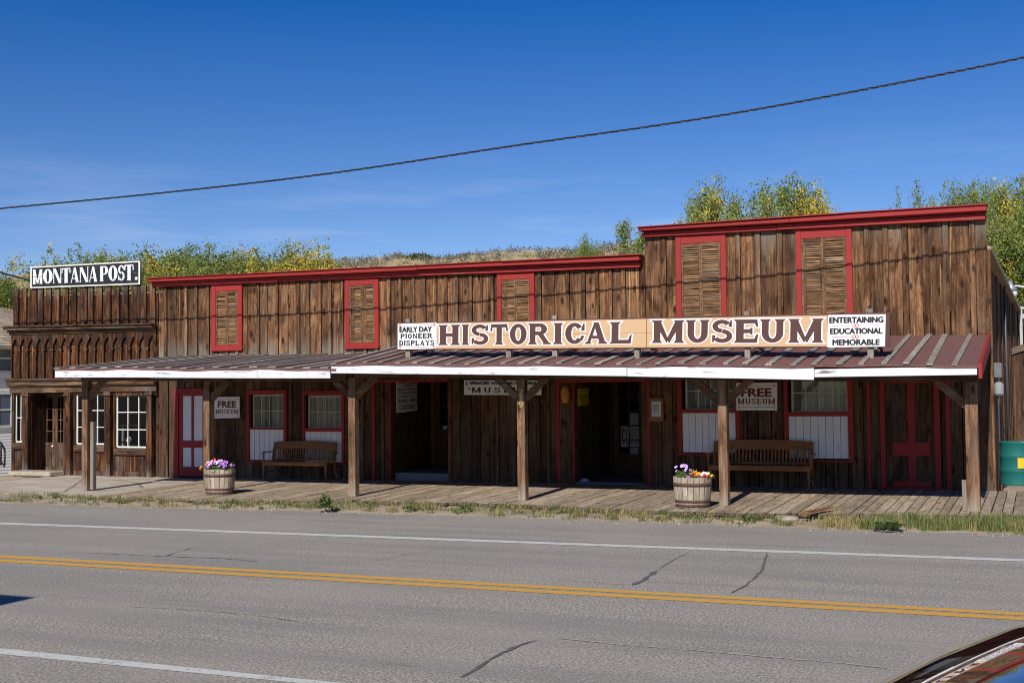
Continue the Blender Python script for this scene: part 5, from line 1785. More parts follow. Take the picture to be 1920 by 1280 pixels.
# ---------------------------------------------------------------- signs and notices on the shaded wall
WY = -.075
def wall_sign(label, px, lines, ornaments=True, mat=P_SIGNW):
    q = pquad(onY, px, WY)
    s = flat_sign('wall_sign', label, q, .025, mat)
    for kind, body, (x0, y0, x1, y1), m_ in lines:
        mb = MB()
        t = boxq(onY, x0, y0, x1, y1, WY)
        if kind == 'sans': put_sans(mb, t, body, .004, .05)
        else: put_slab(mb, t, even_spans(body, .26 if kind == 'slab' else .5, t=.25, h=.12), .004, 0, t=.25, h=.12, s=.07, sh=.09)
        mb.build('lettering', m_, s)
    return s, q
P_OFFW = plain('offwhite_sign_face', (0.78, 0.76, 0.72), 0.55, 0.05)
s1, q1 = wall_sign('small white FREE MUSEUM sign beside the red and white door', [(402, 744), (449, 743.5), (449, 783), (402, 784)],
                   [('sans', 'FREE', (409, 752, 442.5, 763.5), P_DKRED), ('slab', 'MUSEUM', (404.5, 767, 447, 775.5), P_DKRED)], mat=P_OFFW)
s2, q2 = wall_sign('large white FREE MUSEUM sign between the two right windows above the bench', [(1380, 717.5), (1457, 716.5), (1457, 769), (1380.5, 769)],
                   [('sans', 'FREE', (1390.5, 728, 1446, 743), P_DKRED), ('slab', 'MUSEUM', (1384, 746.5, 1453, 757.5), P_DKRED)], mat=P_OFFW)
for s_, q in ((s1, q1), (s2, q2)):
    mb = MB()
    for v in (.115, .885):
        mb.face([q.at(.10, v - .006, .002), q.at(.9, v - .006, .002), q.at(.9, v + .006, .002), q.at(.10, v + .006, .002)])
        for u in (.07, .93): ring(mb, q, u, v, .022, .009, .0026)
    mb.build('painted_rule', P_REDINK, s_)
s3, q3 = wall_sign('long white memorial museum name board behind the numbered porch post', [(870, 712.5), (1015, 712.5), (1015, 740.5), (870, 740)],
                   [('sans', 'J. SPENCER WATKINS MEMORIAL', (873, 715.5, 1011, 722.3), P_INK), ('wide', 'MUSEUM', (885, 726, 998.5, 736), P_INK)], mat=P_OFFW)
mb = MB()
for u in (.075, .925):
    ring(mb, q3, u, .43, .032, .012, .003); ring(mb, q3, u + (.015 if u > .5 else -.015), .43, .02, .010, .0036)
mb.build('painted_ornament', P_REDINK, s3)
# listing board on the left side wall of the first entrance
xw = E1[0] + .012
q = pquad(onX, [(744, 713), (782.5, 713), (782.5, 769.5), (744, 774)], xw)
s4 = flat_sign('wall_sign', 'white listing board of museum wares on the inner side of the left entrance', q, .02, P_OFFW)
for body, v0, v1, u0, u1, m_ in (('LARGE MUSEUM', .90, .985, .1, .95, P_REDINK), ('- INSIDE -', .80, .865, .25, .8, P_REDINK), ('Featuring Animal Displays', .68, .75, .03, .95, P_INK), ('Old Clothing, Old Printing', .57, .64, .05, .95, P_INK), ('Equipment & More', .46, .53, .2, .8, P_INK), ('JEWELRY - PRINTS', .27, .41, .08, .97, P_INK), ('COLLECTIBLES', .09, .23, .12, .86, P_DKRED)):
    mb = MB(); put_sans(mb, q.sub(u0, v0, u1, v1), body, .004, .02); mb.build('lettering', m_, s4)
# yellow notice on the left side wall of the second entrance
xw = E2[0] + .012
q = pquad(onX, [(1083.5, 728.5), (1103.5, 727), (1103.5, 758.5), (1083.5, 761)], xw)
s5 = flat_sign('paper_notice', 'yellow printed notice on the inner side wall of the right entrance', q, .006, P_YELLOW, 'notice')
mb = None
for v, u0, u1, h_ in ((.80, .2, .85, .09), (.56, .2, .9, .07), (.44, .2, .9, .07), (.32, .2, .85, .07), (.12, .25, .85, .08)):
    mb = MB(); put_sans(mb, q.sub(u0, v, u1, v + h_), {.80: 'TOURS', .56: 'MUSEUM OPEN', .44: 'DAILY 9 TO 5', .32: 'PLEASE ASK', .12: 'INSIDE'}[v], .003, .02)
    mb.build('lettering', P_INK, s5)
# red on white sign behind the glass of the right door
yy = D2 - .035
q = boxq(onY, 1164, 799, 1210, 837.5, yy)
s6 = flat_sign('door_sign', 'red and white CLOSED sign hung behind the glass of the entrance door', q, .004, P_OFFW)
q_ = q.sub(.02, .14, .98, .93)
sp = [('C', .02, .17), ('L', .21, .33), ('O', .38, .53), ('S', .57, .72), ('E', .77, .88), ('D', .9, .99)]
mb = MB(); put_slab(mb, q_, sp[:1], .002, 0, t=.34, h=.14, s=.03, sh=.05); mb.build('lettering', P_REDINK, s6)
mb = MB(); put_slab(mb, q_, sp[1:], .002, 0, t=.30, h=.12, s=.03, sh=.05); mb.build('faded_lettering', P_GREYINK, s6)
# grey sheet above and below that sign
for (ya, yb, lab) in ((774, 797.5, 'grey printed sheet taped behind the door glass above the CLOSED sign'), (838.5, 851, 'pale grey sheet showing below the CLOSED sign in the door')):
    q = boxq(onY, 1181, ya, 1197, yb, D2 - .03)
    mb = MB(); panel(mb, q, .003); tag(mb.build('paper_sheet', P_PAPER), lab, 'notice')
q = boxq(onY, 830, 798, 838.5, 836, D1 - .06)
mb = MB(); panel(mb, q, .003); tag(mb.build('paper_sheet', P_PAPER), 'white sheet on the half hidden door of the left entrance', 'notice')
# framed notice right of the second entrance
q = boxq(onY, 1221.5, 752, 1239.5, 781, -.052)
s7 = flat_sign('framed_notice', 'typed white notice in a wooden frame on the wall right of the entrance', q, .01, P_PAPER, 'notice')
mb = MB(); mb.tone = (.5, .3, 0)
z0_, z1_ = q.p[3].z, q.p[0].z; a_, c_ = q.p[0].x, q.p[1].x
mb.box(a_ - .05, c_ + .05, -.075, -.04, z1_ + .0, z1_ + .07); mb.box(a_ - .05, c_ + .05, -.075, -.04, z0_ - .09, z0_ - .0)
mb.box(a_ - .04, a_, -.07, -.04, z0_, z1_); mb.box(c_, c_ + .05, -.07, -.04, z0_, z1_)
mb.build('notice_frame', W_BENCH, s7)
mb = MB()
for i in range(12):
    v = .88 - i * .068
    if i not in (1, 11):
        mb.face([q.at(.14 if i else .3, v, .003), q.at(R_.uniform(.75, .88) if i else .7, v, .003), q.at(R_.uniform(.75, .88) if i else .7, v + .022, .003), q.at(.14 if i else .3, v + .022, .003)])
mb.build('typed_lines', P_GREYINK if False else P_INK, s7)
# amber spot left of the second entrance, built as a small rounded solid
p = onY(1059, 739, -.10)
mb = MB(); mb.smooth = True; mb.tone = (.6, .4, 0)
mb.lathe([(.001, -.19), (.06, -.18), (.085, -.1), (.095, .02), (.07, .15), (.02, .19), (.001, .19)], 12, (p.x, p.y + .02, p.z))
tag(mb.build('amber_wall_spot', plain('mottled_amber', (.50, .20, .03), .6, .45, 30)), 'small amber wicker basket hanging on the wall left of the right entrance', 'basket')

# ---------------------------------------------------------------- benches
def make_bench(name, label, cat, group):
    """oak slat bench, 1.9 m long, local origin at floor level in the middle of the front legs"""
    root = thing(name, label, cat, (0, 0, 0), group)
    Lh = .95
    mb = MB()
    for i in range(7):
        mb.tone = tone(.42, .6); y = -.03 + i * .068
        mb.box(-Lh + .02, Lh - .02, y, y + .060, .405 - .012 * i * .35, .428 - .012 * i * .35)
    mb.tone = (.6, .2, 0); mb.box(-Lh, Lh, -.055, -.031, .33, .415)
    mb.build('seat', W_BENCH, root, bevel=.004, local=True)
    mb = MB()
    bk = lambda z: .43 + (z - .42) * .22
    n_ = 14
    for i in range(n_):     # crest rail with a gentle arch, in short lengths
        a, c = -Lh + .03 + (2 * Lh - .06) * i / n_, -Lh + .03 + (2 * Lh - .06) * (i + 1) / n_
        h = lambda x: .845 + .035 * (1 - (x / Lh) ** 2)
        mb.tone = (.5, .35, 0)
        mb.hexa([(a, bk(.70), .70), (c, bk(.70), .70), (c, bk(.70) + .03, .70), (a, bk(.70) + .03, .70), (a, bk(.86), h(a)), (c, bk(.86), h(c)), (c, bk(.86) + .028, h(c)), (a, bk(.86) + .028, h(a))])
    mb.tone = (.45, .6, 0); mb.hexa([(-Lh + .03, bk(.43), .43), (Lh - .03, bk(.43), .43), (Lh - .03, bk(.43) + .03, .43), (-Lh + .03, bk(.43) + .03, .43), (-Lh + .03, bk(.47), .47), (Lh - .03, bk(.47), .47), (Lh - .03, bk(.47) + .03, .47), (-Lh + .03, bk(.47) + .03, .47)])
    k = 26
    for i in range(k):
        x = -Lh + .09 + (2 * Lh - .18) * i / (k - 1)
        mb.tone = tone(.38, .6)
        mb.hexa([(x - .017, bk(.47) + .006, .471), (x + .017, bk(.47) + .006, .471), (x + .017, bk(.47) + .022, .471), (x - .017, bk(.47) + .022, .471),
                 (x - .017, bk(.70) + .006, .699), (x + .017, bk(.70) + .006, .699), (x + .017, bk(.70) + .022, .699), (x - .017, bk(.70) + .022, .699)])
    mb.build('backrest', W_BENCH, root, local=True)
    for sx in (-1, 1):
        mb = MB(); mb.tone = tone(.5, .65)
        x = sx * (Lh - .03)
        mb.hexa([(x - .018, -.05, 0), (x + .018, -.05, 0), (x + .018, -.012, 0), (x - .018, -.012, 0), (x - .028, -.062, .418), (x + .028, -.062, .418), (x + .028, .0, .418), (x - .028, .0, .418)])
        mb.build('leg', W_BENCH, root, bevel=.004, local=True)
        mb = MB(); mb.tone = tone(.4, .6)
        mb.hexa([(x - .018, .56, 0), (x + .018, .56, 0), (x + .018, .60, 0), (x - .018, .60, 0), (x - .026, .40, .43), (x + .026, .40, .43), (x + .026, .46, .43), (x - .026, .46, .43)])
        mb.hexa([(x - .026, .40, .431), (x + .026, .40, .431), (x + .026, .46, .431), (x - .026, .46, .431), (x - .022, bk(.84), .84), (x + .022, bk(.84), .84), (x + .022, bk(.84) + .04, .84), (x - .022, bk(.84) + .04, .84)])
        mb.build('rear_leg', W_BENCH, root, bevel=.004, local=True)
        mb = MB(); mb.tone = tone(.45, .6)
        xo = sx * (Lh + .012)
        mb.box(xo - .035, xo + .035, -.03, .50, .615, .640)
        mb.beam((sx * (Lh + .005), .01, .37), (sx * (Lh + .010), .02, .615), .038, .05, (0, 1, 0))
        mb.build('armrest', W_BENCH, root, bevel=.004, local=True)
        mb = MB(); mb.tone = tone(.4, .55); mb.box(x - .012, x + .012, -.012, .52, .17, .20); mb.build('stretcher', W_BENCH, root, local=True)
    return root
bench = make_bench('bench', 'oak slat bench under the two small left windows', 'bench', 'slat benches on the boardwalk')
bl, br = onY(494.5, 900.5, -.55), onY(610.5, 904.5, -.55)
bench.location = ((bl.x + br.x) / 2, -.52, floor_z((bl.x + br.x) / 2, -.5) + .004)
s_ = (br.x - bl.x) / 1.84
bench.scale = (s_, .78, 1.0)
b2 = copy_tree(bench)
b2['label'] = 'longer oak slat bench behind the right half barrel, partly hidden by a porch post'
bl, br = onY(1332, 917, -.55), onY(1517, 919.5, -.55)
b2.location = ((bl.x + br.x) / 2, -.52, floor_z((bl.x + br.x) / 2, -.5) + .004)
b2.scale = ((br.x - bl.x) / 1.84, .78, 1.06)
# thin wires that tie the benches to the wall
for (xa, ya, xb, yb, lab) in ((515, 880, 538, 893, 'thin pale wire sagging from the left end of the small bench'), (626, 883, 650, 897, 'thin pale wire sagging from the right end of the small bench'), (1520, 895, 1533, 914, 'thin pale wire hanging behind the right end of the long bench')):
    pa, pb = onY(xa, ya, -.35), onY(xb, yb, -.20)
    pts = []
    for i in range(9):
        t = i / 8
        p = pa.lerp(pb, t); p.z -= .07 * math.sin(math.pi * t)
        pts.append(p)
    mb = MB(); mb.tone = (.6, 0, 0); mb.tube(pts, .006, 5); tag(mb.build('tie_wire', STEEL), lab, 'wire')

# ---------------------------------------------------------------- half barrel planters
PETAL = {c: plain(c + '_petal', v, .6, .12) for c, v in (('violet', (.42, .14, .55)), ('lilac', (.55, .38, .72)), ('white', (.75, .72, .78)), ('orange', (.75, .18, .02)), ('red', (.62, .03, .02)), ('yellow', (.78, .50, .02)))}
FL = {}
def flower_mesh(cn):
    if cn in FL: return FL[cn]
    mb = MB()
    n_ = 10
    ring1 = []
    for i in range(n_):
        a = 2 * math.pi * i / n_
        r = .034 if i % 2 else .027
        ring1.append((r * math.cos(a), r * math.sin(a), .010 + (.004 if i % 2 else -.002)))
    for i in range(n_):
        mb.tone = (.62 if i % 2 else .5, 0, 0)
        mb.face([(0, 0, -.008), ring1[i], ring1[(i + 1) % n_]])
    mb.mat = 1; mb.tone = (.4, 0, 0)
    for i in range(6):
        a, c = 2 * math.pi * i / 6, 2 * math.pi * (i + 1) / 6
        mb.face([(0, 0, .004), (.008 * math.cos(a), .008 * math.sin(a), .003), (.008 * math.cos(c), .008 * math.sin(c), .003)])
    o = mb.build('flower', [PETAL[cn], plain('flower_eye', (.12, .04, .16) if cn in ('violet', 'lilac', 'white') else (.5, .25, .02), .6, .1)])
    FL[cn] = o
    return o
def foliage(mb, rg, n, cx, cy, cz, rx, ry, rz, s=.028):
    for _ in range(n):
        while True:
            u = Vector((rg.uniform(-1, 1), rg.uniform(-1, 1), rg.uniform(0, 1)))
            if u.length < 1: break
        c = Vector((cx + u.x * rx, cy + u.y * ry, cz + u.z * rz))
        d = Vector((rg.gauss(0, 1), rg.gauss(0, 1), rg.gauss(.5, .8))).normalized()
        e = d.cross(Vector((rg.gauss(0, 1), rg.gauss(0, 1), rg.gauss(0, 1)))).normalized()
        l = s * rg.uniform(.7, 1.4)
        mb.tone = (rg.uniform(.1, .9), 0, rg.uniform(0, .15))
        mb.face([c, c + d * l * .5 + e * l * .28, c + d * l, c + d * l * .5 - e * l * .28])
def planter(label, px, py, r, h, flowers, fol):
    X = onZ(px, py, .03)
    c = Vector((0, X.y + r * .82, 0)); c.x = onY(px, py - 4, c.y).x; c.z = floor_z(c.x, c.y) + .005
    root = thing('barrel_planter', label, 'planter', c, 'half barrel planters on the boardwalk')
    prof = lambda t: r * (.80 + .20 * math.sin((.18 + .82 * t) * math.pi / 2))
    mb = MB()
    k = 20
    for i in range(k):
        a, e = 2 * math.pi * i / k + .012, 2 * math.pi * (i + 1) / k - .012
        mb.tone = (R_.uniform(.35, .68), R_.random(), R_.uniform(-.15, .2))
        for j in range(6):
            t0, t1 = j / 6, (j + 1) / 6
            for (A, Bq) in (((a, (a + e) / 2), 0), (((a + e) / 2, e), 0)):
                p = lambda an, t: (prof(t) * math.cos(an), prof(t) * math.sin(an), h * t)
                mb.face([p(A[0], t0), p(A[1], t0), p(A[1], t1), p(A[0], t1)])
        q = lambda an, rr, z: (rr * math.cos(an), rr * math.sin(an), z)
        for (A0, A1) in ((a, (a + e) / 2), ((a + e) / 2, e)):
            mb.face([q(A0, prof(1), h), q(A1, prof(1), h), q(A1, prof(1) - .025, h), q(A0, prof(1) - .025, h)])
            mb.face([q(A0, prof(1) - .025, h), q(A1, prof(1) - .025, h), q(A1, prof(1) - .025, h - .1), q(A0, prof(1) - .025, h - .1)])
    mb.build('barrel_staves', W_BARREL, root, local=True)
    mb = MB(); mb.tone = (.2, 0, 0); mb.lathe([(prof(0) - .012, .005), (prof(.5) - .014, h * .5), (prof(.93) - .02, h * .93)], 24); mb.build('barrel_lining', DARK, root, local=True)
    for t0, t1 in ((.03, .12), (.17, .26), (.70, .82)):
        mb = MB(); mb.smooth = True; mb.tone = tone(.4, .6)
        mb.lathe([(prof(t0) + .001, h * t0), (prof(t0) + .006, h * t0), (prof(t1) + .006, h * t1), (prof(t1) + .001, h * t1)], 32)
        mb.build('hoop', IRON, root, local=True)
    mb = MB(); mb.lathe([(prof(.9) - .022, h * .92), (.001, h * .95)], 20); mb.build('soil', SOIL, root, local=True)
    rg = random.Random(int(px))
    mb = MB()
    for (x, y, z, rx, ry, rz, n_) in fol: foliage(mb, rg, n_, x, y, h * .93 + z, rx, ry, rz)
    mb.build('foliage', LEAF2, root, local=True)
    for cn, n_, (x, y, z, rx, ry, rz), sc_ in flowers:
        src = flower_mesh(cn)
        for i in range(n_):
            a = rg.uniform(0, 2 * math.pi); rr = rg.random() ** .5
            f = src.copy(); col.objects.link(f); f.parent = root
            zz = (1 - rr * rr) ** .5
            f.location = (x + rx * rr * math.cos(a), y + ry * rr * math.sin(a), h * .95 + z + rz * (zz * .8 + .15))
            f.rotation_euler = (rg.uniform(.5, 1.3), 0, rg.uniform(-.7, .5))
            f.scale = (sc_ * rg.uniform(.85, 1.2),) * 3
    return root
planter('left half barrel planter full of violet petunias beside the second porch post', 412, 922, .315, .51,
        [('violet', 34, (.06, -.05, .01, .30, .24, .17), .95), ('lilac', 22, (.02, -.08, .02, .29, .24, .18), .9), ('white', 10, (-.02, -.08, .08, .24, .2, .12), .85), ('orange', 9, (-.26, -.05, .02, .13, .15, .12), .9), ('red', 3, (-.12, -.05, .12, .1, .1, .1), .9)],
        [(0, 0, 0, .30, .28, .16, 900), (-.26, -.06, 0, .14, .15, .14, 250), (.08, -.3, -.04, .06, .06, .08, 60)])
planter('right half barrel planter with sparse violet, red and yellow flowers by a porch post', 1299, 950, .325, .51,
        [('lilac', 10, (-.14, -.08, .02, .20, .18, .20), 1.0), ('violet', 4, (-.10, -.1, .0, .2, .15, .14), 1.0), ('yellow', 12, (.20, -.06, .02, .16, .14, .08), .95), ('red', 6, (.16, -.12, .0, .15, .1, .07), 1.0), ('orange', 4, (.10, -.08, .03, .14, .12, .08), .9), ('white', 3, (.2, -.1, .04, .12, .1, .06), .9)],
        [(-.08, 0, 0, .22, .25, .17, 700), (.18, 0, 0, .16, .2, .07, 260), (.34, -.06, .02, .07, .05, .06, 40)])
for o in FL.values():
    bpy.data.objects.remove(o)

# ---------------------------------------------------------------- right edge: drum, fence, meter, conduit, flood light
TEAL = paint('teal_drum_paint', (0.012, 0.135, 0.125), under=(.12, .07, .05), wear=.05, axis='0')
YEL = plain('yellow_drum_paint', (.72, .50, .02), .5, .08)
dc = onY(1905, 921, 1.2)
dcx, dcy, dz_ = onY(1909, 918, 1.2).x, 1.2, floor_z(0, 1.2) + .005
dr_ = .31
drum = thing('oil_drum', 'teal steel drum with a yellow square standing by the board fence', 'drum', (dcx, dcy, dz_))
hD = onY(1905, 829, dcy - dr_).z - dz_
mb = MB(); mb.smooth = True; mb.tone = (.5, 0, 0)
prof = [(.001, 0), (dr_, 0), (dr_ + .006, .012), (dr_, .025)]
for k in (1 / 3, 2 / 3):
    prof += [(dr_, hD * k - .03), (dr_ + .014, hD * k), (dr_, hD * k + .03)]
prof += [(dr_, hD - .03), (dr_ + .010, hD - .012), (dr_ + .006, hD), (dr_ - .012, hD), (dr_ - .014, hD - .02), (.001, hD - .02)]
mb.lathe(prof, 40)
mb.build('drum_body', TEAL, drum, local=True)
mb = MB(); mb.smooth = True; mb.tone = (.5, 0, 0)
for i in range(10):
    a, c = math.radians(-88 + 5 * i), math.radians(-88 + 5 * (i + 1))
    mb.face([((dr_ + .018) * math.cos(t), (dr_ + .018) * math.sin(t), z) for t, z in ((a, hD * .40), (c, hD * .40), (c, hD * .64), (a, hD * .64))])
mb.build('painted_square', YEL, drum, local=True)
mb = MB(); mb.tone = (.5, 0, 0); mb.smooth = True; mb.lathe([(.04, hD - .018), (.04, hD), (.001, hD + .004)], 12, (.1, -.1, 0)); mb.build('bung_cap', STEEL, drum, local=True)
# board fence closing the gap
FY = 8.0
fa, fb = onY(1884, 658, FY), onY(1935, 640, FY)
fence = thing('board_fence', 'tall brown upright board fence between the museum side wall and the picture edge', 'fence', ((fa.x + fb.x) / 2, FY, -.1))
mb = MB()
rg = random.Random(4)
x = fa.x
while x < fb.x + 2.5:
    w_ = rg.uniform(.16, .24)
    zt = fa.z + (fb.z - fa.z) * min(1.3, (x - fa.x) / (fb.x - fa.x)) - .10
    mb.tone = tone(.35, .65, .05, rg)
    mb.box(x, x + w_ - .006, FY - rg.uniform(0, .01), FY + .03, -.15, zt)
    x += w_
mb.build('fence_boards', W_LOW, fence)
mb = MB(); mb.tone = (.5, .3, .25)
fe = fa + (fb - fa) * 1.3
mb.hexa([(fa.x - .05, FY - .07, fa.z - .16), (fe.x, FY - .07, fe.z - .16), (fe.x, FY + .05, fe.z - .16), (fa.x - .05, FY + .05, fa.z - .16), (fa.x - .05, FY - .07, fa.z), (fe.x, FY - .07, fe.z), (fe.x, FY + .05, fe.z), (fa.x - .05, FY + .05, fa.z)])
mb.build('top_rail', W_POSTX, fence)
# conduit, meter and switch box on the side wall
def side_pt(px, py, k):
    """a point on the splayed side wall at fraction k of its depth"""
    y = .035 + (14 - .035) * k
    p = onY(px, py, y); p.x = XR - .14 * (1 - k) + (sideb.x - XR) * k + .07
    return p
kc = .38
pc0, pc1 = side_pt(1882, 525, kc), side_pt(1882, 830, kc)
mb = MB(); mb.smooth = True; mb.tone = (.5, 0, 0)
mb.tube([(pc0.x, pc0.y, pc0.z), (pc0.x, pc0.y, pc1.z)], .024, 8)
for z in (pc0.z, pc0.z - .9, pc0.z - 1.8): mb.tube([(pc0.x - .06, pc0.y, z - .1), (pc0.x + .02, pc0.y, z - .1)], .02, 6)
tag(mb.build('conduit', plain('grey_conduit', (.10, .10, .105), .5, .1, metal=.3)), 'grey electrical conduit running down the dark side wall of the museum', 'pipe')
km = .17
pm = side_pt(1869, 700, km)
meter = thing('electric_meter', 'grey electric meter and switch box on the dark museum side wall', 'meter', pm)
mb = MB(); mb.tone = (.4, 0, 0)
za, zb2 = side_pt(1869, 680, km).z, side_pt(1869, 708, km).z
mb.box(pm.x - .05, pm.x + .10, pm.y - .13, pm.y + .13, zb2, za); mb.build('switch_box', plain('grey_enamel_box', (.16, .17, .18), .5, .15), meter, bevel=.012)
za, zb2 = side_pt(1869, 716, km).z, side_pt(1869, 742, km).z
mb = MB(); mb.tone = (.6, 0, 0); mb.box(pm.x - .05, pm.x + .12, pm.y - .11, pm.y + .11, zb2, za); mb.build('meter_box', plain('pale_meter_box', (.26, .27, .29), .45, .1), meter, bevel=.04)
mb = MB(); mb.tone = (.5, 0, 0); mb.tube([(pm.x + .02, pm.y, zb2), (pm.x + .02, pm.y, .05)], .02, 8); mb.build('meter_conduit', plain('dark_conduit', (.06, .06, .065), .5, .1), meter)
# flood light on a pole just outside the picture
ly = 13.0
lh, lt = onY(1897, 546, ly), onY(1893, 530, ly)
pole_x = onY(1960, 560, ly).x
lamp = thing('yard_lamp', 'grey yard lamp with a curved arm at the right picture edge, before the trees', 'lamp', (pole_x, ly, -.17))
mb = MB(); mb.smooth = True; mb.tone = (.5, 0, 0)
ap = [onY(1897, 538, ly), onY(1905, 536, ly), onY(1920, 538, ly), onY(1940, 545, ly), Vector((pole_x, ly, onY(1955, 556, ly).z))]
mb.tube(ap, .035, 8); mb.build('arm', STEEL, lamp)
mb = MB(); mb.tone = (.4, 0, 0); mb.tube([(pole_x, ly, -.2), (pole_x, ly, ap[-1].z + .3)], .06, 8); mb.build('pole', W_GREYZ, lamp)
mb = MB(); mb.smooth = True; mb.tone = (.6, 0, 0)
mb.tube([lt + Vector((0, 0, .05)), lt.lerp(lh, .45), lh], [.06, .10, .19], 12)
mb.build('lamp_head', STEEL, lamp)
mb = MB(); mb.smooth = True; mb.tone = (.6, 0, 0); mb.tube([lh, lh + Vector((.03, 0, -.12)), lh + Vector((.05, 0, -.2))], [.15, .13, .02], 12); mb.build('lens', plain('frosted_lens', (.6, .62, .62), .3, .05), lamp)
# pipe rail further back at the right edge
p0, p1 = onY(1906, 577, 11), onY(1950, 578, 11)
mb = MB(); mb.tone = (.5, 0, 0); mb.beam(p0, p1, .06, .06); mb.beam(p0 - Vector((0, 0, .22)), p1 - Vector((0, 0, .22)), .06, .12)
for q in (p0 + Vector((.1, 0, 0)), p1): mb.beam(q + Vector((0, 0, .03)), Vector((q.x, q.y, -.2)), .07, .07, (0, 1, 0))
tag(mb.build('pipe_rail', plain('pale_grey_rail', (.45, .45, .44), .6, .1)), 'pale horizontal rails showing over the side roof at the right edge', 'railing')

# ---------------------------------------------------------------- house beyond the gap at the left
HX = onY(12, 700, 12).x
H_ROT = math.radians(-9)
H_C = Vector((HX - 4, 14, 0))
def hloc(px, py, out=4.0):
    """point of the house's side wall (before the house is turned) that is seen at a pixel"""
    rot = Matrix.Rotation(H_ROT, 3, 'Z')
    nrm = rot @ Vector((1, 0, 0))
    p = onP(px, py, H_C + nrm * out, nrm)
    return rot.inverted() @ (p - H_C) + H_C
hz = lambda py, px=10: hloc(px, py).z
house = thing('white_house', 'white clapboard house with tan shingle roof far left behind the printing house', 'house', (HX - 4, 14, -1.1))

SID = paint('pale_clapboard', (.88, .88, .88), wear=.04, axis='Y')
ze_ = hz(645); zbs = hz(878)
mb = MB()
ya, yb = 2.0, 24.0
z = zbs - .4
i = 0
while z < ze_:
    mb.tone = tone(.46, .56)
    mb.hexa([(HX - .1, ya, z), (HX + .014, ya, z), (HX + .014, yb, z), (HX - .1, yb, z), (HX - .1, ya, z + .119), (HX, ya, z + .119), (HX, yb, z + .119), (HX - .1, yb, z + .119)])
    z += .12
mb.tone = (.5, 0, 0); mb.box(HX - 9, HX - .1, ya, yb, -1.3, ze_)
mb.build('wall', SID, house)
mb = MB(); mb.tone = (.5, 0, 0)
zr_ = max(ze_ + .8, hloc(10, 577, -.5).z)
n_ = 16
for k in range(n_):      # courses of shingles, each lapping the next
    t0, t1 = k / n_, (k + 1) / n_
    xa, xb = HX + .45 - 4.95 * t0, HX + .45 - 4.95 * t1
    za, zb2 = ze_ - .1 + (zr_ - ze_ + .1) * t0, ze_ - .1 + (zr_ - ze_ + .1) * t1
    y = ya - .4
    while y < yb + .4:
        w_ = R_.uniform(.18, .34)
        mb.tone = (R_.uniform(.25, .8), R_.random(), 0)
        mb.hexa([(xb, y, zb2 - .06), (xa, y, za - .06), (xa, y + w_ - .008, za - .06), (xb, y + w_ - .008, zb2 - .06), (xb - .03, y, zb2 + .0), (xa, y, za + .035), (xa, y + w_ - .008, za + .035), (xb - .03, y + w_ - .008, zb2 + .0)])
        y += w_
mb.tone = (.4, 0, 0); mb.hexa([(HX - 9.4, ya - .4, ze_ - .2), (HX - 4.5, ya - .4, zr_ - .1), (HX - 4.5, yb + .4, zr_ - .1), (HX - 9.4, yb + .4, ze_ - .2), (HX - 9.4, ya - .4, ze_ - .1), (HX - 4.5, ya - .4, zr_), (HX - 4.5, yb + .4, zr_), (HX - 9.4, yb + .4, ze_ - .1)])
mb.build('roof', SHINGLE, house)
mb = MB(); mb.tone = (.5, 0, 0); mb.box(HX + .02, HX + .40, ya - .3, yb + .3, ze_ - .20, ze_ - .11); mb.build('eave', P_SASH, house)
HGL = plain('blue_dusky_glass', (.10, .13, .19), .12, .1, spec=.6)
for (pa, pb, pt, pbm) in ((-26, 21, 648, 695), (-26, 20, 739, 797)):
    y0_, y1_ = hloc(max(pa, -26), 690).y, hloc(pb, 690).y
    zt_, zb2 = hz(pt), hz(pbm)
    mb = MB(); mb.tone = (.5, 0, 0)
    mb.box(HX + .015, HX + .05, y0_ - .1, y0_, zb2 - .1, zt_ + .1); mb.box(HX + .015, HX + .05, y1_, y1_ + .1, zb2 - .1, zt_ + .1)
    mb.box(HX + .015, HX + .052, y0_, y1_, zt_, zt_ + .12); mb.box(HX + .015, HX + .07, y0_ - .12, y1_ + .12, zb2 - .1, zb2)
    mb.box(HX + .015, HX + .04, y0_, y1_, (zt_ + zb2) / 2 - .03, (zt_ + zb2) / 2 + .03); mb.box(HX + .015, HX + .035, (y0_ + y1_) / 2 - .03, (y0_ + y1_) / 2 + .03, zb2, zt_)
    wn = mb.build('window', P_SASH, house)
    mb = MB(); mb.box(HX - .02, HX + .018, y0_, y1_, zb2, zt_); mb.build('pane', HGL, wn)
house.rotation_euler = (0, 0, H_ROT)
# dark stair rail before it
ry = 5.0
pts = [onY(-14, 823, ry), onY(2, 830, ry), onY(9, 843, ry)]
mb = MB(); mb.smooth = True; mb.tone = (.4, 0, 0); mb.tube(pts, .035, 8)
for q in (pts[1], pts[2]): mb.tube([q, (q.x, q.y, onY(4, 872, ry).z)], .03, 8)
q = [p - Vector((0, 0, .55)) for p in pts]; mb.tube(q, .022, 8)
tag(mb.build('stair_rail', BLACKM), 'dark metal stair rail in the gap left of the printing house', 'railing')
# thin wire to the printing house roof sign
wa, wb = onY(-60, 487, 3), onY(57, 526, -.05)
mb = MB(); mb.tone = (.3, 0, 0); mb.tube([wa.lerp(wb, i / 8) - Vector((0, 0, .05 * math.sin(math.pi * i / 8))) for i in range(9)], .028, 6)
tag(mb.build('wire', BLACKM), 'short black wire running down to the left end of the black sign', 'wire')

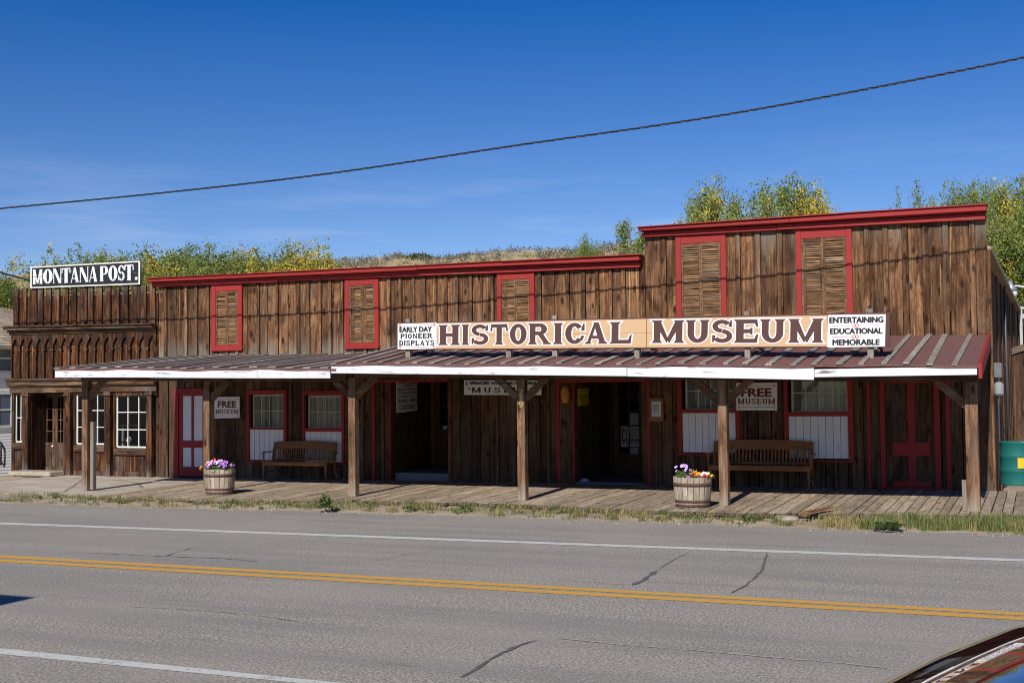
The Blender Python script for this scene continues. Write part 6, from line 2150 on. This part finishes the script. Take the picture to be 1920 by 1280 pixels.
# ---------------------------------------------------------------- overhead line: found from its own shadow on the front
def cable_pt(spx, spy, img):
    """3-D point of the cable whose shadow falls at a wall pixel; img is the cable's line in the photograph"""
    S = onY(spx, spy, -.03)
    lo, hi = 1.0, 24.0
    def err(t):
        P = S - SUN * t
        c = Vector((AX.x * P.x + AY.x * (P.y + 24) + AZ.x * (P.z - 2), AX.y * P.x + AY.y * (P.y + 24) + AZ.y * (P.z - 2), AX.z * P.x + AY.z * (P.y + 24) + AZ.z * (P.z - 2)))
        x, y = 960 + FPX * c.x / c.z, 640 + FPX * c.y / c.z
        return y - img(x)
    for _ in range(60):
        m_ = (lo + hi) / 2
        if err(m_) > 0: lo = m_
        else: hi = m_
    return S - SUN * lo
IMG = [(0, 391), (320, 360), (620, 325), (960, 274), (1300, 225), (1600, 172), (1920, 108)]
def img_line(x):
    for a, c in zip(IMG, IMG[1:]):
        if x <= c[0] or c is IMG[-1]:
            return a[1] + (c[1] - a[1]) * (x - a[0]) / (c[0] - a[0])
SH = [(294, 598), (650, 578), (1060, 550), (1420, 513), (1857, 462)]
CP = [cable_pt(a, c, img_line) for a, c in SH]
ca, cb = CP[0], CP[-1]
dirc = (cb - ca).normalized()
y_at = lambda x: ca.y + (cb.y - ca.y) * (x - ca.x) / (cb.x - ca.x)
pts = []
for px, py in [(-500, 438)] + IMG + [(2300, 22)]:
    # point of the image line on the vertical plane through the cable
    n_ = Vector((cb.y - ca.y, -(cb.x - ca.x), 0))
    pts.append(onP(px, py, ca, n_))
def smooth_pts(P, k=10):
    out = []
    for i in range(len(P) - 1):
        p0, p1, p2, p3 = P[max(0, i - 1)], P[i], P[i + 1], P[min(len(P) - 1, i + 2)]
        for j in range(k):
            t = j / k
            out.append(.5 * ((2 * p1) + (p2 - p0) * t + (2 * p0 - 5 * p1 + 4 * p2 - p3) * t * t + (3 * p1 - p0 - 3 * p2 + p3) * t ** 3))
    out.append(P[-1])
    return out
pts = smooth_pts(pts, 40)
mb = MB(); mb.smooth = True; mb.tone = (.4, 0, 0)
for ph in (0, 2.1, 4.2):
    mb.tube([p + Vector((0, .013 * math.cos(ph + i * .9), .013 * math.sin(ph + i * .9))) for i, p in enumerate(pts)], .0085, 5)
tag(mb.build('overhead_cable', plain('dark_cable', (.035, .035, .04), .5, .1)), 'long dark twisted overhead cable crossing the sky above the street', 'cable')

# ---------------------------------------------------------------- trees
def crown_mesh(seed, n, yellow, kind):
    """many leaf faces gathered in clumps round a branching skeleton; height 1 unit = crown from z 0.25 to 1"""
    rg = random.Random(seed)
    mb = MB()
    tips = []
    if kind == 'slim':
        for i in range(46):
            z = rg.uniform(.2, 1)
            r = .13 * (1.05 - z) ** .6 * rg.random()
            a = rg.uniform(0, 6.283)
            tips.append((Vector((r * math.cos(a), r * math.sin(a), z)), .045 * rg.uniform(.6, 1.2), z))
    else:
        lobes = [(Vector((rg.uniform(-.26, .26), rg.uniform(-.22, .22), rg.uniform(.50, .84))), rg.uniform(.13, .22)) for _ in range(11)] + [(Vector((0, 0, .55)), .26)]
        for c, r in lobes:
            for _ in range(26):
                u = Vector((rg.gauss(0, 1), rg.gauss(0, 1), rg.gauss(.15, 1))).normalized() * r * rg.uniform(.55, 1.12)
                tips.append((c + u, rg.uniform(.028, .062), (c + u).z))
        for _ in range(7):      # upright shoots that break the outline
            c, r = rg.choice(lobes)
            a = rg.uniform(0, 6.283)
            base = c + Vector((r * .7 * math.cos(a), r * .7 * math.sin(a), r * .75))
            for k in range(4):
                tips.append((base + Vector((rg.uniform(-.012, .012), rg.uniform(-.012, .012), .033 * k)), .024 - .004 * k, base.z + .033 * k))
    wts = [t[1] ** 1.6 for t in tips]
    tot = sum(wts)
    for (c, r, z), wt in zip(tips, wts):
        yel = rg.random() < yellow * .35 or mn.noise(c * 3.1 + Vector((seed * 7.7, 0, 0))) > .42 - yellow * .95
        base = rg.uniform(.15, .75)
        for _ in range(max(6, int(n * wt / tot))):
            u = Vector((rg.gauss(0, .5), rg.gauss(0, .5), rg.gauss(0, .5))) * r
            p = c + u
            d = Vector((rg.gauss(0, 1), rg.gauss(0, 1), rg.gauss(-.3, .7))).normalized()
            e = d.cross(Vector((rg.gauss(0, 1), rg.gauss(0, 1), rg.gauss(0, 1)))).normalized()
            l = .0125 * rg.uniform(.7, 1.4)
            yb_ = rg.uniform(.35, 1.0) if yel and rg.random() < .75 else (rg.uniform(.3, .9) if rg.random() < .02 + yellow * .05 else rg.uniform(0, .12))
            mb.tone = (min(1, max(0, base + rg.uniform(-.25, .3))), 0, yb_)
            mb.face([p, p + d * l * .5 + e * l * .26, p + d * l, p + d * l * .5 - e * l * .26])
    zs_ = sorted(v[2] for v in mb.v); k = 1.0 / zs_[int(len(zs_) * .9992)]
    mb.v = [(v[0], v[1], v[2] * k) for v in mb.v]
    return mb, [(Vector((c.x, c.y, c.z * k)), r, z * k) for c, r, z in tips]
CR = {}
def proto(key):
    if key in CR: return CR[key]
    kind, seed, n, yel = {'green': ('bushy', 3, 40000, .06), 'mixed': ('bushy', 7, 40000, .32), 'yellow': ('bushy', 12, 34000, .65), 'olive': ('bushy', 19, 36000, .18), 'slim': ('slim', 5, 7000, .2), 'sparse': ('bushy', 23, 22000, .28)}[key]
    mb, tips = crown_mesh(seed, n, yel, kind)
    root = thing('tree', 'x', 'tree')
    cr = mb.build('crown', LEAF, root, local=True)
    rg = random.Random(seed)
    tb = MB(); tb.smooth = True; tb.tone = (.5, .3, .2)
    tb.tube([(0, 0, -.02), (.006, .004, .2), (-.004, .006, .42), (.004, 0, .62)], [.026, .02, .015, .008], 8)
    for c, r, z in rg.sample(tips, min(len(tips), 40 if kind == 'bushy' else 14)):
        s0 = Vector((0, 0, rg.uniform(.22, .5) if kind == 'bushy' else max(.15, z - .12)))
        mid = s0.lerp(c, .5) + Vector((0, 0, .03))
        tb.tube([s0, mid, c], [.009, .006, .0025], 5, cap=False)
    tb.build('trunk', BARK, root, local=True)
    CR[key] = [root, False]
    return CR[key]
def tree(key, px, ptop, y, wid, label, group, zg_=-.17):
    """px, ptop: where the top of the crown stands in the photograph; y: its distance behind the front; wid: width factor"""
    top = onY(px, ptop, y)
    p = proto(key)
    if not p[1]:
        o = p[0]; p[1] = True
    else:
        o = copy_tree(p[0])
    h = (top.z - zg_) / 1.0
    o.location = (top.x, y, zg_)
    o.scale = (h * wid * 1.1, h * wid * 1.1, h)
    o.rotation_euler = (0, 0, (px * 0.37) % 6.28)
    o['label'] = label; o['group'] = group
    return o
G1 = 'trees behind the printing house'
G2 = 'trees behind the tall false front'
tree('green', -30, 512, 17, 1.0, 'dark green tree at the left picture edge behind the white house roof', G1)
tree('olive', 45, 497, 22, .95, 'dull green tree left of the black sign over the dark parapet', G1)
tree('sparse', 122, 470, 20, .9, 'thin grey-green tree rising highest just left of the middle of the black sign', G1)
tree('mixed', 195, 468, 15, .95, 'green and yellow tree straight behind the black sign', G1)
tree('green', 262, 462, 17, .95, 'full green tree rising at the right end of the black sign', G1)
tree('olive', 325, 470, 14, .9, 'olive tree behind the left end of the red cornice', G1)
tree('mixed', 378, 461, 18, .95, 'tree with yellow top above the first shuttered window', G1)
tree('green', 432, 476, 15, .8, 'rounded green tree between first and second shuttered windows, near the first', G1)
tree('sparse', 515, 466, 17, .85, 'thin tree with bare tips between the first two shuttered windows', G1)
tree('yellow', 566, 455, 16, .8, 'yellow leaved tree at the right end of the left row of trees', G1)
tree('green', 1105, 446, 30, .38, 'small round green tree standing alone before the step up to the tall front', 'small trees by the step in the roofline')
tree('slim', 1171, 411, 26, .7, 'slender upright pale tree left of the tall false front', 'small trees by the step in the roofline')
tree('slim', 1208, 428, 24, .8, 'slender green tree half hidden by the left edge of the tall front', 'small trees by the step in the roofline')
tree('yellow', 1300, 374, 15, .36, 'small yellow-green tree over the left large shuttered window', G2)
tree('mixed', 1372, 352, 14, .58, 'yellow and green tree right of the left large shuttered window', G2)
tree('green', 1446, 343, 16, .60, 'tallest full green tree above the tall front cornice', G2)
tree('yellow', 1515, 347, 15, .46, 'tree with thin yellow top above the right large shuttered window', G2)
tree('sparse', 1588, 382, 17, .30, 'small thin green tree just right of the right large shuttered window', G2)
tree('green', 1772, 342, 17, .44, 'green tree above the right part of the tall cornice', G2)
tree('sparse', 1702, 380, 19, .30, 'low wispy tree over the right part of the tall cornice', G2)
tree('mixed', 1856, 330, 19, .52, 'tall green and orange-yellow tree at the right end of the red cornice', G2)
tree('olive', 1896, 420, 17, .62, 'green tree foliage hanging behind the museum side roof at the right', G2)
tree('green', 1945, 345, 16, .55, 'dark green tree cut off by the right picture edge', G2)
# shrub with red and yellow leaves by the fence
# ---------------------------------------------------------------- hillside plants
mb = MB()
rg = random.Random(77)
for i in range(2400):
    x = rg.uniform(-112, 14); y = rg.uniform(80, 126)
    if i % 3: y = rg.uniform(98, 124)
    z = hill_z(x, y)
    s = rg.uniform(.35, .95)
    for _ in range(int(30 * s) + 8):
        u = Vector((rg.gauss(0, .42), rg.gauss(0, .42), abs(rg.gauss(0, .34)))) * s
        d = Vector((rg.gauss(0, 1), rg.gauss(0, 1), rg.gauss(.8, .6))).normalized(); e = d.cross(Vector((rg.gauss(0, 1), rg.gauss(0, 1), rg.gauss(0, 1)))).normalized()
        l = .30 * s * rg.uniform(.6, 1.3)
        mb.tone = (rg.uniform(0, 1), 0, rg.uniform(0, .3))
        p = Vector((x, y, z)) + u
        mb.face([p, p + d * l * .5 + e * l * .3, p + d * l, p + d * l * .5 - e * l * .3])
tag(mb.build('sagebrush', SAGE), kind='stuff')
mb = MB()
for i in range(14000):      # tufts of dry grass on the skyline
    x = rg.uniform(-112, 14); y = rg.uniform(96, 124); z = hill_z(x, y) - .02
    h = rg.uniform(.15, .45); a = rg.uniform(-.5, .5)
    mb.tone = (rg.uniform(.5, 1), 0, rg.uniform(.6, 1))
    mb.face([(x - .05, y, z), (x + .05, y, z), (x + a * h, y + .05, z + h)])
tag(mb.build('dry_hill_grass', leafmat('straw', (.24, .19, .10), (.50, .41, .23), (.46, .36, .18))), kind='stuff')
hb = onY(786, 488, 112)
rb = thing('juniper_bush', 'dark green juniper bush on the skyline of the dry hill', 'bush', (hb.x, 112, hill_z(hb.x, 112)))
mb = MB(); foliage(mb, rg, 1500, 0, 0, -.2, 1.9, 1.2, onY(786, 477, 112).z - hill_z(hb.x, 112) + .2, .30)
mb.build('crown', leafmat('juniper_leaves', (.03, .055, .02), (.085, .14, .045), (.1, .1, .03)), rb, local=True)
mb = MB(); mb.tone = (.4, 0, 0); mb.tube([(0, 0, -.3), (.05, 0, .5)], [.12, .06], 6); mb.build('trunk', BARK, rb, local=True)
wy = 116
a_, c_ = onY(724, 476, wy), onY(749, 481, wy)
kz = hill_z((a_.x + c_.x) / 2, wy)
gate = thing('grave_fence', 'tiny white frame standing on the hill skyline', 'frame', ((a_.x + c_.x) / 2, wy, kz))
mb = MB(); mb.tone = (.5, 0, 0)
GREYF = plain('weathered_grey_paint', (.36, .37, .40), .8, .1)
mb.box(a_.x, c_.x, wy - .04, wy + .04, a_.z - .10, a_.z - .02); mb.box(a_.x, c_.x, wy - .04, wy + .04, a_.z - .34, a_.z - .29); mb.build('top_bar', GREYF, gate)
for x in (a_.x + .06, c_.x - .06):
    mb = MB(); mb.tone = (.5, 0, 0); mb.box(x - .04, x + .04, wy - .045, wy + .045, kz - .4, a_.z - .10); mb.build('upright', GREYF, gate)
for px, pt in ((876, 477.5), (894, 477.5), (932, 476)):
    p = onY(px, pt, wy); mb = MB(); mb.tone = (.5, 0, 0)
    k = hill_z(p.x, wy); mb.hexa([(p.x - .14, wy - .1, k - .3), (p.x + .14, wy - .1, k - .3), (p.x + .14, wy + .1, k - .3), (p.x - .14, wy + .1, k - .3), (p.x - .10, wy - .06, max(p.z, k + .15)), (p.x + .10, wy - .06, max(p.z, k + .15)), (p.x + .10, wy + .06, max(p.z, k + .15)), (p.x - .10, wy + .06, max(p.z, k + .15))])
    tag(mb.build('white_marker', P_SASH, bevel=.03), 'tiny white marker stone on the skyline of the hill', 'marker', 'white markers on the hill')

# ---------------------------------------------------------------- verge plants
def blade(mb, x, y, z, h, wd, lean, ang, t):
    dx, dy = math.cos(ang), math.sin(ang)
    px_, py_ = -dy * wd / 2, dx * wd / 2
    m_ = (x + dx * lean * .35, y + dy * lean * .35, z + h * .6)
    e = (x + dx * lean, y + dy * lean, z + h)
    mb.tone = t
    mb.face([(x - px_, y - py_, z), (x + px_, y + py_, z), (m_[0] + px_ * .7, m_[1] + py_ * .7, m_[2]), (m_[0] - px_ * .7, m_[1] - py_ * .7, m_[2])])
    mb.face([(m_[0] - px_ * .7, m_[1] - py_ * .7, m_[2]), (m_[0] + px_ * .7, m_[1] + py_ * .7, m_[2]), e])
GRASS = leafmat('verge_grass_blades', (.055, .10, .022), (.17, .24, .065), (.47, .36, .17))
mb = MB(); md = MB()
rg = random.Random(101)
clumps = []
for px in list(range(-40, 2000, 11)):
    dens = .9
    if 0 <= px < 210: dens = 1.0
    if 240 < px < 420: dens = .6
    if 1400 < px < 1500: dens = .5
    if px > 1560: dens = 1.0
    if rg.random() > dens * (.55 + .9 * abs(mn.noise(Vector((px * .013, 3.3, 0))) + .35)): continue
    clumps.append(px)
for px in clumps:
    py = 935 + (px / 1920) * 55
    xw = onZ(px, py, -.08).x
    for rep in range(6 if px > 1560 else 2):
        t = rg.uniform(.03, .92) ** .8
        y, z = verge_z(xw, t)
        xx = xw + rg.uniform(-.1, .1)
        dry = rg.random() < (.42 if px > 230 else .12) if px < 1500 else rg.random() < .25
        if 1490 < px < 1600: dry = True
        n_ = rg.randint(25, 60) if px < 1560 else rg.randint(50, 90)
        R1 = rg.uniform(.04, .28)
        for _ in range(n_):
            a, rr = rg.uniform(0, 6.283), R1 * rg.random() ** .5
            h = rg.uniform(.04, .15) * (1.0 if px < 1560 else 1.35)
            blade(md if dry else mb, xx + rr * math.cos(a), y + rr * math.sin(a) * .7, z - .01, h, .011, rg.uniform(.01, .08), rg.uniform(0, 6.283), (rg.uniform(0, 1), 0, rg.uniform(.5, 1) if dry else (rg.uniform(.3, .8) if rg.random() < .3 else rg.uniform(0, .15))))
tag(mb.build('verge_grass', GRASS), kind='stuff'); tag(md.build('dry_verge_grass', GRASS), kind='stuff')
mb = MB()      # low broad-leaved mats between the tufts
for _ in range(130):
    x = rg.uniform(-19.5, .8); t = rg.uniform(.1, .95)
    y, z = verge_z(x, t)
    r_ = rg.uniform(.05, .16); dryc = rg.random() < .4
    for _ in range(rg.randint(25, 60)):
        a = rg.uniform(0, 6.283); rr = r_ * rg.random() ** .5
        c_ = Vector((x + rr * math.cos(a) * 1.3, y + rr * math.sin(a) * .8, z + rg.uniform(0, .07)))
        d = Vector((math.cos(a + rg.uniform(-1, 1)), math.sin(a + rg.uniform(-1, 1)), rg.uniform(-.1, 1.0))).normalized(); e = d.cross(Vector((.1, .2, 1))).normalized()
        l = rg.uniform(.02, .055)
        mb.tone = (rg.uniform(0, 1), 0, rg.uniform(.5, 1) if dryc else rg.uniform(0, .35))
        mb.face([c_, c_ + d * l * .5 + e * l * .3, c_ + d * l, c_ + d * l * .5 - e * l * .3])
tag(mb.build('verge_weeds', GRASS), kind='stuff')
mb = MB()      # loose gravel along the road edge
for _ in range(1300):
    x = rg.uniform(-20, 1); t = rg.gauss(.06, .17)
    y, z = verge_z(x, max(t, 0))
    if t < 0: y += t * 1.8; z = ROAD_Z
    s = rg.uniform(.004, .012) * (1.8 if rg.random() < .05 else 1)
    mb.tone = (rg.uniform(.3, .9), rg.random(), 0)
    j = [rg.uniform(.6, 1.3) * s for _ in range(8)]
    mb.hexa([(x - j[0], y - j[1], z - .004), (x + j[2], y - j[3], z - .004), (x + j[0], y + j[1], z - .004), (x - j[2], y + j[4], z - .004), (x - j[5] * .6, y - j[6] * .5, z + s * 1.1), (x + j[6] * .5, y - j[5] * .6, z + s), (x + j[7] * .6, y + j[6] * .5, z + s * .9), (x - j[6] * .5, y + j[7] * .5, z + s)])
tag(mb.build('gravel', plain('pale_gravel', (.30, .26, .21), .9, .25, 9)), kind='stuff')
mb = MB()      # fallen leaves and grit on the verge and the road edge
for _ in range(1500):
    x = rg.uniform(-20, 1); t = rg.uniform(-.25, 1)
    y, z = verge_z(x, max(t, 0))
    if t < 0: y += t * 1.6; z = ROAD_Z + .006
    s = rg.uniform(.006, .022); a = rg.uniform(0, 6.283)
    c, d = math.cos(a) * s, math.sin(a) * s
    mb.tone = (rg.uniform(.3, 1), 0, rg.uniform(.5, 1))
    zz = z + .012
    mb.face([(x - c, y - d, zz), (x + d * .5, y - c * .5, zz + s * .5), (x + c, y + d, zz + .003), (x - d * .5, y + c * .5, zz + s * .3)])
tag(mb.build('fallen_leaves', leafmat('litter', (.16, .11, .06), (.42, .32, .2), (.5, .33, .14))), kind='stuff')
def leafy(name, label, px, py, z0, h, r, n, s, spike=True):
    p = onZ(px, py, z0)
    root = thing(name, label, 'plant', p)
    mb = MB()
    rg = random.Random(int(px))
    for i in range(n):
        a = rg.uniform(0, 6.283); k = rg.random()
        z = h * k; rr = r * (1 - k * .75) * rg.random() ** .5 if spike else r * rg.random() ** .5
        c = Vector((rr * math.cos(a) * .5, rr * math.sin(a) * .5, z * .8))
        d = Vector((math.cos(a), math.sin(a), rg.uniform(-.1, .7))).normalized()
        e = d.cross(Vector((0, 0, 1))).normalized()
        l = s * (1.2 - k * .7) * rg.uniform(.7, 1.3)
        mb.tone = (rg.uniform(.1, 1), 0, rg.uniform(0, .15))
        mid_ = c + d * l * .55
        up = Vector((0, 0, l * .12))
        mb.face([c, mid_ + e * l * .26 + up, c + d * l, mid_]); mb.face([c, mid_, c + d * l, mid_ - e * l * .26 + up])
    mb.build('leaves', LEAF2, root, local=True)
    mb = MB(); mb.smooth = True; mb.tone = (.5, 0, 0); mb.tube([(0, 0, -.02), (.01, 0, h * .5), (0, .01, h)], [.008, .006, .003], 6); mb.build('stem', plain('green_stem', (.12, .17, .05), .7, .15), root, local=True)
    return root
leafy('weed', 'single bright green leafy weed with a tall spike before the boardwalk edge', 610, 954, -.07, .34, .20, 160, .10)
leafy('weed', 'broad pale green weed lying in the right verge grass', 1664, 990, -.08, .10, .30, 90, .13, False)
leafy('weed', 'small green weed clump at the foot of the boardwalk near the centre', 766, 955, -.07, .10, .16, 70, .07, False)
leafy('weed', 'green weed clump under the boardwalk edge in front of the long bench', 1402, 975, -.07, .12, .16, 70, .07, False)
leafy('weed', 'taller bushy grey-green weed before the boardwalk between second and third entrance posts', 872, 957, -.07, .20, .18, 120, .05)
# stones
def stone(label, px, py, z, r, mat=STONE, name='stone', sq=.6):
    p = onZ(px, py, z)
    mb = MB(); mb.smooth = True; mb.tone = (.5, R_.random(), 0)
    n1, n2 = 12, 7
    vs_ = []
    for j in range(n2 + 1):
        th = math.pi * j / n2
        for i in range(n1):
            ph = 2 * math.pi * i / n1
            d = Vector((math.sin(th) * math.cos(ph), math.sin(th) * math.sin(ph), math.cos(th)))
            k = r * (1 + .28 * mn.noise(d * 1.7 + Vector((px, 0, 0))))
            vs_.append(p + Vector((d.x * k * 1.25, d.y * k, d.z * k * sq + r * sq * .6)))
    mb.mesh(vs_, [(j * n1 + i, (j + 1) * n1 + i, (j + 1) * n1 + (i + 1) % n1, j * n1 + (i + 1) % n1) for j in range(n2) for i in range(n1)])
    return tag(mb.build(name, mat), label, 'stone')
stone('smooth grey stone lying in the right entrance as a door stop', 1096, 905, .05, .085, plain('blue_grey_stone', (.36, .36, .40), .8, .2, 9), sq=.8)
stone('long pale stone showing under the broken boardwalk edge', 1475, 977, -.12, .17, sq=.35)
stone('pale flat stone in the verge left of the weed clump by the long bench', 1385, 980, -.12, .09, sq=.4)
stone('pale chunk of curb stone at the end of the pavement', 205, 938, -.12, .11, sq=.4)
stone('low pale stone half buried under the boardwalk near its left end', 300, 943, -.13, .13, sq=.3)
stone('flat pale stone under the boardwalk edge right of the numbered post', 1050, 961, -.13, .14, sq=.3)
# broken plank
pA, pB = onZ(1500, 963, .03), onZ(1558, 955, .03)
mb = MB(); mb.tone = (.5, .2, -.3)
mb.hexa([(pA.x, pA.y, .035), (pA.x + .14, pA.y - .02, .04), (pB.x + .06, pB.y, .06), (pB.x, pB.y + .03, .05), (pA.x, pA.y, .065), (pA.x + .13, pA.y - .02, .075), (pB.x + .05, pB.y, .078), (pB.x, pB.y + .03, .07)])
tag(mb.build('plank_splinter', W_BENCH), 'splintered orange-brown piece of plank on the boardwalk edge', 'wood')

# ---------------------------------------------------------------- unseen building behind the camera, invented to cast the shadow corner on the road
tip = onZ(70, 1119, ROAD_Z)
bh = 4.3
by = tip.y - (bh - ROAD_Z) / math.tan(SUN_EL)
bx_ = tip.x - SDX * (tip.y - by)
ob = thing('unseen_building', 'plain board building across the street that throws the shadow corner at the left', 'building', (bx_ - 4, by - 4, -.1))
mb = MB(); mb.tone = (.5, .2, 0); mb.box(bx_ - 9, bx_, by - 9, by, -.15, bh - .2); mb.build('wall', W_WALL, ob)
mb = MB(); mb.tone = (.5, .2, 0); mb.box(bx_ - 9.05, bx_, by - 9.05, by, bh - .199, bh); mb.build('parapet', P_RED, ob)
mb = MB(); mb.tone = (.5, .2, 0); mb.box(bx_ - 5, bx_ - 4, by + .001, by + .05, -.1, 2.1); mb.build('door', W_DOOR, ob)
mb = MB(); mb.tone = (.5, .2, 0)
mb.box(bx_ - 3, bx_ - 1.5, by + .001, by + .04, 1.0, 2.2); mb.build('window', P_SASH, ob)

# ---------------------------------------------------------------- parked car in the lower right corner
YE = -21.8
YC = YE - .55
CARP, n, bs = new_mat('black_car_paint')
bs.inputs['Base Color'].default_value = (.012, .010, .013, 1)
bs.inputs['Roughness'].default_value = .04
bs.inputs['Specular IOR Level'].default_value = .8
bs.inputs['Coat Weight'].default_value = 1.0
bs.inputs['Coat Roughness'].default_value = .015
CARG, n, bs = new_mat('dark_car_glass')
bs.inputs['Base Color'].default_value = (.010, .012, .014, 1)
bs.inputs['Roughness'].default_value = .02
bs.inputs['Specular IOR Level'].default_value = .6
car = thing('parked_car', 'glossy black car parked close by, only its curved roof edge showing at lower right', 'car', (1.2, YC, -.1))
X0, ZA = .5, 1.772
def car_top(x):
    if x > X0: return ZA - .018 * (x - X0) ** 2 - (.55 * max(0, x - 3.1) ** 1.6 if x > 3.1 else 0)
    z = ZA - .375 * (x - X0) ** 2
    if x < -.35:
        z0 = ZA - .375 * .85 ** 2; z = z0 - .6375 * (-.35 - x)
    if x < -1.05:
        z = max(min(z, 9), 1.0 - .09 * (-1.05 - x) - .05 * (-1.05 - x) ** 2)
    return z
sta = [-2.05, -2.0, -1.85, -1.6, -1.3, -1.08, -1.0, -.8, -.6, -.45, -.35, -.25, -.15, -.05, .05, .15, .25, .35, .5, .8, 1.2, 1.8, 2.4, 2.8, 3.1, 3.3, 3.45, 3.5]
def section(x):
    zt = car_top(x)
    cab = max(0.0, min(1.0, (zt - .98) / .6))
    hw = .92 - .10 * max(0, (-1.4 - x) / .65) ** 2 - .06 * max(0, (x - 3.0) / .5) ** 2
    zbelt = min(.98, zt - .06)
    tw = .585 * cab + (hw - .05) * (1 - cab)
    pts = [(-hw + .03, .22), (-hw, .40), (-hw - .01, .70), (-hw + .02, zbelt)]
    pts += [(-tw - .035 * cab, zt - .17 * cab - .04), (-tw - .006, zt - .072 * cab - .016)]
    for k in range(-5, 6):
        y = .56 * k / 5 if cab > .5 else (tw - .03) * k / 5
        pts.append((y, zt - y * y / 5.5))
    pts += [(tw + .006, zt - .072 * cab - .016), (tw + .035 * cab, zt - .17 * cab - .04), (hw - .02, zbelt), (hw + .01, .70), (hw, .40), (hw - .03, .22)]
    return [(x, YC + y, z - .0) for y, z in pts]
secs = [section(x) for x in sta]
m_ = len(secs[0])
body, glz = MB(), MB()
body.smooth = glz.smooth = True
vs_ = [p for s in secs for p in s]
fb, fg = [], []
for i in range(len(secs) - 1):
    for j in range(m_ - 1):
        f = (i * m_ + j, i * m_ + j + 1, (i + 1) * m_ + j + 1, (i + 1) * m_ + j)
        xm = (sta[i] + sta[i + 1]) / 2
        side = j in (3, 4, m_ - 6, m_ - 5) and .0 < xm < 3.1 and j in (3, m_ - 5)
        fb.append(f) if not side else fg.append(f)
body.mesh(vs_, fb + [tuple(range(m_ - 1, -1, -1)), tuple((len(secs) - 1) * m_ + j for j in range(m_))])
body.build('body', CARP, car)
glz.mesh(vs_, fg); glz.build('side_window', CARG, car)
for wx in (-1.25, 2.5):
    for sy in (-1, 1):
        mb = MB(); mb.smooth = True; mb.tone = (.5, 0, 0)
        yy = YC + sy * .84
        prof = [(.20, -.10), (.31, -.11), (.335, -.08), (.335, .08), (.31, .11), (.20, .10)]
        vs2, fs2 = [], []
        n1 = 28
        for r, o in prof:
            for k in range(n1):
                a = 2 * math.pi * k / n1; vs2.append((wx + r * math.cos(a), yy + o, .235 + r * math.sin(a)))
        for i in range(len(prof) - 1):
            for k in range(n1): fs2.append((i * n1 + k, i * n1 + (k + 1) % n1, (i + 1) * n1 + (k + 1) % n1, (i + 1) * n1 + k))
        mb.mesh(vs2, fs2)
        wh = mb.build('wheel', BLACKM, car)
        mb = MB(); mb.tone = (.5, 0, 0)
        for k in range(7):
            a = 2 * math.pi * k / 7; mb.beam((wx, yy + sy * .09, .235), (wx + .21 * math.cos(a), yy + sy * .09, .235 + .21 * math.sin(a)), .045, .03, (0, 1, 0))
        mb.build('rim', STEEL, wh)
for sy in (-1, 1):
    mb = MB(); mb.smooth = True; mb.tone = (.8, 0, 0)
    mb.lathe([(.001, -.05), (.10, -.04), (.12, 0), (.10, .04), (.001, .05)], 14, (-1.99, YC + sy * .6, .62)); mb.build('headlight', plain('clear_lamp', (.7, .72, .75), .1, .02), car)
